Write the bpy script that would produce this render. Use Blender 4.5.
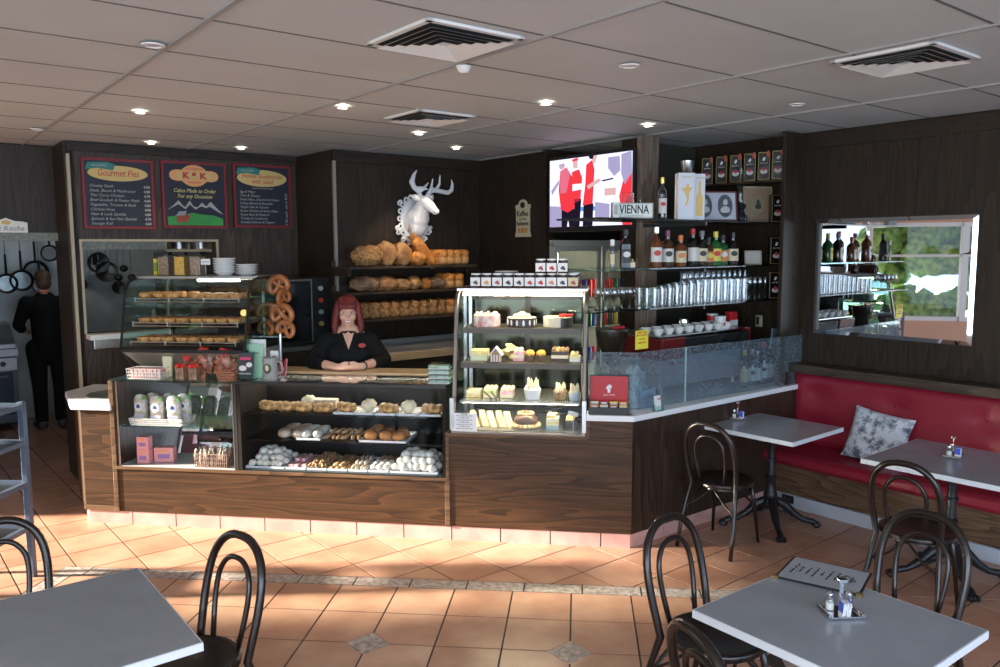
import bpy, math, random
from math import sin, cos, pi, atan2, sqrt, radians
from mathutils import Vector, Matrix, noise

for o in list(bpy.data.objects):
    bpy.data.objects.remove(o)
S = bpy.context.scene
COL = S.collection
random.seed(7)

# ------------------------------------------------------------------ camera
CF, CPITCH, CROLL, CH = 800.0, .1067, .0046, 2.05
cam = bpy.data.cameras.new('camera')
cam.sensor_width = 36.0
cam.lens = CF / 1000.0 * 36.0
cam.clip_start = .05
camo = bpy.data.objects.new('camera', cam)
COL.objects.link(camo)
camo.location = (0, 0, CH)
camo.rotation_mode = 'XYZ'
camo.matrix_world = Matrix.Translation((0, 0, CH)) @ Matrix.Rotation(pi / 2 - CPITCH, 4, 'X') @ Matrix.Rotation(-CROLL, 4, 'Z')
S.camera = camo

# ------------------------------------------------------------------ world, sun, window light, exposure
EXPOSURE = 0.0
S.view_settings.view_transform = 'Standard'
S.view_settings.look = 'None'
S.view_settings.gamma = 1
S.view_settings.exposure = EXPOSURE
S.view_settings.use_curve_mapping = False
wd = bpy.data.worlds.new('sky')
S.world = wd
wd.use_nodes = True
bg = wd.node_tree.nodes['Background']
bg.inputs[0].default_value = (.62, .78, 1.0, 1)
bg.inputs[1].default_value = 2.2

SUN_TRAVEL = Vector((1, .045, -.31)).normalized()
sd = bpy.data.lights.new('sun', 'SUN')
sd.energy = 30
sd.angle = radians(2.6)
sd.color = (1, .9, .74)
so = bpy.data.objects.new('sun', sd)
COL.objects.link(so)
so.location = (-12, 5, 5)
so.rotation_euler = SUN_TRAVEL.to_track_quat('-Z', 'Y').to_euler()

def area(name, loc, look, sx, sy, power, color):
    d = bpy.data.lights.new(name, 'AREA')
    d.shape = 'RECTANGLE'
    d.size, d.size_y = sx, sy
    d.energy = power
    d.color = color
    o = bpy.data.objects.new(name, d)
    COL.objects.link(o)
    o.location = loc
    o.rotation_euler = (Vector(look) - Vector(loc)).to_track_quat('-Z', 'Y').to_euler()
    return o
# daylight entering by the street windows behind the camera and by the glazed left side
area('window_daylight_front', (-1.0, -2.75, 1.5), (-.6, 5, 1.0), 8.5, 2.1, 300, (.80, .89, 1.0))
area('window_daylight_right', (4.6, -1.9, 1.6), (1.2, 4.2, .7), 2.6, 1.8, 110, (.50, .70, 1.0))
#area('window_daylight_left', (-5.6, 1.2, 1.5), (0, 3.5, .8), 5.5, 1.9, 110, (.80, .90, 1.0))

# ------------------------------------------------------------------ frames of the room
E2 = Vector((.785, .62, 0)).normalized()      # along the back walls, to the right
E1 = Vector((.62, -.785, 0)).normalized()     # along the right wall, towards the camera
RA = atan2(E2.y, E2.x)
RC = -atan2(.1435, .9897)
CC = Vector((.889, 5.281, 0))                 # front corner of the counter
CX = Vector((cos(RC), sin(RC), 0))
CY = Vector((-sin(RC), cos(RC), 0))
def AB(a, b, z=0): return E2 * a + E1 * b + Vector((0, 0, z))
def CL(x, v, z=0): return CC + CX * x + CY * v + Vector((0, 0, z))
def cl_of(p):
    d = Vector((p[0], p[1], 0)) - CC
    return d.dot(CX), d.dot(CY), p[2]
def ab_of(p):
    q = Vector((p[0], p[1], 0))
    return q.dot(E2), q.dot(E1), p[2]
def ray(x, y):
    u = (x - 500) / CF; v = (y - 333.5) / CF
    cr, sr, c, s = cos(CROLL), sin(CROLL), cos(CPITCH), sin(CPITCH)
    a = u * cr + v * sr; b = -u * sr + v * cr
    return Vector((a, c - b * s, -b * c - s))
def PZ(x, y, z):                               # photo point on a level surface
    r = ray(x, y); t = (z - CH) / r.z
    return Vector((r.x * t, r.y * t, z))
def PP(x, y, p0, d):                           # photo point on an upright surface
    n = Vector((d.y, -d.x, 0)); r = ray(x, y)
    t = n.dot(p0) / n.dot(r)
    return Vector((r.x * t, r.y * t, CH + r.z * t))
def PB(x, y, b): return PP(x, y, E1 * b, E2)   # plane b = const
def PA(x, y, a): return PP(x, y, E2 * a, E1)   # plane a = const
def PV(x, y, v): return PP(x, y, CC + CY * v, CX)   # plane parallel to the counter front

# ------------------------------------------------------------------ mesh builder
class MB:
    def __init__(s): s.v = []; s.f = []; s.m = []; s.mi = 0
    def mat(s, i): s.mi = i; return s
    def add(s, vs, fs):
        o = len(s.v); s.v += [tuple(x) for x in vs]
        for f in fs: s.f.append(tuple(i + o for i in f)); s.m.append(s.mi)
        return s
    def box(s, x0, x1, y0, y1, z0, z1):
        if x1 < x0: x0, x1 = x1, x0
        if y1 < y0: y0, y1 = y1, y0
        if z1 < z0: z0, z1 = z1, z0
        return s.add([(x0, y0, z0), (x1, y0, z0), (x1, y1, z0), (x0, y1, z0), (x0, y0, z1), (x1, y0, z1), (x1, y1, z1), (x0, y1, z1)],
                     [(0, 3, 2, 1), (4, 5, 6, 7), (0, 1, 5, 4), (1, 2, 6, 5), (2, 3, 7, 6), (3, 0, 4, 7)])
    def obox(s, c, size, M=None):
        M = M or Matrix.Identity(3); c = Vector(c)
        x, y, z = [q / 2 for q in size]
        vs = [c + M @ Vector(p) for p in [(-x, -y, -z), (x, -y, -z), (x, y, -z), (-x, y, -z), (-x, -y, z), (x, -y, z), (x, y, z), (-x, y, z)]]
        return s.add(vs, [(0, 3, 2, 1), (4, 5, 6, 7), (0, 1, 5, 4), (1, 2, 6, 5), (2, 3, 7, 6), (3, 0, 4, 7)])
    def prism(s, poly, z0, z1):
        ar = sum(poly[i][0] * poly[(i + 1) % len(poly)][1] - poly[(i + 1) % len(poly)][0] * poly[i][1] for i in range(len(poly)))
        if ar < 0: poly = poly[::-1]
        n = len(poly)
        vs = [(p[0], p[1], z0) for p in poly] + [(p[0], p[1], z1) for p in poly]
        return s.add(vs, [tuple(range(n))[::-1], tuple(range(n, 2 * n))] + [(i, (i + 1) % n, (i + 1) % n + n, i + n) for i in range(n)])
    def prism_xz(s, poly, y0, y1):             # outline in x,z extruded in y
        ar = sum(poly[i][0] * poly[(i + 1) % len(poly)][1] - poly[(i + 1) % len(poly)][0] * poly[i][1] for i in range(len(poly)))
        if ar < 0: poly = poly[::-1]
        n = len(poly)
        vs = [(p[0], y0, p[1]) for p in poly] + [(p[0], y1, p[1]) for p in poly]
        return s.add(vs, [tuple(range(n)), tuple(range(n, 2 * n))[::-1]] + [(i, i + n, (i + 1) % n + n, (i + 1) % n) for i in range(n)])
    def prism_yz(s, poly, x0, x1):
        ar = sum(poly[i][0] * poly[(i + 1) % len(poly)][1] - poly[(i + 1) % len(poly)][0] * poly[i][1] for i in range(len(poly)))
        if ar < 0: poly = poly[::-1]
        n = len(poly)
        vs = [(x0, p[0], p[1]) for p in poly] + [(x1, p[0], p[1]) for p in poly]
        return s.add(vs, [tuple(range(n))[::-1], tuple(range(n, 2 * n))] + [(i, (i + 1) % n, (i + 1) % n + n, i + n) for i in range(n)])
    def tube(s, pts, r, n=8, closed=False, caps=True):
        pts = [Vector(p) for p in pts]; k = len(pts)
        rr = r if isinstance(r, (list, tuple)) else [r] * k
        T = []
        for i in range(k):
            if closed: t = pts[(i + 1) % k] - pts[(i - 1) % k]
            else: t = pts[min(i + 1, k - 1)] - pts[max(i - 1, 0)]
            T.append(t.normalized() if t.length > 1e-9 else Vector((0, 0, 1)))
        up = Vector((0, 0, 1)) if abs(T[0].z) < .9 else Vector((1, 0, 0))
        N = (up - T[0] * up.dot(T[0])).normalized()
        vs = []
        for i in range(k):
            N = (N - T[i] * N.dot(T[i]))
            N = N.normalized() if N.length > 1e-6 else T[i].orthogonal().normalized()
            B = T[i].cross(N)
            for j in range(n):
                a = 2 * pi * j / n
                vs.append(pts[i] + (N * cos(a) + B * sin(a)) * rr[i])
        fs = []
        for i in range(k if closed else k - 1):
            i2 = (i + 1) % k
            for j in range(n):
                fs.append((i * n + j, i * n + (j + 1) % n, i2 * n + (j + 1) % n, i2 * n + j))
        if caps and not closed:
            fs.append(tuple(range(n))[::-1]); fs.append(tuple(range((k - 1) * n, k * n)))
        return s.add(vs, fs)
    def cyl(s, p0, p1, r0, r1=None, n=16): return s.tube([p0, p1], [r0, r0 if r1 is None else r1], n)
    def lathe(s, prof, c=(0, 0, 0), n=24, M=None):
        c = Vector(c); vs = []
        for r, z in prof:
            for j in range(n):
                a = 2 * pi * j / n; p = Vector((r * cos(a), r * sin(a), z))
                vs.append(c + (M @ p if M else p))
        fs = []
        for i in range(len(prof) - 1):
            for j in range(n):
                fs.append((i * n + j, i * n + (j + 1) % n, (i + 1) * n + (j + 1) % n, (i + 1) * n + j))
        if prof[0][0] > 1e-5: fs.append(tuple(range(n))[::-1])
        if prof[-1][0] > 1e-5: fs.append(tuple(range((len(prof) - 1) * n, len(prof) * n)))
        return s.add(vs, fs)
    def ball(s, c, r, nu=14, nv=9, M=None, nz=0, ns=20, seed=0, p=1.0):
        c = Vector(c); rx, ry, rz = r if isinstance(r, (tuple, list)) else (r, r, r); vs = []
        for i in range(nv + 1):
            th = pi * i / nv
            for j in range(nu):
                a = 2 * pi * j / nu
                q = Vector((sin(th) * cos(a), sin(th) * sin(a), cos(th)))
                if p != 1.0: q = Vector([math.copysign(abs(w) ** p, w) for w in q])
                d = 1 + (nz * noise.noise(q * ns * .1 + Vector((seed * 3.1, seed, 0))) if nz else 0)
                q = Vector((q.x * rx * d, q.y * ry * d, q.z * rz * d))
                vs.append(c + (M @ q if M else q))
        fs = []
        for i in range(nv):
            for j in range(nu):
                fs.append((i * nu + j, (i + 1) * nu + j, (i + 1) * nu + (j + 1) % nu, i * nu + (j + 1) % nu))
        return s.add(vs, fs)
    def caps(s, p0, p1, r0, r1, n=14):         # tapering capsule
        p0, p1 = Vector(p0), Vector(p1)
        s.tube([p0, p1], [r0, r1], n); s.ball(p0, r0, n, 8); s.ball(p1, r1, n, 8)
        return s
    def quad(s, a, b, c, d): return s.add([a, b, c, d], [(0, 1, 2, 3)])
    def disk_y(s, cx, cz, rx, rz, y0, y1, n=28):
        return s.prism_xz([(cx + rx * cos(2 * pi * i / n), cz + rz * sin(2 * pi * i / n)) for i in range(n)], y0, y1)
    def build(s, name, mats, parent=None, smooth=False, bevel=0, loc=None, rz=None, kind=None, remesh=0, sub=0, angle=40):
        me = bpy.data.meshes.new(name)
        me.from_pydata(s.v, [], s.f)
        if not isinstance(mats, (list, tuple)): mats = [mats]
        for m in mats: me.materials.append(m)
        if len(mats) > 1: me.polygons.foreach_set('material_index', s.m)
        me.validate(); me.update()
        if smooth:
            me.shade_smooth()
            if angle < 180: me.set_sharp_from_angle(angle=radians(angle))
        o = bpy.data.objects.new(name, me)
        COL.objects.link(o)
        if parent: o.parent = parent
        if loc is not None: o.location = loc
        if rz is not None: o.rotation_euler = (0, 0, rz)
        if kind: o['kind'] = kind
        if bevel:
            b = o.modifiers.new('bevel', 'BEVEL'); b.width = bevel; b.segments = 2; b.limit_method = 'ANGLE'; b.angle_limit = radians(40)
        if remesh:
            r = o.modifiers.new('remesh', 'REMESH'); r.mode = 'VOXEL'; r.voxel_size = remesh; r.use_smooth_shade = True
            q = o.modifiers.new('smooth', 'SMOOTH'); q.factor = .5; q.iterations = 4
        if sub:
            q = o.modifiers.new('sub', 'SUBSURF'); q.levels = sub; q.render_levels = sub
        return o

def tag(o, label=None, cat=None, group=None, kind=None):
    if label: o['label'] = label
    if cat: o['category'] = cat
    if group: o['group'] = group
    if kind: o['kind'] = kind
    return o
def thing(name, label, cat, loc=(0, 0, 0), rz=0, group=None):
    o = bpy.data.objects.new(name, None); COL.objects.link(o)
    o.empty_display_size = .05
    o.location = loc; o.rotation_euler = (0, 0, rz)
    return tag(o, label, cat, group)
def dup(root, loc, rz=0, label=None, group=None, scale=None, rot=None):
    r = root.copy(); COL.objects.link(r); r.location = loc; r.rotation_euler = rot if rot else (0, 0, rz)
    if scale: r.scale = scale if isinstance(scale, (tuple, list)) else (scale,) * 3
    if label: r['label'] = label
    if group: r['group'] = group
    for ch in list(root.children):
        c = ch.copy(); COL.objects.link(c); c.parent = r
        for g in list(ch.children):
            d = g.copy(); COL.objects.link(d); d.parent = c
    return r

# ------------------------------------------------------------------ materials
MATS = {}
def nt(name):
    m = bpy.data.materials.new(name); m.use_nodes = True
    t = m.node_tree; return m, t, t.nodes['Principled BSDF']
def mat(name, col, rough=.5, metal=0, var=0, vs=8, bump=0, bs=60, col2=None, emit=0, coat=0, spec=None, stretch=None, sheen=0):
    if name in MATS: return MATS[name]
    m, t, b = nt(name); N, L = t.nodes, t.links
    b.inputs['Base Color'].default_value = (*col, 1); b.inputs['Roughness'].default_value = rough; b.inputs['Metallic'].default_value = metal
    if coat: b.inputs['Coat Weight'].default_value = coat; b.inputs['Coat Roughness'].default_value = .12
    if spec is not None: b.inputs['Specular IOR Level'].default_value = spec
    if sheen: b.inputs['Sheen Weight'].default_value = sheen
    if emit:
        b.inputs['Emission Color'].default_value = (*col, 1); b.inputs['Emission Strength'].default_value = emit
    tc = N.new('ShaderNodeTexCoord'); mp = N.new('ShaderNodeMapping'); L.new(tc.outputs['Object'], mp.inputs[0])
    if stretch: mp.inputs['Scale'].default_value = stretch
    if var or col2:
        n = N.new('ShaderNodeTexNoise'); n.inputs['Scale'].default_value = vs; n.inputs['Detail'].default_value = 5; L.new(mp.outputs[0], n.inputs[0])
        r = N.new('ShaderNodeValToRGB'); L.new(n.outputs[0], r.inputs[0])
        c2 = col2 or tuple(min(1, c * (1 + var)) for c in col); c1 = col if col2 else tuple(c * (1 - var) for c in col)
        r.color_ramp.elements[0].position = .35; r.color_ramp.elements[1].position = .65
        r.color_ramp.elements[0].color = (*c1, 1); r.color_ramp.elements[1].color = (*c2, 1)
        L.new(r.outputs[0], b.inputs['Base Color'])
    if bump:
        n = N.new('ShaderNodeTexNoise'); n.inputs['Scale'].default_value = bs; n.inputs['Detail'].default_value = 4; L.new(mp.outputs[0], n.inputs[0])
        bp = N.new('ShaderNodeBump'); bp.inputs['Strength'].default_value = bump; bp.inputs['Distance'].default_value = .01
        L.new(n.outputs[0], bp.inputs['Height']); L.new(bp.outputs[0], b.inputs['Normal'])
    MATS[name] = m
    return m
def wood(name, dark, light, axis='z', rough=.4, scale=1.0, spec=.5):
    if name in MATS: return MATS[name]
    m, t, b = nt(name); N, L = t.nodes, t.links
    tc = N.new('ShaderNodeTexCoord'); mp = N.new('ShaderNodeMapping'); L.new(tc.outputs['Object'], mp.inputs[0])
    k = {'x': (.35, 4, 4), 'y': (4, .35, 4), 'z': (4, 4, .35)}[axis]
    mp.inputs['Scale'].default_value = tuple(q * scale for q in k)
    n0 = N.new('ShaderNodeTexNoise'); n0.inputs['Scale'].default_value = 1.1; n0.inputs['Detail'].default_value = 2; L.new(mp.outputs[0], n0.inputs[0])
    mul = N.new('ShaderNodeMath'); mul.operation = 'MULTIPLY'; mul.inputs[1].default_value = 16; L.new(n0.outputs[0], mul.inputs[0])
    fr = N.new('ShaderNodeMath'); fr.operation = 'FRACT'; L.new(mul.outputs[0], fr.inputs[0])
    mp2 = N.new('ShaderNodeMapping'); L.new(tc.outputs['Object'], mp2.inputs[0])
    k2 = {'x': (4, 90, 90), 'y': (90, 4, 90), 'z': (90, 90, 4)}[axis]; mp2.inputs['Scale'].default_value = k2
    n1 = N.new('ShaderNodeTexNoise'); n1.inputs['Scale'].default_value = 1; n1.inputs['Detail'].default_value = 4; L.new(mp2.outputs[0], n1.inputs[0])
    mx = N.new('ShaderNodeMath'); mx.operation = 'MULTIPLY_ADD'; mx.inputs[1].default_value = .4; L.new(fr.outputs[0], mx.inputs[0])
    m2 = N.new('ShaderNodeMath'); m2.operation = 'MULTIPLY'; m2.inputs[1].default_value = .75; L.new(n1.outputs[0], m2.inputs[0]); L.new(m2.outputs[0], mx.inputs[2])
    r = N.new('ShaderNodeValToRGB'); r.color_ramp.elements[0].position = .25; r.color_ramp.elements[1].position = .8
    r.color_ramp.elements[0].color = (*dark, 1); r.color_ramp.elements[1].color = (*light, 1)
    L.new(mx.outputs[0], r.inputs[0]); L.new(r.outputs[0], b.inputs['Base Color'])
    b.inputs['Roughness'].default_value = rough; b.inputs['Specular IOR Level'].default_value = spec
    bp = N.new('ShaderNodeBump'); bp.inputs['Strength'].default_value = .15; bp.inputs['Distance'].default_value = .003
    L.new(n1.outputs[0], bp.inputs['Height']); L.new(bp.outputs[0], b.inputs['Normal'])
    MATS[name] = m; return m
def glass(name, tint=(.93, .97, .96), refl=1.0, rough=.02, frost=0):
    if name in MATS: return MATS[name]
    m = bpy.data.materials.new(name); m.use_nodes = True; t = m.node_tree; N, L = t.nodes, t.links; N.clear()
    out = N.new('ShaderNodeOutputMaterial'); mix = N.new('ShaderNodeMixShader'); tr = N.new('ShaderNodeBsdfTransparent'); gl = N.new('ShaderNodeBsdfGlossy')
    tr.inputs[0].default_value = (*tint, 1); gl.inputs['Roughness'].default_value = rough
    # thin pane: Schlick reflectance that is the same from both faces
    ge = N.new('ShaderNodeNewGeometry'); dt = N.new('ShaderNodeVectorMath'); dt.operation = 'DOT_PRODUCT'; L.new(ge.outputs['Incoming'], dt.inputs[0]); L.new(ge.outputs['Normal'], dt.inputs[1])
    ab_ = N.new('ShaderNodeMath'); ab_.operation = 'ABSOLUTE'; L.new(dt.outputs['Value'], ab_.inputs[0])
    iv = N.new('ShaderNodeMath'); iv.operation = 'SUBTRACT'; iv.inputs[0].default_value = 1; L.new(ab_.outputs[0], iv.inputs[1])
    pw = N.new('ShaderNodeMath'); pw.operation = 'POWER'; pw.inputs[1].default_value = 5; L.new(iv.outputs[0], pw.inputs[0])
    fr = N.new('ShaderNodeMath'); fr.operation = 'MULTIPLY_ADD'; fr.inputs[1].default_value = .95; fr.inputs[2].default_value = .045; L.new(pw.outputs[0], fr.inputs[0])
    mu = N.new('ShaderNodeMath'); mu.operation = 'MULTIPLY'; mu.inputs[1].default_value = refl; mu.use_clamp = True
    L.new(fr.outputs[0], mu.inputs[0]); L.new(mu.outputs[0], mix.inputs[0]); L.new(tr.outputs[0], mix.inputs[1]); L.new(gl.outputs[0], mix.inputs[2])
    if frost:
        df = N.new('ShaderNodeBsdfDiffuse'); df.inputs[0].default_value = (.6, .72, .8, 1)
        m2 = N.new('ShaderNodeMixShader'); tc = N.new('ShaderNodeTexCoord'); n = N.new('ShaderNodeTexNoise'); n.inputs['Scale'].default_value = 95; L.new(tc.outputs['Object'], n.inputs[0])
        mm = N.new('ShaderNodeMath'); mm.operation = 'MULTIPLY_ADD'; mm.use_clamp = True; mm.inputs[1].default_value = frost * 4; mm.inputs[2].default_value = -frost * 1.75; L.new(n.outputs[0], mm.inputs[0])
        L.new(mm.outputs[0], m2.inputs[0]); L.new(mix.outputs[0], m2.inputs[1]); L.new(df.outputs[0], m2.inputs[2]); L.new(m2.outputs[0], out.inputs[0])
    else: L.new(mix.outputs[0], out.inputs[0])
    MATS[name] = m; return m
def emis(name, col, st):
    if name in MATS: return MATS[name]
    m = bpy.data.materials.new(name); m.use_nodes = True; t = m.node_tree; t.nodes.clear()
    e = t.nodes.new('ShaderNodeEmission'); e.inputs[0].default_value = (*col, 1); e.inputs[1].default_value = st
    o = t.nodes.new('ShaderNodeOutputMaterial'); t.links.new(e.outputs[0], o.inputs[0]); MATS[name] = m; return m

W_WALL = wood('dark_oak_upright', (.012, .008, .005), (.038, .025, .016), 'z', .5, spec=.35)
W_WALLH = wood('dark_oak_level', (.011, .007, .005), (.036, .024, .015), 'x', .5, spec=.35)
W_MENU = wood('grey_brown_oak', (.022, .015, .011), (.075, .052, .040), 'z', .5, spec=.35)
W_CNT = wood('counter_oak', (.020, .010, .005), (.088, .040, .016), 'x', .42, spec=.3)
W_CNTZ = wood('counter_oak_upright', (.020, .010, .005), (.088, .040, .016), 'z', .42, spec=.3)
W_TRIM = wood('trim_oak', (.045, .026, .014), (.17, .095, .048), 'x', .4, spec=.3)
W_SHELF = wood('shelf_oak', (.02, .012, .008), (.06, .038, .025), 'x', .5)
W_PALE = mat('pale_beech', (.70, .48, .28), .45, var=.15, vs=6, stretch=(1, 8, 8))
W_BENCH = wood('bench_oak', (.05, .026, .013), (.17, .095, .05), 'x', .4)
W_CHAIR = mat('bentwood_brown', (.014, .008, .006), .28, var=.25, vs=12, coat=.25)
WHITE = mat('white_laminate', (.82, .84, .86), .3)
OFFW = mat('white_ceramic', (.78, .77, .74), .25)
PAPER = mat('white_paper', (.8, .8, .8), .7)
BLACK = mat('black_plastic', (.012, .012, .013), .35)
BLKM = mat('black_iron', (.012, .013, .016), .35, var=.3, bump=.3, bs=90)
STEEL = mat('brushed_steel', (.55, .56, .57), .28, 1, var=.08, vs=20)
DSTEEL = mat('dull_steel', (.26, .27, .28), .45, .8, var=.15, vs=6)
CHROME = mat('chrome', (.85, .86, .88), .08, 1)
RED = mat('red_vinyl', (.29, .014, .034), .38, bump=.15, bs=8)
GLASS = glass('clear_glass')
GLASSG = glass('shelf_glass', (.70, .88, .84), 1.3)
GLASSW = glass('glassware', (.95, .97, .97), 1.7)
GLASSF = glass('speckled_glass', (.72, .80, .83), 1.2, .05, .30)
MIRROR = mat('mirror_silver', (.86, .88, .9), .01, 1)
GOLD = mat('gold_ink', (.62, .42, .12), .5)
CREAM = mat('cream_paint', (.72, .62, .36), .6)
INKR = mat('red_ink', (.5, .03, .04), .6)
INKK = mat('black_ink', (.02, .02, .02), .6)

def text(s, size, parent, loc, rot=(pi / 2, 0, 0), m=None, align='CENTER', name='lettering', ext=.0008, bold=0, shear=0, width=None):
    cu = bpy.data.curves.new(name, 'FONT'); cu.body = s; cu.size = size; cu.extrude = ext; cu.align_x = align; cu.align_y = 'CENTER'; cu.offset = bold; cu.shear = shear; cu.resolution_u = 2
    o = bpy.data.objects.new('t', cu); COL.objects.link(o)
    bpy.context.view_layer.update()
    dg = bpy.context.evaluated_depsgraph_get()
    me = bpy.data.meshes.new_from_object(o.evaluated_get(dg)); bpy.data.objects.remove(o)
    if width and len(me.vertices):
        xs = [v.co.x for v in me.vertices]; w = max(xs) - min(xs)
        if w > 0:
            k = width / w
            for v in me.vertices: v.co.x *= k
    me.materials.clear(); me.materials.append(m or INKK)
    q = bpy.data.objects.new(name, me); COL.objects.link(q); q.location = loc; q.rotation_euler = rot
    if parent: q.parent = parent
    return q
# ================================================================== SETTING
CEIL = 2.95
# ---- floor: clay tiles, a stone border band and a zone of diagonal tiles
TS = .3504; FA = -.098
FX = Vector((cos(FA), sin(FA))); FY = Vector((-sin(FA), cos(FA)))
FO = Vector((-.977, 4.716))
def clip(poly, n, d):                          # keep n.p <= d
    out = []
    for i in range(len(poly)):
        p, q = poly[i], poly[(i + 1) % len(poly)]
        a, b = n[0] * p[0] + n[1] * p[1] - d, n[0] * q[0] + n[1] * q[1] - d
        if a <= 0: out.append(p)
        if (a < 0 < b) or (b < 0 < a):
            t = a / (a - b); out.append((p[0] + (q[0] - p[0]) * t, p[1] + (q[1] - p[1]) * t))
    return out
KL, KR = -5.0, 7.0                             # border columns, in tiles
BW_ = .125
fl = MB()
def w2(x, y): p = FO + FX * x + FY * y; return (p.x, p.y)
def tile(poly, mi):
    if len(poly) < 3: return
    ar = abs(sum(poly[i][0] * poly[(i + 1) % len(poly)][1] - poly[(i + 1) % len(poly)][0] * poly[i][1] for i in range(len(poly))) / 2)
    if ar < 4e-4: return
    fl.mat(mi).prism([w2(*p) for p in poly], 0.0 - .004, 0.0)
g = .005
dh = .115                                      # inset diamonds
diam = [(k, r) for k in range(-20, 30, 3) for r in range(-40, 3, 3)]
diam = [(k + 1, r + 1) for k, r in diam]
def is_d(k, r): return (k - 1) % 3 == 0 and (r + 2) % 3 == 0
# main zone
for i in range(-5, 7):
    for j in range(-24, 0):
        x0, x1, y0, y1 = i * TS + g, (i + 1) * TS - g, j * TS + g, (j + 1) * TS - g
        x0 = max(x0, KL * TS + g)
        if x1 - x0 < .02: continue
        poly = [(x0, y0), (x1, y0), (x1, y1), (x0, y1)]
        for (k, r, sx, sy) in [(i, j, -1, -1), (i + 1, j, 1, -1), (i + 1, j + 1, 1, 1), (i, j + 1, -1, 1)]:
            if is_d(k, r): poly = clip(poly, (sx, sy), sx * k * TS + sy * r * TS - dh - g)
        tile(poly, (i * 7 + j * 3) % 3)
for k in range(-5, 8):
    for r in range(-24, 0):
        if is_d(k, r) and KL < k < KR:
            x, y = k * TS, r * TS; tile([(x - dh, y), (x, y - dh), (x + dh, y), (x, y + dh)], 3)
# border band: along the counter, down the left and the right
n_ = int((KR - KL)) + 1
for i in range(-6, 8):
    x0, x1 = i * TS + .07, (i + 1) * TS + .07 - 2 * g
    if x1 < KL * TS - BW_ + .03: continue
    tile([(max(x0, KL * TS - BW_), 0 + g), (min(x1, KR * TS + BW_), 0 + g), (min(x1, KR * TS + BW_), BW_ - g), (max(x0, KL * TS - BW_), BW_ - g)], 3)
for j in range(-24, 0):
    for xx in (KL * TS - BW_ + g, KR * TS + g):
        tile([(xx, j * TS + g), (xx + BW_ - 2 * g, j * TS + g), (xx + BW_ - 2 * g, (j + 1) * TS - g), (xx, (j + 1) * TS - g)], 3)
# diagonal zone around the outside
an = PZ(543, 556.4, 0); dx_, dy_ = (Vector((an.x, an.y)) - FO).dot(FX), (Vector((an.x, an.y)) - FO).dot(FY)
R2 = sqrt(.5)
for i in range(-42, 42):
    for j in range(-42, 42):
        c = [(i * TS + g, j * TS + g), ((i + 1) * TS - g, j * TS + g), ((i + 1) * TS - g, (j + 1) * TS - g), (i * TS + g, (j + 1) * TS - g)]
        poly = [(dx_ + (x - y) * R2, dy_ + (x + y) * R2) for x, y in c]
        cx_, cy_ = sum(p[0] for p in poly) / 4, sum(p[1] for p in poly) / 4
        wx, wy = w2(cx_, cy_)
        if wx < -6.6 or wx > 6.9 or wy > 10.6 or wy < -3.2 or (wy < 1 and abs(cx_ - 2) < 1): continue
        a_, b_, _ = ab_of((wx, wy, 0))
        if a_ > 6.3: continue
        tile(clip(poly, (0, -1), -(BW_ + g)), (i * 5 + j) % 3)
        low = clip(poly, (0, 1), BW_)
        if low:
            tile(clip(low, (1, 0), KL * TS - BW_ - g), (i * 5 + j) % 3)
            tile(clip(low, (-1, 0), -(KR * TS + BW_ + g)), (i * 5 + j) % 3)
def claytile(n, c, c2): return mat(n, c, .32, var=0, col2=c2, vs=4, bump=.12, bs=18, coat=.15)
TM = [claytile('clay_tile', (.46, .235, .155), (.58, .335, .225)), claytile('clay_tile_pale', (.50, .265, .175), (.61, .36, .25)), claytile('clay_tile_deep', (.43, .215, .14), (.55, .31, .205)),
      mat('stone_border', (.26, .215, .19), .5, col2=(.56, .47, .43), vs=30, bump=.4, bs=40)]
fl.mat(4).add([(-8, -4, -.003), (8, -4, -.003), (8, 13, -.003), (-8, 13, -.003)], [(0, 1, 2, 3)])
fl.mat(4).box(-8, 8, -4, 13, -.12, -.005)
TM.append(mat('grout', (.045, .032, .028), .8))
fl.build('floor', TM, kind='structure')

# ---- ceiling: plasterboard tiles in an exposed grid
ce = MB()
ce.mat(0).box(-3, 7.2, -4.2, 12, CEIL + .012, CEIL + .12)      # local x = a, y = -b
for a in (-2.63, -1.38, -.12, 1.135, 2.375, 3.73, 5.08, 6.4):
    ce.mat(1).box(a - .011, a + .011, -4.2, 12, CEIL + .001, CEIL + .014)
b0 = 2.05 - .632 * 10
ys = [b0 + .632 * k for k in range(0, 26)]
for y in ys:
    ce.mat(2).box(-3, 7.2, y - .006, y + .006, CEIL + .0095, CEIL + .014)
ce.build('ceiling', [mat('ceiling_board', (.52, .535, .53), .62, var=.03, vs=2), mat('ceiling_grid', (.33, .32, .31), .6), mat('ceiling_joint', (.13, .125, .12), .7)], kind='structure', rz=RA)
# slab over the rest of the plan so that daylight only comes through the windows
MB().box(-9, 9, -5, 15, CEIL + .13, CEIL + .25).build('ceiling_slab', mat('slab', (.3, .3, .3), .9), kind='structure')

def wallab(name, a0, a1, b0_, b1, z0, z1, m, bev=0):            # box given in room coordinates
    return MB().box(a0, a1, -b1, -b0_, z0, z1).build(name, m, rz=RA, kind='structure', bevel=bev)
# ---- right wall and its fascia
wallab('wall_right', 6.05, 6.25, -4.85, 3.9, 0, CEIL + .02, W_WALL)
wallab('trim_1', 6.03, 6.05, -3.63, 3.9, 2.83, CEIL, W_WALLH, .004)
for i, bb in enumerate((-2.75, -1.52, -.3, .9)):
    wallab('trim_%d' % (10 + i), 6.046, 6.0505, bb - .002, bb + .002, 1.09, 2.83, mat('joint', (.01, .008, .006), .8))
wallab('wall_stub', 5.745, 6.05, -3.665, -3.63, 0.9, CEIL, W_WALL, .003)
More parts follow.
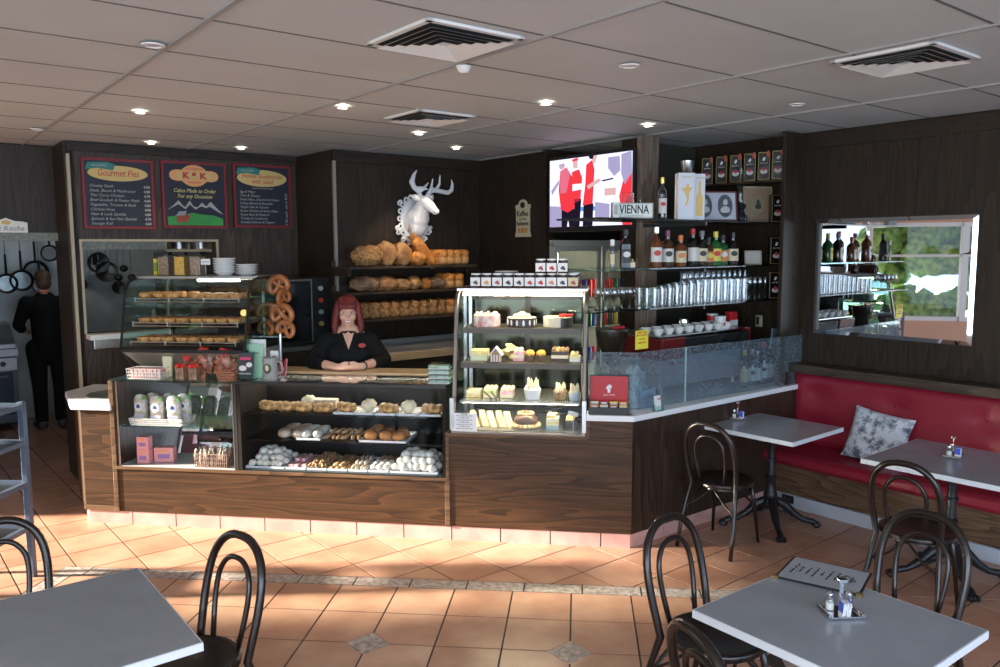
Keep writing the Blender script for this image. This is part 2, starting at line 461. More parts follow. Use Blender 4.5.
# alcove of the bar
wallab('wall_alcove', 5.30, 6.25, -4.85, -4.75, 0, CEIL, mat('olive_panel', (.035, .033, .022), .6))
wallab('wall_post', 4.98, 5.18, -4.5, -4.44, 0, CEIL, wood('post_oak', (.09, .065, .05), (.27, .20, .15), 'z', .5, spec=.3), .003)
wallab('wall_post_side', 5.10, 5.18, -4.78, -4.5, 0, CEIL, W_WALL)
# recess with the fridge and wall carrying the small sign
wallab('wall_sign', 5.1, 5.2, -6.9, -5.74, 0, CEIL, W_WALL)
wallab('wall_recess', 5.15, 6.6, -6.3, -6.2, 0, CEIL, W_WALL)
wallab('wall_recess_side', 6.5, 6.6, -6.3, -4.5, 0, CEIL, W_WALL)
wallab('trim_2', 5.0, 6.5, -5.68, -5.62, 2.72, CEIL, W_WALLH)
wallab('wall_bread', 3.45, 5.2, -6.9, -6.8, 0, CEIL, W_WALL)
wallab('trim_3', 3.42, 5.1, -6.8, -6.775, 2.85, CEIL, W_WALLH)
wallab('wall_jut', 3.42, 3.52, -7.7, -6.78, 0, CEIL, W_WALL)
wallab('trim_4', 3.415, 3.437, -6.80, -6.765, 0, 2.85, mat('pale_edge', (.30, .27, .22), .5))
# ---- menu wall with serving hatch
HA0, HA1, HZ0, HZ1 = 1.46, 2.60, 1.33, 2.12
mw = MB()
for bx in [(1.38, HA0, 0, CEIL), (HA1, 3.5, 0, CEIL), (HA0, HA1, 0, HZ0), (HA0, HA1, HZ1, CEIL)]:
    mw.box(bx[0], bx[1], 7.6, 7.72, bx[2], bx[3])
mw.build('wall_menu', W_MENU, rz=RA, kind='structure')
wallab('trim_5', 1.38, 3.45, -7.6, -7.575, 2.88, CEIL, W_WALLH)
for i, s_ in enumerate([(HA0 - .02, HA0, HZ0, HZ1 + .02), (HA1, HA1 + .02, HZ0, HZ1 + .02), (HA0, HA1, HZ1, HZ1 + .02)]):
    wallab('trim_%d' % (6 + i), s_[0], s_[1], -7.6, -7.585, s_[2], s_[3], mat('pale_trim', (.42, .36, .25), .5))
wallab('trim_9', 1.375, 1.40, -7.62, -7.57, 0, CEIL - .1, mat('pale_trim', (.42, .36, .25), .5))
sill = MB().box(HA0 - .01, HA1 + .01, 7.42, 7.74, HZ0 - .045, HZ0).build('trim_15', OFFW, rz=RA, kind='structure', bevel=.004)
MB().box(HA0 + .03, HA1, 7.5, 7.6, HZ0 - .13, HZ0 - .05).build('trim_16', STEEL, rz=RA, kind='structure', bevel=.004)
# ---- kitchen opening on the left: header panel and doorway edge
wallab('wall_kitchen_header', -.6, 1.40, -8.2, -8.08, 2.19, CEIL, W_WALL)
wallab('wall_kitchen_left', -.6, .55, -8.2, -8.08, 0, 2.19, W_WALL)
wallab('wall_kitchen_side', 1.36, 1.44, -8.2, -7.6, 0, CEIL, W_WALL)
hd = wallab('trim_17', .55, 1.36, -8.2, -8.05, 2.13, 2.20, mat('stone_lintel', (.17, .19, .16), .55, var=.25, vs=40))
hd2 = wallab('trim_18', HA0, HA1 - .45, -7.75, -7.62, HZ1 - .07, HZ1, mat('stone_lintel', (.17, .19, .16), .55))
# kitchen shell
KS = mat('kitchen_steel_wall', (.34, .36, .37), .42, .5, var=.12, vs=3)
wallab('wall_kitchen_far', -1.5, 5.2, -11.3, -11.2, 0, CEIL, KS)
wallab('wall_kitchen_right', 3.5, 3.6, -11.3, -7.7, 0, CEIL, mat('kitchen_paint', (.30, .28, .22), .7))
wallab('wall_kitchen_outer', -.7, -.6, -11.3, -8.1, 0, CEIL, mat('kitchen_paint', (.30, .28, .22), .7))
# ---- glazed left side and the street front behind the camera
XL = -5.8
wl = MB()
wl.box(XL - .15, XL, -3.1, 6.2, 2.45, CEIL); wl.box(XL - .15, XL, -3.1, 4.42, 0, .75)
FRM = mat('white_window_frame', (.75, .76, .76), .4)
wl.build('wall_left', mat('salmon_paint', (.62, .36, .25), .6), kind='structure')
wx = MB()
for y in (-3.05, -1.6, -.1, 1.4, 2.9, 4.43, 6.0):
    wx.box(XL - .13, XL + .02, y - .05, y + .05, 0 if y > 4.5 else .75, 2.45)
wx.box(XL - .1, XL, -3.1, 6.0, 2.38, 2.45); wx.box(XL - .1, XL, -3.1, 4.5, .75, .82); wx.box(XL - .1, XL, -3.1, 4.4, 1.86, 1.90)
wx.build('window_1', FRM, kind='structure')
MB().box(XL - .06, XL - .055, -3.0, 4.4, .8, 2.4).build('window_2', GLASS, kind='structure')
MB().box(XL - .15, XL + .42, 6.02, 6.4, 0, CEIL).build('wall_left_corner', W_WALL, kind='structure')
YF = -3.1
wf = MB()
wf.box(-6, 7.5, YF - .15, YF, 0, .4); wf.box(-6, 7.5, YF - .15, YF, 2.6, CEIL)
for x in (-5.8, -3.6, -1.4, .8, 3.0, 5.2, 7.4): wf.box(x - .07, x + .07, YF - .15, YF, .4, 2.6)
wf.build('wall_front', FRM, kind='structure')
MB().box(-5.8, 7.4, YF - .08, YF - .075, .4, 2.6).build('window_3', GLASS, kind='structure')
# ---- outside: paving and greenery beyond the left windows, height and end shaped to block the sun
MB().box(-30, -5.95, -20, 20, -.2, -.13).build('ground_outside', mat('paving', (.4, .38, .36), .9), kind='structure')
hg = MB(); rr = random.Random(3)
for i in range(330):
    y = rr.uniform(-8, 3.85); z = rr.uniform(0, 4.6); r = rr.uniform(.22, .5)
    hg.ball((-9.6 + rr.uniform(-.5, .5), y, z), (r, r, r * .9), 8, 6, nz=.5, ns=30, seed=i)
tag(hg.build('sun_block_hedge', mat('hedge_leaves', (.06, .16, .03), .6, col2=(.32, .48, .12), vs=9, bump=.6, bs=12), smooth=True), 'tall green hedge shaped to block the sun outside the left windows, seen in the mirror', 'hedge')

# ---- bench skirting, socket
wallab('baseboard_right', 5.60, 5.63, -3.60, 3.8, 0, .10, mat('skirting_white', (.52, .56, .62), .4), .002)
# ================================================================== COUNTER
cnt = thing('shop_counter', 'long dark oak shop counter with white top and pink tiled kick, curving to the bar', 'counter', CL(0, 0), RC)
EB = CL(0, 0)                                  # bar side in counter coordinates
bdir = Vector((E2.dot(CX), E2.dot(CY)))        # bar front direction in counter frame
bnor = Vector((-bdir.y, bdir.x))
def BP(s, t): q = bdir * s + bnor * t; return (q.x, q.y)
LBAR = 2.04
def cbox(mb, x0, x1, y0, y1, z0, z1): return mb.box(x0, x1, y0, y1, z0, z1)
# wooden carcass: base under the displays, under the cake case, end cabinet, bar
m = MB(); m.box(-3.79, -1.27, 0, .60, .10, .445); m.build('base_panel', W_CNT, cnt, bevel=.003)
m = MB(); m.prism([(-1.27, 0), (0, 0), BP(.02, 0), BP(.02, .6), (-1.27, .80)], .10, .765); m.build('front_panel', W_CNT, cnt, bevel=.003)
m = MB(); m.box(-.305, -.002, .0, .55, .765, .885); m.build('front_panel', W_CNT, cnt)
m = MB(); m.prism([BP(.001, 0), BP(LBAR, 0), BP(LBAR, .62), BP(.0, .62)], .10, .885); m.build('bar_panel', wood('bar_oak', (.012, .007, .005), (.055, .032, .02), 'z', .4), cnt, bevel=.002)
m = MB(); m.prism([(-3.80, 0), (-3.80, .8), (-4.42, .8), (-4.42, .42), (-4.06, .0)], .10, .865); m.build('end_cabinet', W_CNT, cnt, bevel=.003)
# kick tiles
KT = mat('pink_kick_tile', (.55, .30, .26), .35, col2=(.66, .40, .35), vs=5, bump=.1, bs=20)
m = MB()
x = -4.03
while x < -.02:
    x1 = min(x + .344, -.004); m.box(x, x1 - .004, .006, .03, .0, .10); x += .348
for i in range(5):
    s0, s1 = i * .348 + .004, min((i + 1) * .348, LBAR - .01); m.prism([BP(s0, .012), BP(s1, .012), BP(s1, .04), BP(s0, .04)], 0, .10)
m.prism([(-4.04, .01), (-4.39, .42), (-4.37, .43), (-4.02, .03)], 0, .10)
m.build('kick_tiles', KT, cnt)
m = MB(); m.prism([(-4.03, .02), (-4.37, .44), (-4.37, .78), (0, .78), BP(LBAR - .02, .6), BP(LBAR - .02, .03), BP(0, .03)], .0, .1); m.build('plinth', mat('dark_plinth', (.02, .015, .012), .7), cnt)
# trims
m = MB()
for x in (-3.80, -1.275): m.box(x - .018, x + .018, -.008, .02, .10, .445 if x > -2 else 1.09)
m.box(-4.07, -3.80, -.006, .02, .10, .14)
m.box(-3.79, -1.27, -.010, .02, .425, .448); m.box(-1.27, -.3, -.008, .02, .752, .770)
m.box(-.31, -.285, -.008, .02, .765, .885); m.box(-1.285, -1.262, -.008, .3, .445, .775)
m.build('wood_trim', W_TRIM, cnt, bevel=.003)
m = MB()
m.prism([(-.31, -.02), (.01, -.02), BP(.01, -.02), BP(LBAR + .01, -.02), BP(LBAR + .01, .64), BP(.0, .64), (-.31, .62)], .885, .925)
m.build('white_top', WHITE, cnt, bevel=.006)
m = MB(); m.prism([(-3.80, -.025), (-3.80, .8), (-4.50, .8), (-4.50, .43), (-4.12, -.025)], .868, .915); m.build('white_top', WHITE, cnt, bevel=.006)
m = MB(); m.lathe([(.20, .918), (.205, .922), (.19, .923), (.17, .90), (.12, .86), (.02, .85), (.001, .85)], (-4.03, .38, 0), 28); m.build('sink_bowl', STEEL, cnt, smooth=True)
# the ledge behind the glass cases where the woman leans
m = MB(); m.box(-2.80, -1.25, .445, .70, 1.065, 1.112); m.build('ledge', W_PALE, cnt, bevel=.004)
m = MB(); m.box(-2.80, -1.25, .62, .66, .1, 1.065); m.build('back_panel', W_CNTZ, cnt)

# ---- sweets case (left), open shelves of glass with a mirrored back
Z1 = 1.10
sc = thing('sweets_display', 'left glass shelved sweets cabinet with mirrored back in the counter', 'display case', CL(-3.30, 0), RC)
m = MB(); m.box(-.49, -.47, 0, .6, .445, 1.085); m.build('side_panel', W_CNTZ, sc, bevel=.002)
m = MB(); m.box(.455, .475, .0, .6, .445, 1.085); m.build('side_panel', mat('dark_side', (.03, .025, .022), .4), sc)
m = MB(); m.prism_yz([(.40, .452), (.41, .452), (.545, 1.083), (.535, 1.083)], -.47, .455); m.build('mirror_back', MIRROR, sc)
m = MB(); m.box(-.51, .475, -.015, .7, Z1 - .014, Z1); m.build('glass_top', GLASSG, sc, bevel=.002)
m = MB(); m.box(-.465, .45, .02, .44, .742, .752); m.build('glass_shelf', GLASSG, sc)
m = MB(); m.box(-.47, .455, .0, .6, .446, .452); m.build('base_board', mat('pale_board', (.45, .46, .48), .35), sc)
for x_ in (-.463, .447): m = MB(); m.tube([(x_, 0.004, .45), (x_, 0.004, 1.085)], .006, 6); m.build('edge_strip', STEEL, sc)

# ---- pastry case
pc = thing('pastry_display', 'low wide glass pastry case with three tray levels in the counter', 'display case', CL(-2.05, 0), RC)
FRB = mat('case_black_frame', (.015, .014, .014), .35)
for x_ in (-.77, .745): m = MB(); m.box(x_, x_ + .025, 0, .46, .445, Z1); m.build('side_panel', mat('dark_side_case', (.018, .014, .012), .7, spec=.15), pc)
m = MB(); m.box(-.77, .77, -.002, .03, Z1 - .018, Z1 + .004); m.box(-.77, .77, .43, .46, 1.06, Z1); m.box(-.77, .77, .0, .02, .445, .452); m.build('frame', FRB, pc, bevel=.002)
m = MB(); m.box(-.745, .745, .004, .010, .452, Z1 - .018); m.build('front_glass', glass('case_front_glass', (.97,.98,.98), .2), pc)
m = MB(); m.box(-.77, .77, .03, .44, Z1 - .008, Z1 + .002); m.build('top_glass', glass('smoked_glass', (.45, .47, .46), 1.8), pc)
for z, y1 in ((.865, .36), (.668, .41)):
    m = MB(); m.box(-.74, .74, .06, y1, z - .012, z); m.build('shelf', glass('dim_shelf', (.30, .33, .34), 1.2), pc)
m = MB(); m.box(-.745, .745, .01, .45, .446, .456); m.build('base_board', mat('case_floor', (.05, .06, .065), .3), pc)
m = MB(); m.box(-.745, .745, .45, .46, .45, 1.09); m.build('back_panel', mat('case_back', (.008, .009, .010), .8, spec=.1), pc)
m = MB(); m.box(-.70, .70, .40, .42, 1.068, 1.085); m.build('strip_light', emis('case_lamp', (1, .88, .70), 40), pc)

# ---- curved pie warmer on top of the sweets case
def case_profile(v0, z0, v1, z1, rad, n=8):
    # straight front leaning back, then a curve into the top
    pts = [(v0, z0)]
    for i in range(n + 1):
        t = i / n; a = t * pi / 2
        pts.append((v1 + rad * (1 - cos(a)), z1 - rad + rad * sin(a)))
    return pts
WX0, WX1 = -3.785, -2.80
wm = thing('pie_warmer', 'curved glass pie warmer of four lit racks on the left of the counter', 'display case', CL((WX0 + WX1) / 2, 0), RC)
hw = (WX1 - WX0) / 2
prof = case_profile(.12, 1.31, .20, 1.83, .16)
m = MB()
def curved_sheet(m, prof, x0, x1, th=.006):
    for (a, b), (c, d) in zip(prof, prof[1:]):
        m.add([(x0, a, b), (x1, a, b), (x1, c, d), (x0, c, d)], [(0, 1, 2, 3)])
curved_sheet(m, prof, -hw + .01, hw - .01); m.build('curved_glass', GLASS, wm, smooth=True)
for sx in (-hw, hw):
    m = MB(); m.tube([(sx, a, b) for a, b in prof] + [(sx, .78, 1.83)], .010, 6); m.tube([(sx, .12, 1.31), (sx, .30, 1.13), (sx, .78, 1.13)], .009, 6); m.build('side_frame', BLACK, wm)
    m = MB(); m.prism_yz(prof + [(.78, 1.83), (.78, 1.30)], sx - .002, sx + .002); m.build('side_glass', GLASSG, wm)
m = MB(); m.box(-hw, hw, .36, .80, 1.825, 1.845); m.build('top_plate', STEEL, wm, bevel=.003)
m = MB(); m.box(-hw, hw, .12, .80, 1.285, 1.31); m.build('deck', BLACK, wm, bevel=.003)
m = MB(); m.prism_yz([(.13, 1.283), (.80, 1.283), (.80, 1.105), (.42, 1.105)], -hw + .01, hw - .01); m.build('steel_base', mat('base_sheet', (.42, .37, .32), .3, .35, var=.3, vs=4), wm)
m = MB(); m.tube([(-.28, .50, 1.31), (-.28, .50, 1.82)], .008, 6); m.box(-hw + .02, hw - .02, .775, .785, 1.31, 1.82); m.build('rear_glass', glass('dim_rear', (.42, .46, .45), 1.5), wm)
m = MB(); m.box(-.12, .22, .60, .64, 1.795, 1.812); m.build('lamp', emis('warmer_lamp', (1, .9, .7), 22), wm)
WR = [(1.655, .22, .60), (1.505, .20, .66), (1.385, .17, .66)]
WR = [(1.68, .24, .62), (1.50, .20, .66), (1.36, .16, .68)]
for z, y0, y1 in WR:
    m = MB(); m.box(-hw + .06, hw - .09, y0, y1, z - .003, z)
    for k in range(2): m.tube([(-hw + .06, y0, z + .002 - k * .024), (hw - .09, y0, z + .002 - k * .024)], .0035, 5)
    for k in range(4):
        xx = -hw + .06 + k * (2 * hw - .15) / 3; m.tube([(xx, y0, z - .026), (xx, y0, z + .012)], .004, 5)
    m.build('rack', STEEL, wm)

# ---- tall curved cake case
cx0, cx1 = -1.245, -.315
kc = thing('cake_display', 'tall curved glass cake case of four lit shelves on the counter', 'display case', CL((cx0 + cx1) / 2, 0), RC)
hk = (cx1 - cx0) / 2
FRS = mat('case_bronze_frame', (.20, .17, .155), .35, .6)
prof = case_profile(.01, .775, .17, 1.745, .13)
m = MB(); curved_sheet(m, prof, -hk + .02, hk - .02); m.build('curved_glass', glass('case_curved_glass', (.98,.985,.98), .22), kc, smooth=True)
for sx in (-1, 1):
    m = MB()
    pts = prof + [(.66, 1.745)]
    m.tube([(sx * (hk - .012), a, b) for a, b in pts], .015, 6); m.build('side_frame', FRS, kc)
    m = MB(); m.prism_yz(prof + [(.66, 1.745), (.66, .78)], sx * (hk - .008) - .002, sx * (hk - .008) + .002); m.build('side_glass', GLASSG, kc)
    m = MB(); m.box(sx * (hk - .03) - .012, sx * (hk - .03) + .012, .62, .66, .78, 1.74); m.build('rear_post', STEEL, kc)
m = MB(); m.box(-hk, hk, .24, .68, 1.742, 1.768); m.build('top_plate', STEEL, kc, bevel=.006)
m = MB(); m.box(-hk, hk, .0, .68, .765, .785); m.build('deck', FRS, kc, bevel=.003)
m = MB(); m.box(-hk + .03, hk - .03, .03, .62, .785, .790); m.build('floor_sheet', mat('case_floor_grey', (.10, .11, .115), .3), kc)
m = MB()
for i in range(2):
    x_ = -hk + .05 + i * (hk - .05); m.box(x_ + .01, x_ + hk - .06, .655, .665, .80, 1.66)
m.build('rear_mirror', mat('dull_mirror', (.055, .06, .045), .15, 1), kc)
m = MB(); m.box(-.02, .02, .64, .66, .785, 1.74); m.box(-hk, hk, .64, .66, 1.66, 1.70); m.build('rear_frame', FRB, kc)
m = MB(); m.box(-hk + .04, hk - .04, .28, .31, 1.712, 1.728); m.build('strip_light', emis('cake_lamp', (1, .86, .62), 40), kc)
CS = [(1.485, .20, .56), (1.245, .14, .58), (.985, .09, .60)]
for z, y0, y1 in CS:
    m = MB(); m.box(-hk + .045, hk - .045, y0, y1, z - .014, z)
    if z > 1: m.box(-hk + .045, hk - .045, y0 - .004, y0 + .012, z - .036, z + .002)
    m.build('shelf', mat('case_shelf', (.075, .06, .045), .4) if z > 1.0 else mat('case_shelf_steel', (.4, .42, .43), .25, .7), kc, bevel=.002)
for z, y0 in ((1.463, .225), (1.223, .165), (.966, .115)):
    m = MB(); m.box(-hk + .06, hk - .06, y0, y0 + .012, z, z + .006); m.build('added_glow_strip', emis('cake_added_glow', (1, .86, .58), 85), kc)  # glowing strips added behind the shelf lips to brighten the cakes
for x_ in (-hk - .005, hk - .025): m = MB(); m.box(x_, x_ + .03, -.018, .0, .80, 1.02); m.build('front_clip', STEEL, kc, bevel=.002)

# price notice taped at the lower left of the cake case
pn = thing('price_notice', 'white printed notice taped to lower left of the cake case glass', 'notice', CL(-1.15, -.012, .79), RC)
m = MB(); m.box(-.09, .09, -.002, 0, 0, .125); m.build('sheet', PAPER, pn)
for k in range(7): text(('ice coffee  4.50' if k % 2 else 'fresh cream cake  5.20'), .012, pn, (-.0, -.003, .108 - k * .015))
text('CAKES', .014, pn, (0, -.0035, .118))

# ---- glass screen along the bar
gs = thing('glass_screen', 'speckled glass screen standing on the white bar top', 'screen', AB(3.97, -3.60, .927), RA)
def gl_(a0,b0,a1,b1):
    n_=Vector((b1-b0, a1-a0)).normalized()*.008
    return [(a0-3.97,-b0-3.60),(a1-3.97,-b1-3.60),(a1-3.97+.0,-b1-3.60+.008),(a0-3.97,-b0-3.60+.008)]
m = MB(); m.prism(gl_(4.15,-3.698,4.62,-3.677), 0, .40); m.build('glass_panel', GLASSF, gs)
m = MB(); m.prism(gl_(4.626,-3.677,6.04,-3.612), 0, .40); m.build('glass_panel', GLASSF, gs)
m = MB(); m.prism(gl_(3.91,-3.948,4.145,-3.700), 0, .40); m.build('glass_panel', GLASSF, gs)
m = MB(); m.box(.650, .656, .075, .088, 0, .40); m.build('joint_strip', mat('pale_edge_glass', (.5, .65, .68), .2), gs)
# ================================================================== RIGHT SIDE: bench, tables, chairs, mirror
bn = thing('bench_seat', 'long red padded wall bench with dark oak base and top rail', 'bench', AB(5.6, -3.62), RA)
# local x = a (into the wall), y = -b ; bench runs towards -y
BL = 7.2
m = MB(); m.box(.02, .43, -BL, 0, .10, .33); m.build('base', wood('bench_oak_y', (.05, .026, .013), (.19, .11, .06), 'y', .4), bn, bevel=.003)
m = MB(); m.box(0, .43, -BL, 0, .30, .345); m.build('seat_rail', wood('bench_oak_y', (.05, .026, .013), (.19, .11, .06), 'y', .4), bn, bevel=.004)
def cushion(x0, x1, y0, y1, z0, z1, lean=0, buttons=()):
    mb = MB(); nx, ny = 10, 90
    return mb
m = MB(); m.box(-.09, .36, -BL, 0, .345, .455); m.build('seat_cushion', RED, bn, bevel=.035, smooth=True)
# padded back with buttons: a grid with dimples
mb = MB(); ny, nz = 150, 26
btn = [(-.22 - .62 * k, z) for k in range(12) for z in (.60, .86)]
def bk(y, z, t):
    d = 0
    for (by, bz) in btn:
        q = ((y - by) / .10) ** 2 + ((z - bz) / .085) ** 2
        d += .028 * math.exp(-q)
    e = min(1, min((z - .455), (1.03 - z)) / .05 + .0); e = max(0, e)
    ey = max(0, min(1, min(-y, y + BL) / .05))
    return .30 + .04 * (z - .45) / .58 * 1.0 - .035 * sqrt(max(0, e)) * sqrt(ey) + d + .035
vs, fs = [], []
for i in range(ny + 1):
    for j in range(nz + 1):
        y = -BL * i / ny; z = .45 + .58 * j / nz
        vs.append((bk(y, z, 0), y, z))
for i in range(ny):
    for j in range(nz):
        a = i * (nz + 1) + j; fs.append((a, a + 1, a + nz + 2, a + nz + 1))
mb.add(vs, fs); mb.box(.38, .43, -BL, 0, .45, 1.03)
mb.add([(bk(0, .45 + .58 * j / nz, 0), 0, .45 + .58 * j / nz) for j in range(nz + 1)] + [(.43, 0, .45 + .58 * j / nz) for j in range(nz + 1)], [(j, j + 1, j + nz + 2, j + nz + 1) for j in range(nz)])
bc = mb.build('back_cushion', RED, bn, smooth=True, angle=60)
for (by, bz) in btn:
    m = MB(); m.ball((bk(by, bz, 0) - .004, by, bz), (.006, .012, .012), 8, 6); m.build('button', RED, bn, smooth=True)
m = MB(); m.box(.27, .44, -BL, .0, 1.03, 1.10); m.build('top_rail', wood('bench_dark_y', (.02, .013, .009), (.08, .052, .034), 'y', .4), bn, bevel=.004)
m = MB(); m.box(.27, .44, .0, .03, .93, 1.10); m.box(.22, .44, 0, .03, .1, 1.03); m.build('end_panel', W_WALL, bn, bevel=.003)
# power socket in the skirting
so_ = thing('power_socket', 'black power socket set in the skirting under the bench', 'socket', AB(5.597, -3.42, .035), RA - pi / 2)
m = MB(); m.box(-.05, .05, -.008, .002, 0, .06); m.build('plate', BLACK, so_, bevel=.002)
m = MB(); [m.box(sx - .012, sx + .012, -.011, -.008, .02, .045) for sx in (-.022, .022)]; m.build('outlet', mat('socket_grey', (.05, .05, .055), .4), so_)

# mirror
mr = thing('wall_mirror', 'large rectangular mirror with a shiny rim on the right wall above the bench', 'mirror', AB(6.045, -2.92, 1.35), RA - pi / 2)
m = MB(); w, h, bv = .60, .915, .03
m.add([(-w + bv, -.012, bv), (w - bv, -.012, bv), (w - bv, -.012, h - bv), (-w + bv, -.012, h - bv)], [(0, 1, 2, 3)])
m.build('glass', MIRROR, mr)
m = MB()
o_ = [(-w, -.002, 0), (w, -.002, 0), (w, -.002, h), (-w, -.002, h)]; i_ = [(-w + bv, -.012, bv), (w - bv, -.012, bv), (w - bv, -.012, h - bv), (-w + bv, -.012, h - bv)]
m.add(o_ + i_, [(0, 1, 5, 4), (1, 2, 6, 5), (2, 3, 7, 6), (3, 0, 4, 7)]); m.build('bevelled_edge', mat('mirror_bevel', (.8, .84, .86), .03, 1), mr)
m = MB(); m.box(-w - .008, w + .008, -.001, .004, -.008, h + .008); m.build('backing', mat('mirror_back_dark', (.03, .025, .02), .5), mr)

# scatter cushion
def pillow(name, label, w, h, t, loc, rot, mt):
    mb = MB(); n = 18; vs = []
    for s_ in (-1, 1):
        for i in range(n + 1):
            for j in range(n + 1):
                u, v = i / n * 2 - 1, j / n * 2 - 1
                pin = 1 - .07 * (1 - u * u) * abs(v) ** 6; pin2 = 1 - .07 * (1 - v * v) * abs(u) ** 6
                d = t * ((1 - u ** 4) * (1 - v ** 4)) ** .6
                d *= 1 + .12 * noise.noise(Vector((u * 2, v * 2, s_)))
                vs.append((u * w / 2 * pin2, s_ * d / 2, v * h / 2 * pin))
    fs = []
    for s_ in (0, 1):
        o_ = s_ * (n + 1) ** 2
        for i in range(n):
            for j in range(n):
                a = o_ + i * (n + 1) + j; f = (a, a + n + 1, a + n + 2, a + 1); fs.append(f if s_ == 0 else f[::-1])
    mb.add(vs, fs); o = mb.build(name, mt, smooth=True, angle=180); o.location = loc; o.rotation_mode = 'XYZ'; o.rotation_euler = rot
    return o
toile = mat('toile_fabric', (.62, .66, .72), .85, col2=(.62, .66, .72))
t = toile.node_tree
r = [n for n in t.nodes if n.type == 'VALTORGB'][0]; ns = [n for n in t.nodes if n.type == 'TEX_NOISE'][0]
ns.inputs['Scale'].default_value = 13; ns.inputs['Detail'].default_value = 9; ns.inputs['Roughness'].default_value = .72
r.color_ramp.elements[0].position = .40; r.color_ramp.elements[0].color = (.10, .11, .15, 1); r.color_ramp.elements[1].position = .53; r.color_ramp.elements[1].color = (.66, .69, .74, 1)
pl = pillow('scatter_cushion', '', .43, .40, .13, AB(5.80, -2.83, .635), (radians(-20), radians(8), RA - pi / 2 + .12), toile)
tag(pl, 'pale toile patterned square cushion leaning on the red bench', 'cushion')

# ---- cafe tables
IRON = BLKM
def cafe_table(label, a, b, sa, sb, rz, base=True, zt=.75):
    t = thing('cafe_table', label, 'table', AB(a, b), rz, 'square cafe tables')
    m = MB(); m.box(-sa / 2, sa / 2, -sb / 2, sb / 2, zt - .028, zt); m.build('table_top', mat('grey_laminate', (.36, .385, .42), .22, var=.05, vs=5), t, bevel=.002)
    m = MB(); e = .0045
    m.box(-sa / 2 - e, sa / 2 + e, -sb / 2 - e, -sb / 2, zt - .03, zt - .001); m.box(-sa / 2 - e, sa / 2 + e, sb / 2, sb / 2 + e, zt - .03, zt - .001)
    m.box(-sa / 2 - e, -sa / 2, -sb / 2, sb / 2, zt - .03, zt - .001); m.box(sa / 2, sa / 2 + e, -sb / 2, sb / 2, zt - .03, zt - .001); m.build('edge_band', mat('white_edge', (.78, .82, .86), .35), t)
    m = MB(); m.lathe([(.055, .15), (.075, .17), (.06, .20), (.045, .22), (.05, .24), (.045, .26), (.034, .28), (.034, .36), (.042, .37), (.042, .38), (.03, .39), (.028, .50), (.038, .505), (.038, .515), (.028, .52), (.025, .66), (.04, .68), (.09, .70), (.10, zt - .03)], n=20); m.build('column', IRON, t, smooth=True)
    for k in range(4):
        an_ = pi / 4 + k * pi / 2; d = Vector((cos(an_), sin(an_), 0))
        m = MB(); pts = [d * .04 + Vector((0, 0, .20)), d * .10 + Vector((0, 0, .17)), d * .17 + Vector((0, 0, .10)), d * .24 + Vector((0, 0, .055)), d * .30 + Vector((0, 0, .045)), d * .33 + Vector((0, 0, .028))]
        m.tube(pts, [.028, .034, .028, .020, .022, .020], 8)
        for q in (-1, 0, 1):
            s_ = Vector((-d.y, d.x, 0)) * q * .022; m.ball(d * .335 + s_ + Vector((0, 0, .020)), (.030, .014, .020), 8, 6, M=Matrix.Rotation(an_, 3, 'Z'))
        m.tube([d * .06 + Vector((0, 0, .12)), d * .12 + Vector((0, 0, .09)), d * .10 + Vector((0, 0, .135))], .012, 6)
        m.build('leg', IRON, t, smooth=True, angle=60)
    return t
cafe_table('grey square cafe table by the bar end beside the red bench', 5.10, -3.26, .68, .71, RA + .03)
cafe_table('grey square cafe table before the red bench at the right edge', 5.13, -2.03, .78, .76, RA + .02)
cafe_table('grey square cafe table in the right foreground with an open menu', 2.58, -1.375, .66, .71, RA - .02)
cafe_table('bare grey square cafe table in the left foreground', .38, -3.01, .82, .80, RA)

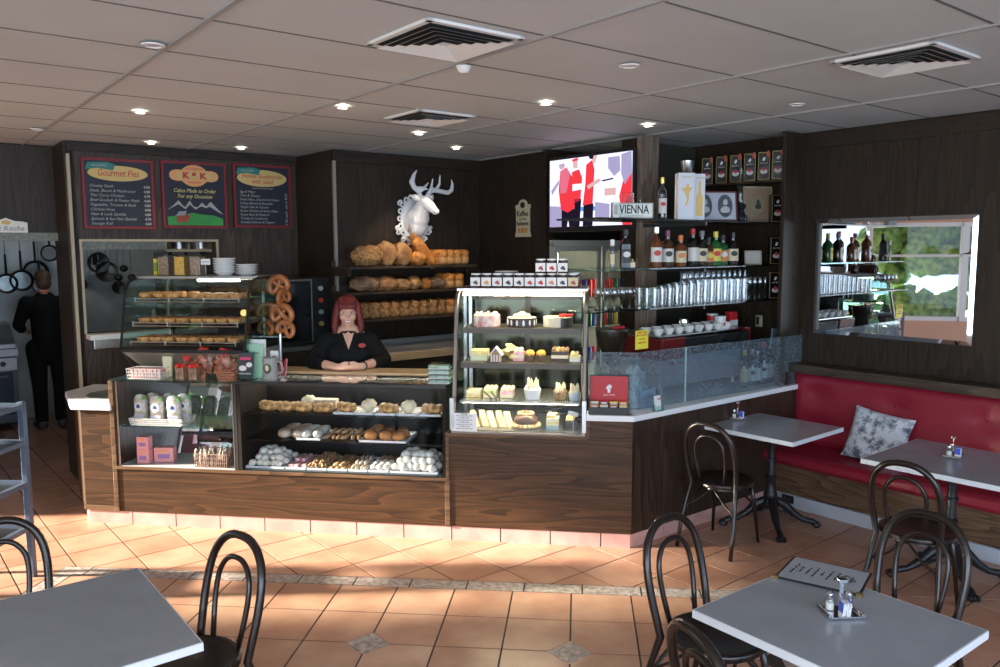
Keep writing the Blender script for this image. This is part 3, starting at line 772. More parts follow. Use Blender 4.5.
# ---- bentwood chairs (local: sitter faces +y, back at -y)
def make_chair(label):
    c = thing('bentwood_chair', label, 'chair', (0, 0, 0), 0, 'dark bentwood cafe chairs')
    m = MB(); m.lathe([(.001, .455), (.16, .457), (.175, .462), (.19, .468), (.20, .462), (.203, .45), (.20, .435), (.18, .432), (.001, .432)], n=36)
    m.build('seat', W_CHAIR, c, smooth=True, angle=60)
    # outer bow with the rear legs in one bend
    def bow(w0, w1, z0, z1, y0, y1, n=26):
        pts = []
        for i in range(n + 1):
            t = i / n; a = pi * t
            # teardrop: wide at the top, drawn in at the seat
            x = -cos(a); s_ = sin(a)
            h = s_ ** .62
            w = w0 + (w1 - w0) * min(1, h * 1.25)
            xx = x if abs(x) < 1 else x
            pts.append(Vector((math.copysign(abs(x) ** .8, x) * w, y0 + (y1 - y0) * h, z0 + (z1 - z0) * h)))
        return pts
    ob = bow(.165, .205, .44, .885, -.155, -.26)
    lf = [Vector((-.20, -.27, 0)), Vector((-.195, -.235, .15)), Vector((-.180, -.19, .32))]
    rt = [Vector((-p.x, p.y, p.z)) for p in lf[::-1]]
    m = MB(); m.tube(lf + ob + rt, [.0135] * 3 + [.0175] * len(ob) + [.0135] * 3, 10); m.build('back_bow', W_CHAIR, c, smooth=True, angle=180)
    ib = bow(.085, .13, .46, .80, -.165, -.235)
    m = MB(); m.tube(ib, .0115, 8); m.build('inner_bow', W_CHAIR, c, smooth=True, angle=180)
    for sx in (-1, 1):
        m = MB(); m.tube([(sx * .135, .125, .435), (sx * .15, .145, .30), (sx * .175, .18, .0)], [.017, .015, .011], 8); m.build('leg', W_CHAIR, c, smooth=True, angle=180)
    m = MB()
    for k in range(4):
        a0 = pi / 4 + k * pi / 2
    P4 = [(-.155, .15, .22), (.155, .15, .22), (.185, -.21, .22), (-.185, -.21, .22)]
    for k in range(4):
        p, q = Vector(P4[k]), Vector(P4[(k + 1) % 4]); mid = (p + q) / 2 * .72
        m.tube([p, p * .9 + Vector((0, 0, .09)), (p + mid) / 2 + Vector((0, 0, .15)), Vector((mid.x, mid.y, .425)), (q + mid) / 2 + Vector((0, 0, .15)), q * .9 + Vector((0, 0, .09)), q], .008, 6)
    m.build('arched_brace', W_CHAIR, c, smooth=True, angle=180)
    m = MB(); m.lathe([(.150, .425), (.168, .43), (.17, .415), (.15, .41)], n=28); m.build('seat_ring', W_CHAIR, c, smooth=True)
    return c
ch0 = make_chair('dark bentwood chair at the table by the bar end')
def put_chair(a, b, face, label=None):         # face: angle of the facing direction in room frame
    rz = RA + face - pi / 2
    if label is None:
        ch0.location = AB(a, b); ch0.rotation_euler = (0, 0, rz); return ch0
    return dup(ch0, AB(a, b), rz, label)
put_chair(4.55, -3.27, radians(8))
put_chair(4.57, -1.98, radians(5), 'dark bentwood chair facing the red bench across the right edge table')
put_chair(3.31, -1.50, radians(180), 'dark bentwood chair behind the foreground table with open menu, nearest the bench')
put_chair(2.655, -1.93, radians(-88), 'dark bentwood chair on the counter side of the right foreground table')
put_chair(2.146, -1.377, radians(-20), 'dark bentwood chair cut by the bottom edge left of the right foreground table')
put_chair(.877, -3.08, radians(194), 'dark bentwood chair on the right side of the left foreground table')
put_chair(.36, -3.72, radians(-90), 'dark bentwood chair on the far side of the left foreground table')

# ---- cruet sets
GRANULE = mat('salt_white', (.8, .8, .78), .8); PEP = mat('pepper_brown', (.16, .10, .07), .8)
def make_cruet(label):
    c = thing('cruet_stand', label, 'cruet set', group='chrome cruet sets on the tables')
    m = MB(); m.box(-.06, .06, -.045, .045, .004, .009); m.tube([(-.06, -.045, .012), (-.06, .045, .012)], .007, 8); m.tube([(.06, -.045, .012), (.06, .045, .012)], .007, 8); m.build('tray', CHROME, c, smooth=True)
    m = MB(); m.box(-.008, .008, -.0015, .0015, .009, .12); m.box(-.016, .016, -.012, .012, .117, .130); m.build('handle', CHROME, c, bevel=.002)
    for x, y, fm in ((-.032, .018, GRANULE), (.034, .015, PEP)):
        j = MB(); j.lathe([(.017, .010), (.018, .03), (.017, .05), (.012, .058)], (x, y, 0), 14); jo = j.build('shaker', GLASSW, c, smooth=True)
        j = MB(); j.cyl((x, y, .012), (x, y, .038), .014, n=12); j.build('contents', fm, jo)
        j = MB(); j.lathe([(.0135, .056), (.0145, .06), (.013, .072), (.006, .078), (.001, .079)], (x, y, 0), 14); j.build('cap', CHROME, jo, smooth=True)
    m = MB(); rr = random.Random(2)
    for k in range(5): m.obox((.0 + k * .006 - .01, -.026, .032 + .002 * (k % 2)), (.004, .032, .046), Matrix.Rotation(rr.uniform(-.15, .15), 3, 'Y'))
    m.build('sugar_packets', [PAPER], c)
    m = MB(); m.box(-.014, -.0125, -.04, -.012, .02, .058); m.box(.018, .0195, -.04, -.012, .024, .06); m.build('blue_packet', mat('packet_blue', (.05, .10, .55), .5), c)
    return c
cr = make_cruet('chrome cruet stand beside the open menu on the right foreground table')
cr.location = PZ(838, 617, .752); cr.rotation_euler = (0, 0, RA - .6)
p = PZ(737, 421, .752); dup(cr, p, RA + .3, 'chrome cruet stand on the table by the bar end')
p = PZ(952, 461, .752); dup(cr, p, RA + .2, 'chrome cruet stand on the table before the red bench')
# ---- menu
mn = thing('menu_folder', 'black edged menu card lying on the right foreground table', 'menu', (PZ(815, 584, .753)), 0)
q = [PZ(x, y, .753) for x, y in ((772, 580), (858, 600), (870, 578), (792, 560))]
cen = sum(q, Vector()) / 4
mn.location = cen; ang = atan2((q[1] - q[0]).y, (q[1] - q[0]).x); mn.rotation_euler = (0, 0, ang)
Mi = Matrix.Rotation(-ang, 3, 'Z'); ql = [Mi @ (p - cen) for p in q]
def shrink(k): return [(p.x * k, p.y * k) for p in ql]
mw_, mh_ = (ql[1].x - ql[0].x) / 2, (ql[2].y - ql[1].y) / 2
m = MB(); m.prism(shrink(1), 0, .006); m.build('cover', BLACK, mn, bevel=.001)
m = MB(); m.prism([(p.x - math.copysign(.009, p.x), p.y - math.copysign(.009, p.y)) for p in ql], .006, .0072); m.build('page', mat('page_grey', (.40, .43, .47), .35), mn)
for k, s_ in enumerate(['breakfast  rolls  jam', 'toast  7.50', 'omelette  12', 'ham and cheese  9', 'coffee  4', 'hot chocolate  4.5', 'cake of the day', 'soup  8', 'strudel  6']):
    text(s_, .014, mn, (-mw_ * .72 + k * mw_ * .17, 0, .0074), (0, 0, pi / 2 - .1), INKK, name='print')
m = MB(); m.tube([(mw_ * .25, -.02, .0085), (mw_ * .5, .03, .0085), (mw_ * .75, -.01, .0085), (mw_ * .6, -.04, .0085), (mw_ * .4, -.03, .0085)], .0012, 4, closed=True); m.build('drawing', INKK, mn)
for p in (ql[0], ql[1]):
    m = MB(); m.obox((p.x * .97, p.y * .96, .004), (.022, .018, .011)); m.build('brass_corner', mat('brass', (.65, .45, .15), .3, 1), mn)

# ---- steel rack at the left edge
rk = thing('magazine_rack', 'blue grey metal rack of trays at the left edge of the picture', 'rack', (-3.17, 4.68, 0), radians(-4))
RB = mat('blue_grey_metal', (.10, .135, .20), .4, .3)
for x in (-.42, .20):
    for y in (-.16, .2):
        m = MB(); m.box(x - .018, x + .018, y - .018, y + .018, 0, 1.12); m.build('post', RB, rk, bevel=.003)
for z in (.32, .60, .86, 1.09):
    m = MB(); m.box(-.42, .20, -.17, -.145, z - .02, z + .02); m.box(-.42, .20, .18, .205, z - .02, z + .02); m.box(.185, .215, -.16, .2, z - .015, z + .015); m.build('rail', RB, rk)
    m = MB(); m.box(-.40, .18, -.145, .18, z - .012, z - .004); m.build('tray_shelf', BLACK, rk)
tag(rk, None, None)
m = MB(); rr = random.Random(5)
bgm = thing('black_bag', 'crumpled black plastic bag on the metal rack at the left edge', 'bag', (-3.22, 4.68, .86), 0)
m.ball((0, 0, .11), (.20, .15, .13), 22, 14, nz=.55, ns=28, seed=4); m.ball((.04, .02, .26), (.07, .06, .08), 14, 9, nz=.5, ns=30, seed=2)
m.build('sack', mat('bin_liner', (.012, .012, .014), .25, bump=.6, bs=14), bgm, smooth=True)
# ================================================================== WALL THINGS
def roomz(px, py, b): return PB(px, py, b)
BRD = mat('chalkboard_navy', (.012, .014, .028), .5)
BRED = mat('board_red_frame', (.20, .012, .016), .5)
CHK = mat('chalk_white', (.40, .40, .37), .7); CHY = mat('chalk_yellow', (.72, .62, .25), .7)
OVAL = mat('board_yellow', (.62, .46, .17), .6); TEAL = mat('board_teal', (.03, .20, .17), .5)
def board(label, px0, py0, px1, py1):
    p0, p1 = PB(px0, py0, -7.57), PB(px1, py1, -7.57)
    a0, _, z1 = ab_of(p0); a1, _, z0 = ab_of(p1)
    z1 = z0 + .60
    t = thing('menu_board', label, 'sign', AB((a0 + a1) / 2, -7.598, z0), RA, 'painted menu boards')
    w, h = (a1 - a0) / 2, z1 - z0
    m = MB(); m.box(-w, w, -.02, 0, 0, h); m.build('panel', BRD, t)
    m = MB(); f = .022
    m.box(-w, w, -.03, -.001, 0, f); m.box(-w, w, -.03, -.001, h - f, h); m.box(-w, -w + f, -.03, -.001, f, h - f); m.box(w - f, w, -.03, -.001, f, h - f); m.build('frame', BRED, t)
    return t, w, h
def ribbon(t, w, h):
    m = MB(); m.prism_xz([(-w + .03, h - .10), (-w + .05, h - .04), (-w + .20, h - .03), (-w + .27, h - .05), (-w + .25, h - .10), (-w + .13, h - .085)], -.026, -.021); m.build('ribbon', TEAL, t)
    text('specialty', .036, t, (-w + .14, -.027, h - .06), m=CHK, shear=.2)
t, w, h = board('left menu board headed Gourmet Pies with a yellow oval', 82, 153, 157, 226)
m = MB(); m.disk_y(.0, h - .125, w * .84, .066, -.024, -.021); m.build('title_oval', OVAL, t)
text('Gourmet Pies', .085, t, (0, -.026, h - .125), m=INKR, width=w * 1.15, shear=.2); ribbon(t, w, h)
L1 = ['Chunky Steak', 'Steak, Bacon & Mushroom', 'Thai Curry Chicken', 'Beef Goulash & Potato Mash', 'Vegetable, Tomato & Basil', 'Chicken Pasta', 'Ham & Leek Quiche', 'Spinach & Sun Nut Quiche', 'Sausage Roll']
for k, s_ in enumerate(L1):
    text(s_, .034, t, (-w + .055, -.022, h - .235 - k * .040), m=CHK, align='LEFT', shear=.25); text('4.%d0' % (9 - k % 5), .030, t, (w - .06, -.022, h - .235 - k * .040), m=CHK, bold=.001)
t, w, h = board('middle painted board with K&K emblem over mountains and a barn', 162, 157, 229, 226)
m = MB(); m.disk_y(0, h - .125, .125, .098, -.026, -.021); m.prism_xz([(-.17, h - .075), (.17, h - .075), (.17, h - .175), (-.17, h - .175)], -.024, -.021); m.disk_y(-.175, h - .125, .045, .045, -.025, -.021); m.disk_y(.175, h - .125, .045, .045, -.025, -.021); m.build('emblem', mat('emblem_orange', (.75, .36, .14), .5), t)
m = MB(); m.prism_xz([(-.155, h - .093), (.155, h - .093), (.155, h - .158), (-.155, h - .158)], -.028, -.025); m.build('emblem_band', OVAL, t)
text('K & K', .072, t, (0, -.029, h - .127), m=INKR, bold=.004, width=.22)
text('CONTINENTAL', .022, t, (0, -.0275, h - .066), m=INKR); text('CAKE SHOP', .022, t, (0, -.0275, h - .187), m=INKR)
text('Cakes Made to Order', .05, t, (0, -.022, h - .262), m=CHY, shear=.25, width=.38); text('For any Occasion', .05, t, (0, -.022, h - .312), m=CHY, shear=.25, width=.31)
m = MB(); m.prism_xz([(-.25, .16), (-.20, .20), (-.15, .25), (-.11, .20), (-.09, .19), (-.05, .25), (-.02, .20), (.02, .19), (.06, .235), (.10, .20), (.14, .245), (.20, .18), (.255, .13), (.20, .155), (.13, .20), (.10, .185), (.05, .20), (.0, .17), (-.05, .215), (-.09, .17), (-.15, .215)], -.0235, -.021); m.build('painted_mountain', CHK, t)
m = MB(); m.prism_xz([(-.245, .026), (.25, .026), (.25, .09), (.16, .12), (.05, .125), (-.02, .14), (-.12, .12), (-.25, .10)], -.0225, -.021); m.build('painted_meadow', mat('meadow_green', (.035, .26, .045), .5, col2=(.05, .34, .07), vs=5), t)
m = MB(); m.prism_xz([(-.17, .055), (-.17, .11), (-.13, .145), (-.07, .125), (-.05, .09), (-.10, .05)], -.0245, -.0225); m.build('painted_barn', mat('barn_red', (.35, .06, .04), .6), t)
m = MB(); m.prism_xz([(-.18, .11), (-.15, .15), (-.08, .155), (-.10, .115)], -.026, -.0245); m.build('painted_roof', mat('barn_roof', (.3, .32, .32), .6), t)
t, w, h = board('right menu board headed House Sandwiches with Salad', 234, 161, 293, 226)
m = MB(); m.disk_y(.0, h - .13, w * .86, .08, -.024, -.021); m.build('title_oval', OVAL, t)
text('House Sandwiches', .06, t, (0, -.026, h - .112), m=INKR, width=w * 1.4, shear=.2); text('with Salad', .06, t, (0, -.026, h - .163), m=INKR, width=w * .75, shear=.2); ribbon(t, w, h)
text('served on house bread', .022, t, (0, -.022, h - .225), m=CHK)
for k, s_ in enumerate(['Egg & Mayo', 'Tuna & Cheese', 'Fresh Ham, Zucchini & Onion', 'Crispy Bacon & Avocado', 'Virgin Ham & Cheese', 'Roast Chicken & Swiss Mayo', 'Roast Beef & Mustard', 'Turkey & Cranberry', 'Smoked Salmon & Capers']):
    text(s_, .032, t, (-w + .06, -.022, h - .262 - k * .036), m=CHK, align='LEFT', shear=.25)
text('$7.50 each  eat in 8.50', .036, t, (w - .05, -.022, .17), (pi / 2, -pi / 2, 0), m=CHK)

# kitchen name plate over the doorway
pz = PB(-6, 236, -8.05); t = thing('kitchen_sign', 'small cream arched sign over the kitchen doorway at the left edge', 'sign', AB(ab_of(PB(8, 236, -8.05))[0], -8.06, 2.20), RA)
m = MB(); m.prism_xz([(-.16, 0), (.16, 0), (.16, .085), (.12, .095), (.06, .10), (0, .125), (-.06, .10), (-.12, .095), (-.16, .085)], -.015, 0); m.build('plate', mat('sign_cream', (.7, .7, .62), .5), t)
text('Gut Koche', .06, t, (.0, -.016, .035), m=mat('ink_blue', (.05, .12, .3), .5), shear=.2, width=.26); m = MB(); m.disk_y(0, .085, .035, .018, -.018, -.015); m.build('crest', GOLD, t)

# Kaffee sign
t = thing('coffee_sign', 'small cream arched Kaffee sign on the dark wall left of the television', 'sign', AB(5.095, -6.07, 2.155), RA - pi / 2)
m = MB(); s_ = .115
arc = [(cos(a) * .065, .315 + sin(a) * .05) for a in [pi * k / 10 for k in range(11)]]
m.prism_xz([(-s_, .0), (s_, 0), (s_, .03), (s_ - .012, .05), (s_ - .012, .27), (s_, .29), (s_ - .01, .315)] + arc + [(-s_ + .01, .315), (-s_, .29), (-s_ + .012, .27), (-s_ + .012, .05), (-s_, .03)], -.012, 0)
m.build('plate', mat('enamel_cream', (.62, .55, .36), .4), t, bevel=.002)
text('Kaffee', .075, t, (0, -.0135, .225), m=INKK, bold=.001, width=.17); text('und echte', .028, t, (0, -.0135, .175), m=INKK); text('Backwaren', .062, t, (0, -.0135, .13), m=INKK, bold=.001, width=.18)
m = MB(); m.disk_y(0, .065, .032, .027, -.014, -.012); m.box(-.07, -.04, -.014, -.012, .04, .09); m.box(.04, .07, -.014, -.012, .04, .09); m.build('crest', mat('crest_ochre', (.55, .25, .06), .5), t)
m = MB(); m.disk_y(0, .31, .035, .03, -.014, -.012); m.build('eagle_mark', INKK, t)

# ---- stag head trophy
st = thing('stag_head', 'white stag head trophy with antlers on an ornate plaque above the bread shelves', 'wall trophy', PB(413.5, 233.5, -6.78), RA)
WPL = mat('white_plaster', (.80, .82, .85), .45)
def A_(m, chain, rads):
    for (p, q, r0, r1) in zip(chain, chain[1:], rads, rads[1:]): m.caps(p, q, r0, r1, 10)
m = MB()
hd_ = Vector((.0, -.23, .30)); nz_ = Vector((.03, -.355, .215))
A_(m, [(0, -.03, .12), (0, -.10, .16), (.0, -.17, .24), hd_], [.125, .115, .085, .066])
A_(m, [hd_, (.015, -.30, .262), nz_], [.066, .05, .036]); m.ball(nz_ + Vector((.005, -.01, -.004)), (.036, .034, .03), 12, 8)
m.ball((.005, -.26, .32), (.03, .03, .022), 10, 7); m.ball((0, -.08, .10), (.11, .10, .13), 16, 10)
m.build('head', WPL, st, smooth=True, remesh=.007)
for sx, tip, mid in ((-1, (-.145, -.20, .36), (-.09, -.215, .345)), (1, (.125, -.18, .375), (.085, -.20, .345))):
    m = MB(); A_(m, [(sx * .045, -.215, .325), mid, tip], [.018, .034, .010]); m.build('ear', WPL, st, smooth=True, remesh=.006)
def antler(base, k, flip):
    m = MB()
    if flip < 0: P = [(-.02, -.21, .345), (-.05, -.20, .40), (-.10, -.20, .44), (-.125, -.20, .49), (-.10, -.20, .56), (-.07, -.20, .60)]; T = [((-.09, -.20, .435), (.0, -.22, .44), (.05, -.22, .49)), ((-.05, -.21, .40), (-.01, -.24, .43), (.03, -.24, .425))]; R_ = [.018, .020, .026, .028, .018, .008]
    else: P = [(.025, -.21, .345), (.06, -.20, .39), (.12, -.20, .425), (.20, -.20, .415), (.29, -.20, .405), (.335, -.20, .43), (.345, -.20, .49), (.335, -.20, .53)]; T = [((.14, -.2, .42), (.19, -.2, .48), (.20, -.2, .57)), ((.09, -.20, .41), (.10, -.20, .47), (.115, -.2, .53)), ((.05, -.22, .38), (.05, -.25, .42), (.065, -.25, .46))]; R_ = [.018, .021, .024, .024, .022, .020, .015, .007]
    A_(m, P, R_)
    for tt in T: A_(m, tt, [.018, .014, .007])
    return m.build('antler', WPL, st, smooth=True, remesh=.006)
antler(0, 0, -1); antler(0, 0, 1)
m = MB()
m.ball((0, -.012, .15), (.145, .022, .20), 24, 12)
for i in range(18):
    a = 2 * pi * i / 18; m.tube([(.155 * cos(a) + .022 * cos(t_), -.02, .15 + .21 * sin(a) + .022 * sin(t_)) for t_ in [2 * pi * j / 8 for j in range(8)]], .010, 6, closed=True)
for sx in (-1, 1):
    for (x, z, r) in ((.17, .02, .030), (.12, -.05, .028), (.05, -.08, .03), (.19, .06, .018), (.155, .30, .025), (.08, -.03, .03)):
        m.tube([(sx * x + r * cos(t_) * (1 - t_ / 14), -.025 - .01 * sin(t_), z + r * sin(t_) * (1 - t_ / 14)) for t_ in [k * .6 for k in range(14)]], .011, 6)
m.ball((0, -.03, -.07), (.035, .02, .04), 10, 7)
m.build('plaque', WPL, st, smooth=True, angle=70)

# ---- bread shelves and breads
BB = -6.78
SH = []
for k, (px0, px1, py) in enumerate(((356, 470, 265.5), (356, 470, 290), (356, 467, 316.5))):
    p0, p1 = PB(px0, py, -6.42), PB(px1 + 2, py - 1, -6.42)
    a0, a1, z = ab_of(p0)[0], ab_of(p1)[0], (p0.z + p1.z) / 2
    lab = ['top', 'middle', 'lowest'][k]
    s_ = thing('bread_shelf', '%s dark wooden bread shelf on the wall behind the counter' % lab, 'shelf', AB(0, 0, 0), RA)
    m = MB(); m.box(a0 - .05, a1 + .07, 6.42, 6.795, z - .022, z); m.build('board', W_SHELF, s_, bevel=.003)
    m = MB(); m.box(a0 - .05, a1 + .07, 6.775, 6.798, z, z + .05); m.box(a0 - .02, a0, 6.5, 6.79, z - .09, z - .02); m.box(a1, a1 + .02, 6.5, 6.79, z - .09, z - .02); m.build('bracket', W_SHELF, s_)
    SH.append((a0, a1, z))
CR1 = mat('crust_golden', (.30, .10, .02), .55, col2=(.62, .27, .06), vs=14, bump=.5, bs=30)
CR2 = mat('crust_floured', (.24, .10, .035), .7, col2=(.56, .33, .14), vs=9, bump=.4, bs=30)
CR3 = mat('crust_seeded', (.20, .09, .03), .8, col2=(.50, .28, .11), vs=45, bump=.9, bs=90)
CR4 = mat('crust_dark', (.10, .05, .025), .6, col2=(.42, .26, .14), vs=6, bump=.5, bs=24, stretch=(3, 1, 1))
CR5 = mat('crust_tan', (.45, .22, .07), .6, col2=(.62, .36, .14), vs=10, bump=.3, bs=20)
def loaf_tin(mt):
    m = MB(); m.ball((0, 0, .05), (.055, .13, .055), 18, 12, p=.55); m.ball((0, 0, .098), (.062, .13, .042), 18, 12, nz=.2, ns=40, p=.75)
    for k in range(4): m.ball((0, -.09 + .06 * k, .118), (.055, .036, .030), 14, 8, nz=.25, ns=30, seed=k)
    return m.build('loaf_of_bread', mt, smooth=True, angle=180)
def loaf_oval(mt, L=.14, W=.075, Hh=.06, cuts=3):
    L, W, Hh = L * 1.05, W * 1.1, Hh * 1.15
    m = MB(); m.ball((0, 0, Hh), (W, L, Hh), 20, 14, nz=.3, ns=25, p=.85)
    for k in range(cuts): m.tube([(-W * .5, -L * .45 + k * L * .45, Hh * 1.83), (0, -L * .35 + k * L * .45, Hh * 1.98), (W * .5, -L * .25 + k * L * .45, Hh * 1.80)], [.004, .010, .004], 6)
    return m.build('loaf_of_bread', mt, smooth=True, angle=180)
def place(o, loc, rz, lab, cat, grp=None, rot=None):
    o.location = loc; o.rotation_euler = rot if rot else (0, 0, rz); return tag(o, lab, cat, grp)
a0, a1, z = SH[0]
def ash(px, k):                                # a-coordinate on shelf k from a photo column
    return ab_of(PB(px, 270, -6.5))[0]
def put_on(o, px, k, rz, lab, grp=None, b=-6.57, dz=0, rot=None):
    return place(o, AB(ash(px, k), b, SH[k][2] + .001 + dz), RA + rz, lab, 'bread', grp, rot)
put_on(loaf_oval(CR3, .145, .09, .08, 0), 372, 0, pi / 2 - .1, 'brown seeded oval loaf at the left end of the top bread shelf')
put_on(loaf_oval(CR2, .085, .085, .095, 2), 391, 0, 0, 'tall round crusty loaf on the top bread shelf, second from the left', b=-6.56)
put_on(loaf_oval(CR2, .085, .08, .092, 2), 406, 0, .4, 'round floured loaf on the top bread shelf, third from the left', b=-6.56)
put_on(loaf_oval(CR1, .08, .072, .055, 2), 418, 0, .2, 'small golden loaf in front of the long upright loaf on the top shelf', b=-6.50)
bt = loaf_oval(CR1, .19, .058, .05, 5)
place(bt, AB(ash(430, 0), -6.60, SH[0][2] + .13), 0, 'long golden loaf leaning upright on the top bread shelf', 'bread', rot=(radians(12), radians(0), RA)); bt.rotation_mode = 'XYZ'
bt.matrix_world = Matrix.Translation(AB(ash(429, 0) , -6.60, SH[0][2] + .128)) @ Matrix.Rotation(RA, 4, 'Z') @ Matrix.Rotation(radians(-40), 4, 'Y') @ Matrix.Rotation(radians(90), 4, 'X') @ Matrix.Translation((0, 0, -.05))
tl = loaf_tin(CR1)
tl.data.materials.append(CR5)
for p in tl.data.polygons:
    if p.center.z < .075: p.material_index = 1
first = True
for px in (443, 450, 457, 464):
    lab = 'golden tin loaf in the row at the right end of the top bread shelf'; G_ = 'golden tin loaves on the top shelf'
    if first: put_on(tl, px, 0, 0, lab, G_, b=-6.58); tag(tl, lab, 'bread', G_); first = False
    else: dup(tl, AB(ash(px, 0), -6.58, SH[0][2] + .001), RA + random.uniform(-.05, .05), lab, G_)
for px, L, W, Hh, mt, rz, lab in ((369, .13, .062, .058, CR4, .9, 'dark scored loaf at the left end of the middle bread shelf'), (387, .14, .07, .055, CR2, 1.1, 'pale floured oval loaf on the middle bread shelf, second from left'),
        (403, .10, .058, .045, CR2, .9, 'short floured loaf on the middle bread shelf, third from left'), (418, .12, .065, .055, CR2, -.7, 'split pale loaf tilted right on the middle bread shelf'),
        (428, .055, .055, .045, CR1, 0, 'small round golden roll on the middle bread shelf'), (438, .12, .058, .048, CR4, .8, 'dark scored loaf right of the round roll on the middle bread shelf')):
    put_on(loaf_oval(mt, L, W, Hh, 3 if L > .1 else 0), px, 1, rz, lab, b=-6.54 if L < .12 else -6.57)
put_on(loaf_oval(CR4, .13, .06, .055, 3), 396, 1, .8, 'dark loaf at the back of the middle bread shelf, behind the pale ones', b=-6.70, dz=.0)
for px in (449, 458):
    dup(tl, AB(ash(px, 1), -6.57, SH[1][2] + .001), RA, 'golden tin loaf at the right end of the middle bread shelf', 'golden tin loaves on the middle shelf')
sl = loaf_tin(CR3)
first = True
for i in range(12):
    a = SH[2][0] + .02 + i * .105
    if i > 9:
        dup(tl, AB(a, -6.57, SH[2][2] + .001), RA, 'golden tin loaf at the right end of the lowest bread shelf', 'golden tin loaves on the lowest shelf'); continue
    lab, G_ = 'seeded brown tin loaf in the long row on the lowest bread shelf', 'seeded tin loaves on the lowest shelf'
    if first: place(sl, AB(a, -6.57, SH[2][2] + .001), RA, lab, 'bread', G_); first = False
    else: dup(sl, AB(a, -6.57 + random.uniform(-.01, .01), SH[2][2] + .001), RA + random.uniform(-.06, .06), lab, G_)
# warm picture lamp over the breads (three of the recessed lamps aim here)
def spot(name, loc, target, power, size=1.0, color=(1, .80, .55), blend=.6, rad=.03):
    d = bpy.data.lights.new(name, 'SPOT'); d.energy = power; d.spot_size = size; d.spot_blend = blend; d.color = color; d.shadow_soft_size = rad
    o = bpy.data.objects.new(name, d); COL.objects.link(o); o.location = loc
    o.rotation_euler = (Vector(target) - Vector(loc)).to_track_quat('-Z', 'Y').to_euler(); return o

# ---- television
tvc = PP(595, 190, E2 * 4.965, E1)
t = thing('television', 'flat television showing people in red shirts, hung beside the brown post', 'television', AB(4.955, -5.015, 2.235), RA - pi / 2)
w, h = .50, .595
m = MB(); m.box(-w - .02, w + .02, -.01, .045, -.045, h + .03); m.build('housing', BLACK, t, bevel=.004)
scr = [emis('tv_white', (.80, .82, 1.0), 1.3), emis('tv_red', (.95, .05, .07), 1.0), emis('tv_dark', (.03, .02, .05), .5), emis('tv_violet', (.48, .44, .72), .9), emis('tv_skin', (.9, .55, .55), .9), emis('tv_pink', (.85, .18, .28), 1.0), emis('tv_blue', (.12, .38, .85), 1.0)]
m = MB(); m.mat(0).box(-w, w, -.012, -.010, 0, h)
def shp(mi, pts, lay=1): m.mat(mi).prism_xz([(-w + x * 2 * w, (1 - y) * h) for x, y in pts], -.012 - .0006 * lay, -.012)
shp(3, [(0, .68), (.16, .70), (.16, 1), (0, 1)]); shp(3, [(0.02, .45), (.12, .3), (.12, .36), (.03, .52)]); shp(3, [(.73, .05), (.86, .05), (.87, .25), (.80, .32), (.73, .2)]); shp(3, [(.88, .03), (.99, .0), (1, .3), (.92, .45), (.88, .3)])
shp(3, [(.58, .66), (.75, .7), (.75, .92), (.58, .92)]); shp(4, [(.69, .48), (.82, .48), (.82, .58), (.69, .58)]); shp(1, [(.86, .6), (.9, .4), (1, .3), (1, 1), (.9, 1)])
shp(6, [(.38, .72), (.58, .72), (.58, .78), (.38, .78)])
shp(2, [(.16, .74), (.33, .74), (.33, 1), (.26, 1), (.245, .88), (.23, 1), (.16, 1)], 2); shp(1, [(.14, .17), (.22, .12), (.30, .28), (.33, .73), (.24, .79), (.15, .74), (.12, .45)], 3); shp(5, [(.14, .17), (.22, .12), (.27, .22), (.22, .5), (.14, .5)], 4); shp(3, [(.12, .07), (.19, .06), (.20, .11), (.14, .14)], 3); shp(4, [(.12, .10), (.17, .08), (.19, .13), (.15, .15)], 3)
shp(2, [(.32, .60), (.41, .60), (.39, 1), (.33, 1)], 2); shp(1, [(.29, .2), (.38, .17), (.42, .3), (.40, .62), (.32, .66)], 2); shp(4, [(.30, .04), (.36, .03), (.36, .15), (.31, .15)], 2); shp(1, [(.29, .02), (.36, .0), (.37, .04), (.30, .05)], 3); shp(0, [(.30, .38), (.45, .38), (.45, .46), (.30, .48)], 4)
shp(2, [(.44, .68), (.56, .68), (.55, 1), (.43, 1)], 2); shp(1, [(.47, .12), (.54, .06), (.57, .2), (.55, .68), (.43, .70), (.46, .4)], 3); shp(4, [(.54, .0), (.60, .0), (.58, .10), (.55, .12)], 3); shp(2, [(.50, .0), (.56, .0), (.55, .05), (.51, .04)], 4); shp(4, [(.48, .42), (.62, .33), (.66, .36), (.50, .47)], 4); shp(2, [(.66, .36), (.79, .34), (.79, .36), (.67, .38)], 4)
m.build('screen', scr, t)

# ================================================================== CEILING THINGS
def vent(label, a, b, s):
    t = thing('ceiling_vent', label, 'ceiling vent', AB(a, b, CEIL), RA, 'square louvred ceiling vents')
    m = MB(); f = .03
    m.box(-s, s, -s, -s + f, -.004, .01); m.box(-s, s, s - f, s, -.004, .01); m.box(-s, -s + f, -s, s, -.004, .01); m.box(s - f, s, -s, s, -.004, .01); m.build('frame', OFFW, t, bevel=.002)
    m = MB(); m.box(-s + f, s - f, -s + f, s - f, -.003, .010); m.build('duct', mat('duct_black', (.01, .01, .01), .8), t)
    for k in range(6):
        r = s - f - .002 - k * .042; r2 = r - .030
        m = MB(); v = []
        for (q, zz) in ((r, -.020), (r2, -.008)): v += [(-q, -q, zz), (q, -q, zz), (q, q, zz), (-q, q, zz)]
        m.add(v, [(0, 1, 5, 4), (1, 2, 6, 5), (2, 3, 7, 6), (3, 0, 4, 7)]); m.build('louvre', OFFW, t)
    return t
vent('large square louvred ceiling vent above the middle of the room', 2.06, -2.99, .25)
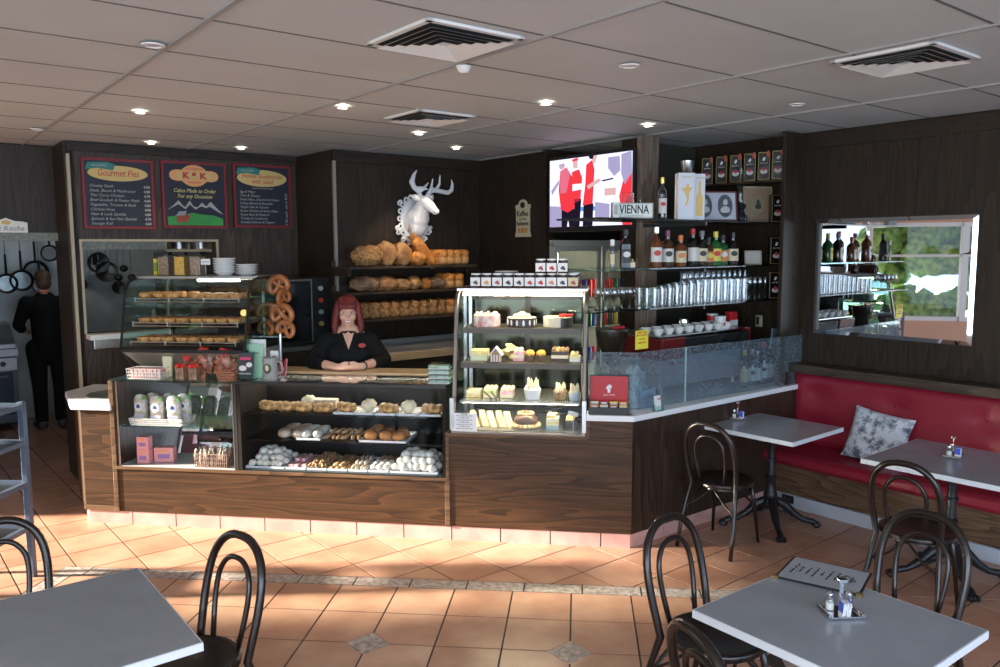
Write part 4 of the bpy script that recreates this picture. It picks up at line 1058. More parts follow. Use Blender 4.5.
vent('square louvred ceiling vent at the right above the bench', 4.05, -1.93, .25)
vent('small looking louvred ceiling vent towards the back above the counter', 3.15, -4.77, .235)
DL = [(142, 109, 1, 'warm'), (153, 140, 1, 'w'), (243, 146, 1, 'w'), (345, 106, 1, 'w'), (421, 133, 1, 'w'), (458, 148, 1, 'w'), (548, 104, 1, 'w'), (650, 127, 1, 'w'), (156, 42, 0, ''), (39, 125, 0, ''), (632, 67, 0, ''), (799, 107, 0, '')]
places = ['left of centre above the pie warmer', 'close to the left menu board', 'close to the right menu board', 'over the middle of the counter', 'behind the small vent', 'nearest the bread wall', 'before the television', 'nearest the brown post', 'dark, nearest the camera at the left', 'dark, at the left edge of the ceiling', 'dark, right of the large vent', 'dark, nearest the bench wall']
LAMP = emis('downlight_on', (1, .90, .72), 30); LOFF = mat('downlight_off', (.5, .5, .48), .3)
for (px, py, on, _), pl_ in zip(DL, places):
    p = PZ(px, py, CEIL)
    t = thing('downlight', 'small round recessed ceiling light, ' + pl_, 'ceiling light', p, 0, 'recessed ceiling lights')
    m = MB(); m.lathe([(.032, -.001), (.036, -.006), (.05, -.004), (.052, .001)], n=24); m.build('ring', OFFW, t, smooth=True)
    m = MB(); m.lathe([(.001, -.002), (.026, -.002), (.026, .004)], n=20); m.build('lamp', LAMP if on else LOFF, t)
    if on: spot('downlight_beam', p + Vector((0, 0, -.012)), p + Vector((0, 0, -2)), 14, 1.25)
spot('bread_spot', PZ(421, 133, CEIL) + Vector((0, 0, -.014)), AB(4.25, -6.7, 1.70), 62, .85)
spot('bread_spot', PZ(458, 148, CEIL) + Vector((0, 0, -.014)), AB(4.0, -6.75, 1.8), 30, .8)
t = thing('smoke_detector', 'small white smoke detector beside the large ceiling vent', 'smoke detector', PZ(466, 66, CEIL))
m = MB(); m.lathe([(.001, -.034), (.02, -.032), (.030, -.022), (.035, -.008), (.040, 0), (.001, 0)], n=24); m.build('body', OFFW, t, smooth=True)
# ================================================================== KITCHEN
t = thing('pot_rail', 'steel rail with hooks across the kitchen back wall', 'rail', AB(1.0, -10.95, 2.28), RA)
m = MB(); m.tube([(-1.2, 0, 0), (2.2, 0, 0)], .012, 8); m.tube([(-1.1, 0, 0), (-1.1, .25, .0)], .01, 6); m.tube([(2.1, 0, 0), (2.1, .25, .0)], .01, 6); m.build('bar', STEEL, t)
PANB = mat('pan_black', (.02, .02, .022), .4, .5)
def pan(label, px, py, rad, inner=STEEL, L=.30, b=-10.93):
    p = PB(px, py, b); t = thing('frying_pan', label, 'pan', p, RA, 'pans hanging in the kitchen')
    m = MB(); M = Matrix.Rotation(pi / 2, 3, 'X'); m.lathe([(.001, 0), (rad * .8, 0), (rad, .04), (rad * 1.02, .04), (rad * .83, -.008), (.001, -.008)], n=28, M=M); m.build('bowl', PANB, t, smooth=True)
    m = MB(); m.lathe([(.001, .002), (rad * .78, .002)], n=24, M=M); m.build('bottom', inner, t)
    top = 2.28 - p.z
    m = MB(); m.tube([(0, -.03, rad), (0, -.03, rad + .06), (0, -.02, rad + L * .75)], [.012, .014, .012], 8); m.tube([(0, -.02, rad + L * .75), (0, 0, max(top, rad + L * .75 + .02))], .004, 5); m.build('handle', PANB, t)
    return t
pan('small steel bottomed frying pan at the left edge of the kitchen', 7, 279, .115)
pan('steel bottomed frying pan, second from the left in the kitchen', 22, 276, .125)
pan('wide dark sieve pan hanging behind the cook', 36, 268, .14, DSTEEL, b=-11.0)
pan('shiny round colander pan hanging at the top right of the doorway', 50, 249, .10, DSTEEL, .2)
pan('round steel lid hanging low beside the cook', 40, 282, .085, STEEL)
# utensils seen through the hatch
def utensil(label, kind, px, py, L, b=-10.93):
    p = PB(px, py, b); t = thing(kind, label, 'utensil', p, RA, 'utensils hanging in the kitchen')
    top = max(.08, 2.28 - p.z)
    m = MB(); m.tube([(0, 0, .03), (0, .005, top)], .006, 6); m.build('handle', DSTEEL, t)
    m = MB()
    if kind == 'ladle': m.ball((0, -.02, 0), (.05, .04, .045), 14, 9)
    elif kind == 'skimmer': m.lathe([(.001, 0), (.075, .004), (.08, .012), (.078, -.004), (.001, -.006)], n=24, M=Matrix.Rotation(pi / 2, 3, 'X'))
    elif kind == 'spatula': m.obox((0, 0, -.03), (.07, .004, .12))
    else: m.lathe([(.001, -.09), (.10, -.08), (.125, -.03), (.13, .02), (.12, .02), (.001, -.07)], n=24, M=Matrix.Rotation(pi / 2, 3, 'X'))
    m.build('head', DSTEEL if kind in ('spatula',) else PANB, t, smooth=True, angle=60); return t
for kind, px, py, lab in (('spatula', 88, 262, 'dark spatula at the left of the serving hatch'), ('spatula', 93, 264, 'second dark spatula in the serving hatch'), ('saucepan', 99, 259, 'small dark saucepan hanging in the serving hatch'), ('saucepan', 107, 268, 'larger dark saucepan hanging lower in the serving hatch'),
        ('spatula', 112, 262, 'black handled turner in the serving hatch'), ('skimmer', 119, 284, 'flat round skimmer hanging lowest in the serving hatch'), ('ladle', 119, 274, 'black ladle above the skimmer in the hatch'), ('ladle', 124, 265, 'small ladle high in the serving hatch'), ('ladle', 132, 274, 'dark ladle at the right of the hanging utensils'), ('skimmer', 80.5, 281, 'round skimmer half hidden by the hatch edge')):
    utensil(lab, kind, px, py, .2)
# shelf of pots at the right in the hatch
t = thing('pot_shelf', 'pale kitchen shelf unit seen through the right of the serving hatch', 'shelf', AB(3.2, -9.3), RA)
m = MB(); m.box(-.65, .2, -.2, .2, 1.72, 1.75); m.box(-.65, .2, -.2, .2, 2.02, 2.05); m.box(-.65, .2, -.2, .2, 1.40, 1.43); m.box(-.05, -.02, -.2, -.17, .9, 2.3); m.box(-.65, -.62, -.2, -.17, .9, 2.3); m.build('frame', mat('shelf_cream', (.55, .52, .40), .5), t)
m = MB(); m.box(-.65, .2, .19, .2, .9, 2.3); m.build('back', mat('kitchen_olive', (.12, .12, .08), .6), t)
def pot(label, px, py, r, b=-9.3):
    p = PB(px, py, b); t = thing('cooking_pot', label, 'pot', (p.x, p.y, 2.052), RA, 'steel pots on the kitchen shelf')
    m = MB(); m.lathe([(.001, 0), (r, .0), (r, .08)], n=26); m.build('body', STEEL, t, smooth=True)
    m = MB(); m.lathe([(r * 1.02, .08), (r * .8, .115), (r * .3, .135), (.02, .14), (.02, .155), (.001, .16)], n=26); m.build('lid', CHROME, t, smooth=True)
pot('shiny lidded pot at left of the pot shelf', 181, 252, .11); pot('shiny lidded pot at right of the pot shelf', 203, 252, .11)
spot('kitchen_lamp', AB(1.9, -9.6, 2.93), AB(1.8, -10.6, 1.2), 60, 2.4, (.95, 1, .97), rad=.2)
spot('kitchen_shelf_lamp', AB(2.9, -8.6, 2.9), AB(3.1, -9.4, 1.8), 22, 1.6, (1, .85, .6), rad=.05)
m = MB(); m.box(-1.1, 3.4, 8.25, 11.2, CEIL - .05, CEIL - .02)
m.build('ceiling_kitchen', mat('kitchen_paint', (.30, .28, .22), .7), rz=RA, kind='structure')
# range
p = AB(.62, -10.75)
t = thing('kitchen_range', 'stainless kitchen range with griddle and oven at the left edge', 'oven', p, RA)
ST2 = mat('range_steel', (.40, .42, .45), .3, .9, var=.15, vs=5)
m = MB(); m.box(-.6, .65, -.3, .42, .10, .86); m.build('body', mat('range_dark', (.10, .12, .16), .4, .5), t, bevel=.004)
m = MB(); m.box(-.62, .67, -.36, .42, .86, .95); m.build('worktop', ST2, t, bevel=.006)
m = MB(); m.prism_yz([(-.33, .95), (-.33, 1.0), (.1, 1.18), (.42, 1.2), (.42, .95)], -.6, .65); m.build('griddle_hood', ST2, t, bevel=.004)
m = MB(); m.box(-.55, .60, -.325, -.30, .20, .68); m.build('oven_door', mat('oven_door_blue', (.05, .07, .11), .25, .5), t, bevel=.004)
m = MB(); m.tube([(-.5, -.36, .64), (.55, -.36, .64)], .012, 8); m.build('door_handle', STEEL, t)
for k in range(5):
    m = MB(); m.cyl((-.45 + k * .24, -.36, .78), (-.45 + k * .24, -.30, .78), .028); m.build('knob', BLACK, t, smooth=True)
m = MB(); m.box(-.60, .65, -.31, -.30, .70, .84); m.build('control_panel', ST2, t)
m = MB(); m.tube([(-.5, -.1, 1.30), (.5, -.1, 1.30)], .03, 10); m.box(-.5, .55, .1, .4, 1.2, 1.26); m.build('salamander_shelf', mat('range_shelf', (.2, .21, .22), .35, .8), t)

# ================================================================== PEOPLE
SKIN = mat('skin', (.72, .42, .31), .5, var=.06, vs=10)
SKIN.node_tree.nodes['Principled BSDF'].inputs['Subsurface Weight'].default_value = .08
SHIRT = mat('black_shirt', (.010, .010, .011), .85, bump=.2, bs=18, spec=.15)
HAIR = mat('red_hair', (.21, .014, .011), .55, col2=(.07, .005, .006), vs=40, stretch=(1, 1, .12), bump=.4, bs=60)
def CH_(m, pts, rs, n=14):
    for (p, q, r0, r1) in zip(pts, pts[1:], rs, rs[1:]): m.caps(p, q, r0, r1, n)
wpos = Vector((-1.225, 6.42, 0))
wo = thing('person', 'smiling person with red bobbed hair and black shirt leaning on the counter', 'person', (wpos.x, wpos.y, 0), atan2(wpos.y, wpos.x) - pi / 2)
# local: faces -y (towards the camera)
HZ = 1.535
m = MB()
# legs, pelvis, torso
for sx in (-1, 1): CH_(m, [(sx * .12, .02, .06), (sx * .12, .01, .48), (sx * .12, .0, .86)], [.05, .07, .115]); CH_(m, [(sx * .12, .04, .04), (sx * .14, -.12, .035)], [.04, .032])
CH_(m, [(0, 0, .90), (0, -.02, 1.10), (0, -.03, 1.25), (0, -.02, 1.34)], [.17, .165, .15, .12])
CH_(m, [(-.12, -.02, 1.31), (.12, -.02, 1.31)], [.075, .075]); CH_(m, [(0, -.02, 1.33), (0, -.04, 1.47)], [.055, .052])
# head
m.ball((0, -.055, HZ + .02), (.073, .09, .105), 26, 18); m.ball((0, -.095, HZ - .045), (.052, .052, .05), 20, 14); m.ball((0, -.10, HZ - .085), (.032, .03, .022), 14, 9)
m.ball((0, -.150, HZ - .012), (.011, .017, .014), 12, 8); CH_(m, [(0, -.142, HZ + .02), (0, -.155, HZ - .010)], [.007, .010], 8)
for sx in (-1, 1):
    m.ball((sx * .038, -.112, HZ - .028), (.026, .026, .022), 12, 8); m.ball((sx * .074, -.05, HZ + .0), (.012, .02, .030), 10, 8)
    # arms: out, down and in, forearms crossing on the ledge
    sh = Vector((sx * .185, -.02, 1.30)); el = Vector((sx * .27, -.12, 1.16)); wr = Vector((sx * .09, -.33, 1.145)); hd_ = Vector((sx * .035, -.345, 1.148))
    CH_(m, [sh, el], [.062, .048]); CH_(m, [el, wr], [.046, .028])
    CH_(m, [wr, hd_], [.027, .030])
    for k in range(4):
        L = (.050, .058, .054, .042)[k]; bx = hd_ + Vector((-sx * .012, -.012 + (-.018 + k * .012), .014 - k * .010)); d1 = Vector((-sx * .9, -.25, -.1)).normalized(); d2 = Vector((-sx * .6, .5, -.5)).normalized()
        CH_(m, [bx, bx + d1 * L * .55, bx + d1 * L * .55 + d2 * L * .35], [.0095, .009, .0075], 8)
    CH_(m, [wr + Vector((-sx * .015, -.01, .018)), hd_ + Vector((-sx * .004, -.018, .036)), hd_ + Vector((-sx * .028, -.026, .036))], [.011, .010, .008], 8)
m.build('body', SKIN, wo, smooth=True, remesh=.0065)
# shirt
m = MB()
CH_(m, [(0, 0, .86), (0, -.025, 1.06), (0, -.045, 1.20), (0, -.03, 1.31)], [.20, .195, .175, .13]); CH_(m, [(-.085, -.10, 1.21), (.085, -.10, 1.21)], [.098, .098])
CH_(m, [(-.15, -.02, 1.30), (.15, -.02, 1.30)], [.085, .085]); CH_(m, [(-.085, .02, 1.36), (.085, .02, 1.36)], [.042, .042])
for sx in (-1, 1):
    CH_(m, [(sx * .17, -.02, 1.30), (sx * .275, -.11, 1.16), (sx * .205, -.20, 1.155)], [.080, .064, .050])
so2 = m.build('shirt', SHIRT, wo, smooth=True, remesh=.010)
m = MB()
for sx in (-1, 1): m.add([(sx * .012, -.155, 1.335), (sx * .065, -.07, 1.415), (sx * .085, -.075, 1.385), (sx * .060, -.150, 1.325)], [(0, 1, 2, 3)])
c_ = m.build('collar', SHIRT, wo); md = c_.modifiers.new('s', 'SOLIDIFY'); md.thickness = .005
m = MB(); m.add([(-.05, -.10, 1.405), (.05, -.10, 1.405), (.03, -.165, 1.345), (0, -.205, 1.262), (-.03, -.165, 1.345), (0, -.12, 1.40), (0, -.185, 1.335)], [(0, 4, 6, 5), (5, 6, 2, 1), (4, 3, 6), (6, 3, 2)]); m.build('neckline', SKIN, wo)
m = MB(); m.disk_y(.105, 1.29, .028, .017, -.182, -.176); m.build('shirt_logo', mat('logo_red', (.5, .05, .04), .6), wo); text('K&K', .016, wo, (.105, -.183, 1.29), m=INKK)
# hair: fringe and bob framing the face
m = MB(); m.ball((0, -.035, HZ + .055), (.095, .105, .095), 26, 16); m.ball((0, .015, HZ - .02), (.10, .075, .12), 20, 14)
for sx in (-1, 1): CH_(m, [(sx * .075, -.07, HZ + .06), (sx * .092, -.075, HZ - .02), (sx * .105, -.075, HZ - .105), (sx * .10, -.085, HZ - .145)], [.032, .028, .028, .016])
for k in range(7): x_ = -.054 + k * .018; CH_(m, [(x_, -.095, HZ + .115), (x_ * 1.05, -.140, HZ + .065), (x_ * 1.05, -.144, HZ + .045)], [.020, .013, .007], 8)
m.build('hair', HAIR, wo, smooth=True, remesh=.006)
for sx in (-1, 1):
    m = MB(); m.ball((sx * .031, -.131, HZ + .012), (.013, .008, .0075), 12, 8); e = m.build('eye', mat('eye_white', (.75, .72, .7), .3), wo, smooth=True)
    m = MB(); m.ball((sx * .031, -.138, HZ + .011), (.0062, .004, .0062), 10, 7); m.build('iris', mat('iris_dark', (.05, .035, .03), .3), e, smooth=True)
    m = MB(); m.tube([(sx * .031 + .024 * cos(a), -.149 + .006 * abs(cos(a)), HZ + .008 + .017 * sin(a)) for a in [2 * pi * k / 16 for k in range(16)]], .0016, 5, closed=True); m.build('spectacle_rim', mat('spectacle_metal', (.5, .42, .42), .3, 1), wo)
m = MB(); m.tube([(-.008, -.150, HZ + .012), (.008, -.150, HZ + .012)], .0016, 5); m.build('spectacle_bridge', MATS['spectacle_metal'], wo)
m = MB(); m.prism_xz([(-.026, HZ - .046), (-.012, HZ - .050), (.012, HZ - .050), (.026, HZ - .046), (.014, HZ - .062), (0, HZ - .066), (-.014, HZ - .062)], -.149, -.142); m.build('mouth', mat('teeth', (.78, .72, .68), .3), wo)
m = MB(); m.tube([(-.029, -.140, HZ - .044), (-.012, -.147, HZ - .050), (.012, -.147, HZ - .050), (.029, -.140, HZ - .044)], .0035, 6); m.tube([(-.027, -.140, HZ - .047), (-.012, -.147, HZ - .065), (.012, -.147, HZ - .065), (.027, -.140, HZ - .047)], .004, 6); m.build('lips', mat('lips', (.50, .14, .13), .4), wo, smooth=True)
m = MB(); m.tube([Vector((.108, -.318, 1.147)) + Vector((.4, .9, 0)).cross(Vector((0, 0, 1))).normalized() * .031 * cos(a) + Vector((0, 0, .031 * sin(a))) for a in [2 * pi * k / 16 for k in range(16)]], .006, 6, closed=True); m.build('wristwatch', BLACK, wo)

# cook with his back turned
mp_ = PZ(52, 424, 0)
mo = thing('person', 'cook in black clothes seen from behind in the kitchen doorway', 'person', mp_, atan2(mp_.y, mp_.x) - pi / 2 + .15)
m = MB()
for sx in (-1, 1):
    CH_(m, [(sx * .10, 0, .08), (sx * .105, -.02, .50), (sx * .11, 0, .92)], [.05, .062, .095]); CH_(m, [(sx * .10, -.03, .05), (sx * .13, .15, .035)], [.045, .035])
    sh = Vector((sx * .19, 0, 1.46)); el = Vector((sx * .26, .06, 1.20)); wr = Vector((sx * .17, .28, 1.10)); hd_ = Vector((sx * .14, .34, 1.10))
    CH_(m, [sh, el], [.058, .045]); CH_(m, [el, wr, hd_], [.043, .028, .03])
    for k in range(4): CH_(m, [hd_ + Vector((-.02 + k * .014, .01, 0)), hd_ + Vector((-.02 + k * .014, .05, -.01)), hd_ + Vector((-.02 + k * .014, .07, -.03))], [.009, .009, .007], 8)
    CH_(m, [hd_ + Vector((-sx * .02, -.01, 0)), hd_ + Vector((-sx * .045, .03, 0))], [.011, .009], 8)
CH_(m, [(0, 0, .95), (0, -.01, 1.15), (0, 0, 1.40)], [.13, .13, .14]); CH_(m, [(-.13, 0, 1.45), (.13, 0, 1.45)], [.065, .065]); CH_(m, [(0, 0, 1.48), (0, .02, 1.62)], [.055, .055])
m.ball((0, .04, 1.70), (.074, .092, .11), 24, 16); m.ball((0, .10, 1.64), (.05, .05, .05)); m.ball((0, .14, 1.68), (.012, .018, .02))
for sx in (-1, 1): m.ball((sx * .076, .03, 1.69), (.012, .02, .03), 10, 8)
m.build('body', SKIN, mo, smooth=True, remesh=.008)
m = MB(); CH_(m, [(0, 0, .88), (0, -.01, 1.12), (0, 0, 1.40)], [.155, .155, .16]); CH_(m, [(-.155, 0, 1.45), (.155, 0, 1.45)], [.08, .08]); CH_(m, [(-.05, 0, 1.53), (.05, 0, 1.53)], [.045, .045])
for sx in (-1, 1): CH_(m, [(sx * .18, 0, 1.46), (sx * .265, .06, 1.21), (sx * .23, .15, 1.16)], [.078, .062, .055])
m.build('shirt', SHIRT, mo, smooth=True, remesh=.012)
m = MB()
for sx in (-1, 1): CH_(m, [(sx * .10, 0, .12), (sx * .105, -.02, .50), (sx * .11, 0, .94)], [.068, .078, .115])
m.build('trousers', SHIRT, mo, smooth=True, remesh=.012)
m = MB()
for sx in (-1, 1): CH_(m, [(sx * .10, -.03, .055), (sx * .13, .15, .045)], [.058, .045])
m.build('shoes', mat('shoe_grey', (.05, .05, .055), .5), mo, smooth=True, remesh=.01)
m = MB(); m.ball((0, .025, 1.735), (.088, .10, .095), 22, 14); m.ball((0, -.02, 1.68), (.08, .06, .085), 18, 12); m.build('hair', mat('brown_hair', (.05, .025, .015), .6, col2=(.12, .06, .03), vs=40, stretch=(1, 1, .2)), mo, smooth=True, remesh=.008)
m = MB(); m.tube([(.06 * cos(a), .01 + .06 * sin(a), 1.575) for a in [2 * pi * k / 14 for k in range(14)]], .006, 6, closed=True); m.build('collar_piping', mat('piping_red', (.5, .05, .03), .6), mo)

# ---- back worktop, oven and bench behind the counter
zw = PB(425, 352, -6.16).z
t = thing('back_worktop', 'steel worktop with a pale wood edge along the bread wall', 'worktop', AB(4.25, -6.78), RA)
m = MB(); m.box(-.75, .82, -.60, -.02, zw - .02, zw + .03); m.box(-.75, .82, -.06, -.02, zw + .03, zw + .08); m.build('top', mat('worktop_steel', (.5, .53, .57), .3, .6), t, bevel=.003)
m = MB(); m.box(-.75, .82, -.64, -.60, zw - .045, zw + .02); m.build('wood_edge', W_PALE, t, bevel=.003)
m = MB(); m.box(-.73, .80, -.58, -.02, .0, zw - .02); m.build('cupboard', mat('cupboard_dark', (.05, .035, .025), .5), t)
t = thing('back_bench', 'dark workbench carrying the black oven', 'worktop', AB(2.9, -7.58), RA)
m = MB(); m.box(-.45, .5, -.72, -.0, .0, 1.12); m.build('cupboard', mat('cupboard_dark', (.05, .035, .025), .5), t)
m = MB(); m.box(-.48, .52, -.76, -.0, 1.12, 1.16); m.build('top', DSTEEL, t, bevel=.003)
t = thing('convection_oven', 'black glass fronted oven between the pretzels and the smiling person', 'oven', AB(2.95, -7.60, 1.162), RA)
m = MB(); m.box(-.42, .48, -.68, -.02, 0, .62); m.build('body', mat('oven_black', (.012, .012, .013), .3), t, bevel=.006)
m = MB(); m.box(-.40, .26, -.70, -.685, .04, .58); m.build('door_glass', mat('oven_glass', (.008, .009, .012), .06), t, bevel=.003)
m = MB(); m.tube([(-.40, -.715, .60), (.27, -.715, .60)], .009, 8); m.tube([(.27, -.712, .03), (.27, -.712, .60)], .006, 6); m.build('door_trim', STEEL, t)
for k, c in enumerate(((.5, .5, .5), (.6, .05, .03), (.4, .4, .42), (.45, .35, .08))):
    m = MB(); m.cyl((.37, -.705, .52 - k * .11), (.37, -.68, .52 - k * .11), .022, n=14); m.build('knob', mat('knob_%s' % ['grey', 'red', 'silver', 'amber'][k], c, .4), t)
m = MB(); m.lathe([(.001, -.003), (.03, -.003), (.03, .002)], n=16, M=Matrix.Rotation(pi / 2, 3, 'X')); o = m.build('oven_lamp', emis('oven_lamp_glow', (1, .62, .2), 8), t); o.location = (-.37, -.70, .33)
# ================================================================== GOODS ON AND IN THE CASES
def cpos(px, py, v):                            # counter x from a photo column on a surface at depth v
    return cl_of(PV(px, py, v))
def atc(o, x, v, z, rz=0, lab=None, cat=None, grp=None):
    o.location = CL(x, v, z); o.rotation_euler = (0, 0, RC + rz); return tag(o, lab, cat, grp)
PIE = mat('pie_crust', (.48, .20, .06), .55, col2=(.80, .46, .16), vs=30, bump=.5, bs=50)
PIE2 = mat('pie_filling', (.35, .10, .03), .5, col2=(.75, .36, .10), vs=35, bump=.5, bs=60)
DOUGH = mat('pale_dough', (.70, .55, .36), .75, col2=(.86, .76, .60), vs=18, bump=.4, bs=40)
SUGAR = mat('sugar_dusted', (.74, .70, .62), .85, col2=(.88, .86, .82), vs=25, bump=.4, bs=60)
CHOC = mat('chocolate', (.035, .015, .008), .35); NUT = mat('nutty_brown', (.24, .12, .05), .7, col2=(.60, .40, .20), vs=50, bump=.7, bs=90)
CRM = mat('whipped_cream', (.88, .78, .54), .5, bump=.2, bs=40); PNK = mat('pink_icing', (.78, .30, .36), .45, col2=(.86, .62, .64), vs=22)
YEL = mat('yellow_cake', (.80, .62, .22), .65, col2=(.88, .78, .42), vs=30, bump=.3, bs=60)
TRAYM = mat('white_tray', (.78, .80, .84), .3)
# ---- pies on the warmer racks
def pie_round(r=.05, h=.025):
    t = thing('pie', '', 'pie'); m = MB(); m.lathe([(.001, 0), (r * .8, 0), (r, h), (r * .92, h + .006), (r * .85, h)], n=20); m.build('crust', PIE, t, smooth=True)
    m = MB(); m.ball((0, 0, h), (r * .86, r * .86, .012), 16, 8, nz=.5, ns=40); m.build('filling', PIE2, t, smooth=True); return t
def sausage_roll():
    t = thing('sausage_roll', '', 'pastry'); m = MB(); m.ball((0, 0, .022), (.035, .065, .024), 16, 10, nz=.3, ns=30, p=.7); m.build('roll', PIE, t, smooth=True); return t
pr, sr = pie_round(), sausage_roll(); used = {'p': 0, 's': 0}
wx = (WX0 + WX1) / 2
for ri, (z, y0, y1) in enumerate(WR):
    lab = ['top', 'middle', 'lowest'][ri]
    n = 8
    for row in range(2):
        for k in range(n):
            x = wx - hw + .12 + k * (2 * hw - .26) / (n - 1) + random.uniform(-.008, .008); v = y0 + .065 + row * .125
            if ri == 0 and k in (3,) and row == 0: continue
            if (ri == 0 and k < 4):
                G_, L_ = 'sausage rolls on the top rack', 'sausage roll on the left half of the top warmer rack'
                o = sr if not used['s'] else dup(sr, (0, 0, 0)); used['s'] = 1
                atc(o, x, v, z + .001, .1, L_, 'pastry', G_)
            else:
                G_ = 'pies on the %s rack' % lab; L_ = 'round golden pie on the %s rack of the pie warmer' % lab
                o = pr if not used['p'] else dup(pr, (0, 0, 0)); used['p'] = 1
                atc(o, x, v, z + .001, random.uniform(0, 3), L_, 'pie', G_)
# ---- things on top of the warmer: cereal containers, plates
ztop = 1.846
for k, (px, cm, lab) in enumerate(((167, mat('muesli', (.22, .12, .08), .8, col2=(.45, .30, .20), vs=60), 'left cereal dispenser with brown muesli on the pie warmer'), (183, mat('cornflakes', (.70, .32, .03), .7, col2=(.85, .52, .10), vs=50), 'middle cereal container with orange flakes on the pie warmer'), (198.5, mat('bran', (.28, .15, .10), .8, col2=(.48, .34, .24), vs=60), 'right cereal container with brown flakes on the pie warmer'))):
    x = cpos(px, 260, .50)[0]; t = thing('cereal_container', lab, 'container'); atc(t, x, .50, ztop)
    m = MB(); m.box(-.046, .046, -.05, .05, .0, .16); m.build('body', GLASS, t, bevel=.004)
    m = MB(); m.box(-.041, .041, -.045, .045, .004, .145); m.build('contents', cm, t)
    m = MB(); m.box(-.05, .05, -.055, .055, .16, .185); m.box(-.05, -.044, -.055, -.048, 0, .16); m.box(.044, .05, -.055, -.048, 0, .16); m.build('lid', BLACK, t, bevel=.004)
t = thing('price_card', 'small white card leaning on the right cereal container', 'card'); x = cpos(206, 262, .42)[0]; atc(t, x, .425, ztop + .085)
m = MB(); m.box(-.038, .038, -.003, 0, 0, .045); m.build('card', PAPER, t); text('muesli 6.50', .013, t, (0, -.004, .022))
m = MB(); m.tube([(0, 0, -.085), (0, 0, .01)], .002, 5); m.build('stem', STEEL, t)
t = thing('yellow_packet', 'narrow yellow packet left of the cereal containers', 'packet'); x = cpos(158, 262, .60)[0]; atc(t, x, .60, ztop)
m = MB(); m.box(-.022, .022, -.02, .02, 0, .13); m.build('pack', mat('packet_yellow', (.70, .62, .04), .5), t, bevel=.003)
m = MB(); m.box(-.016, .016, -.0215, -.02, .03, .10); m.build('print', mat('olive_ink', (.2, .25, .02), .5), t)
def plate(r, nm='plate'):
    t = thing(nm, '', 'plate'); m = MB(); m.lathe([(.001, 0), (r * .55, 0), (r * .6, .004), (r, .020), (r * 1.0, .023), (r * .6, .008), (.001, .006)], n=30); m.build('dish', OFFW, t, smooth=True); return t
P0 = plate(.085); up_ = [0]
def stack(px, v, z, n, step, base_lab, cat_g, sc=1.0, bowl=False):
    x = cpos(px, 260, v)[0]
    for k in range(n):
        o = P0 if not up_[0] else dup(P0, (0, 0, 0)); up_[0] = 1
        L_ = base_lab
        atc(o, x + random.uniform(-.003, .003), v, z + k * step, 0, L_, 'plate', cat_g); o.scale = (sc, sc, sc * (1.5 if bowl else 1))
stack(225, .52, ztop, 6, .020, 'white bowl in the taller stack on the pie warmer', 'bowls in the taller stack', 1.02, True)
stack(247, .55, ztop, 5, .016, 'white plate in the shorter stack at the right end of the pie warmer', 'plates in the shorter stack', 1.0)
# ---- pretzel stand
px_ = cpos(272, 330, .45)
t = thing('pretzel_stand', 'steel pretzel stand with hooks and a white card behind the counter', 'stand'); atc(t, px_[0], .60, 1.10)
m = MB(); m.tube([(0, 0, 0), (0, 0, .70)], .014, 8); m.build('post', STEEL, t)
m = MB(); m.tube([(-.13, 0, .48), (.10, 0, .48)], .006, 6); m.tube([(-.13, 0, .26), (.10, 0, .26)], .006, 6); m.tube([(-.13, 0, .26), (-.13, 0, .62)], .012, 6); m.build('cross_arm', STEEL, t)
m = MB(); m.box(-.04, .04, -.012, -.008, .68, .74); m.build('card', PAPER, t); text('Pretzel', .018, t, (0, -.0135, .71))
PRZ = mat('pretzel_brown', (.26, .075, .018), .4, col2=(.46, .16, .045), vs=14, coat=.3)
def pretzel():
    K = []
    for i in range(25):
        t_ = radians(-62) - i / 24 * radians(-304) * -1 * -1
    K = [(.045, -.078), (.03, -.04), (.0, -.005), (-.03, .03), (-.058, .055)]
    for i in range(0, 17):
        th = radians(140) + i / 16 * radians(260); K.append((.088 * cos(th), .080 * sin(th)))
    K += [(.058, .055), (.03, .03), (0, -.005), (-.03, -.04), (-.045, -.078)]
    K = [(x, -z) for x, z in K]
    pts = [(x, .014 * sin(i * .9) if i < 5 or i > len(K) - 6 else 0, z) for i, (x, z) in enumerate(K)]
    for _ in range(3):
        pts = [pts[0]] + [tuple((pts[i - 1][q] + 2 * pts[i][q] + pts[i + 1][q]) / 4 for q in range(3)) for i in range(1, len(pts) - 1)] + [pts[-1]]
    k = len(pts); rr_ = [.013 + .015 * sin(pi * min(1, max(0, i / (k - 1)))) ** .6 for i in range(k)]
    m = MB(); m.tube(pts, rr_, 10); return m.build('pretzel', PRZ, None, smooth=True, angle=180)
p0_ = pretzel(); f_ = True
for i, (px, py, rot, sc, lab) in enumerate(((279, 284, 0, .9, 'top large pretzel facing the room on the stand'), (284, 296, 1.2, .72, 'pretzel turned edge on under the top one'), (282, 313, .0, .95, 'large pretzel in the lower middle of the stand'), (268, 310, .5, .8, 'darker pretzel at the left of the stand'), (266, 327, 1.1, .75, 'pretzel hanging lowest left on the stand'), (285, 328, .8, .8, 'pretzel hanging lowest right on the stand'))):
    o = p0_ if f_ else p0_.copy()
    if not f_: COL.objects.link(o)
    f_ = False
    vv = .555 - .035 * (i % 3); p = PV(px, py, vv); o.location = p; o.rotation_euler = (0, .15 * (i - 2), RC + rot); o.scale = (sc,) * 3
    tag(o, lab, 'pretzel', 'pretzels on the stand')
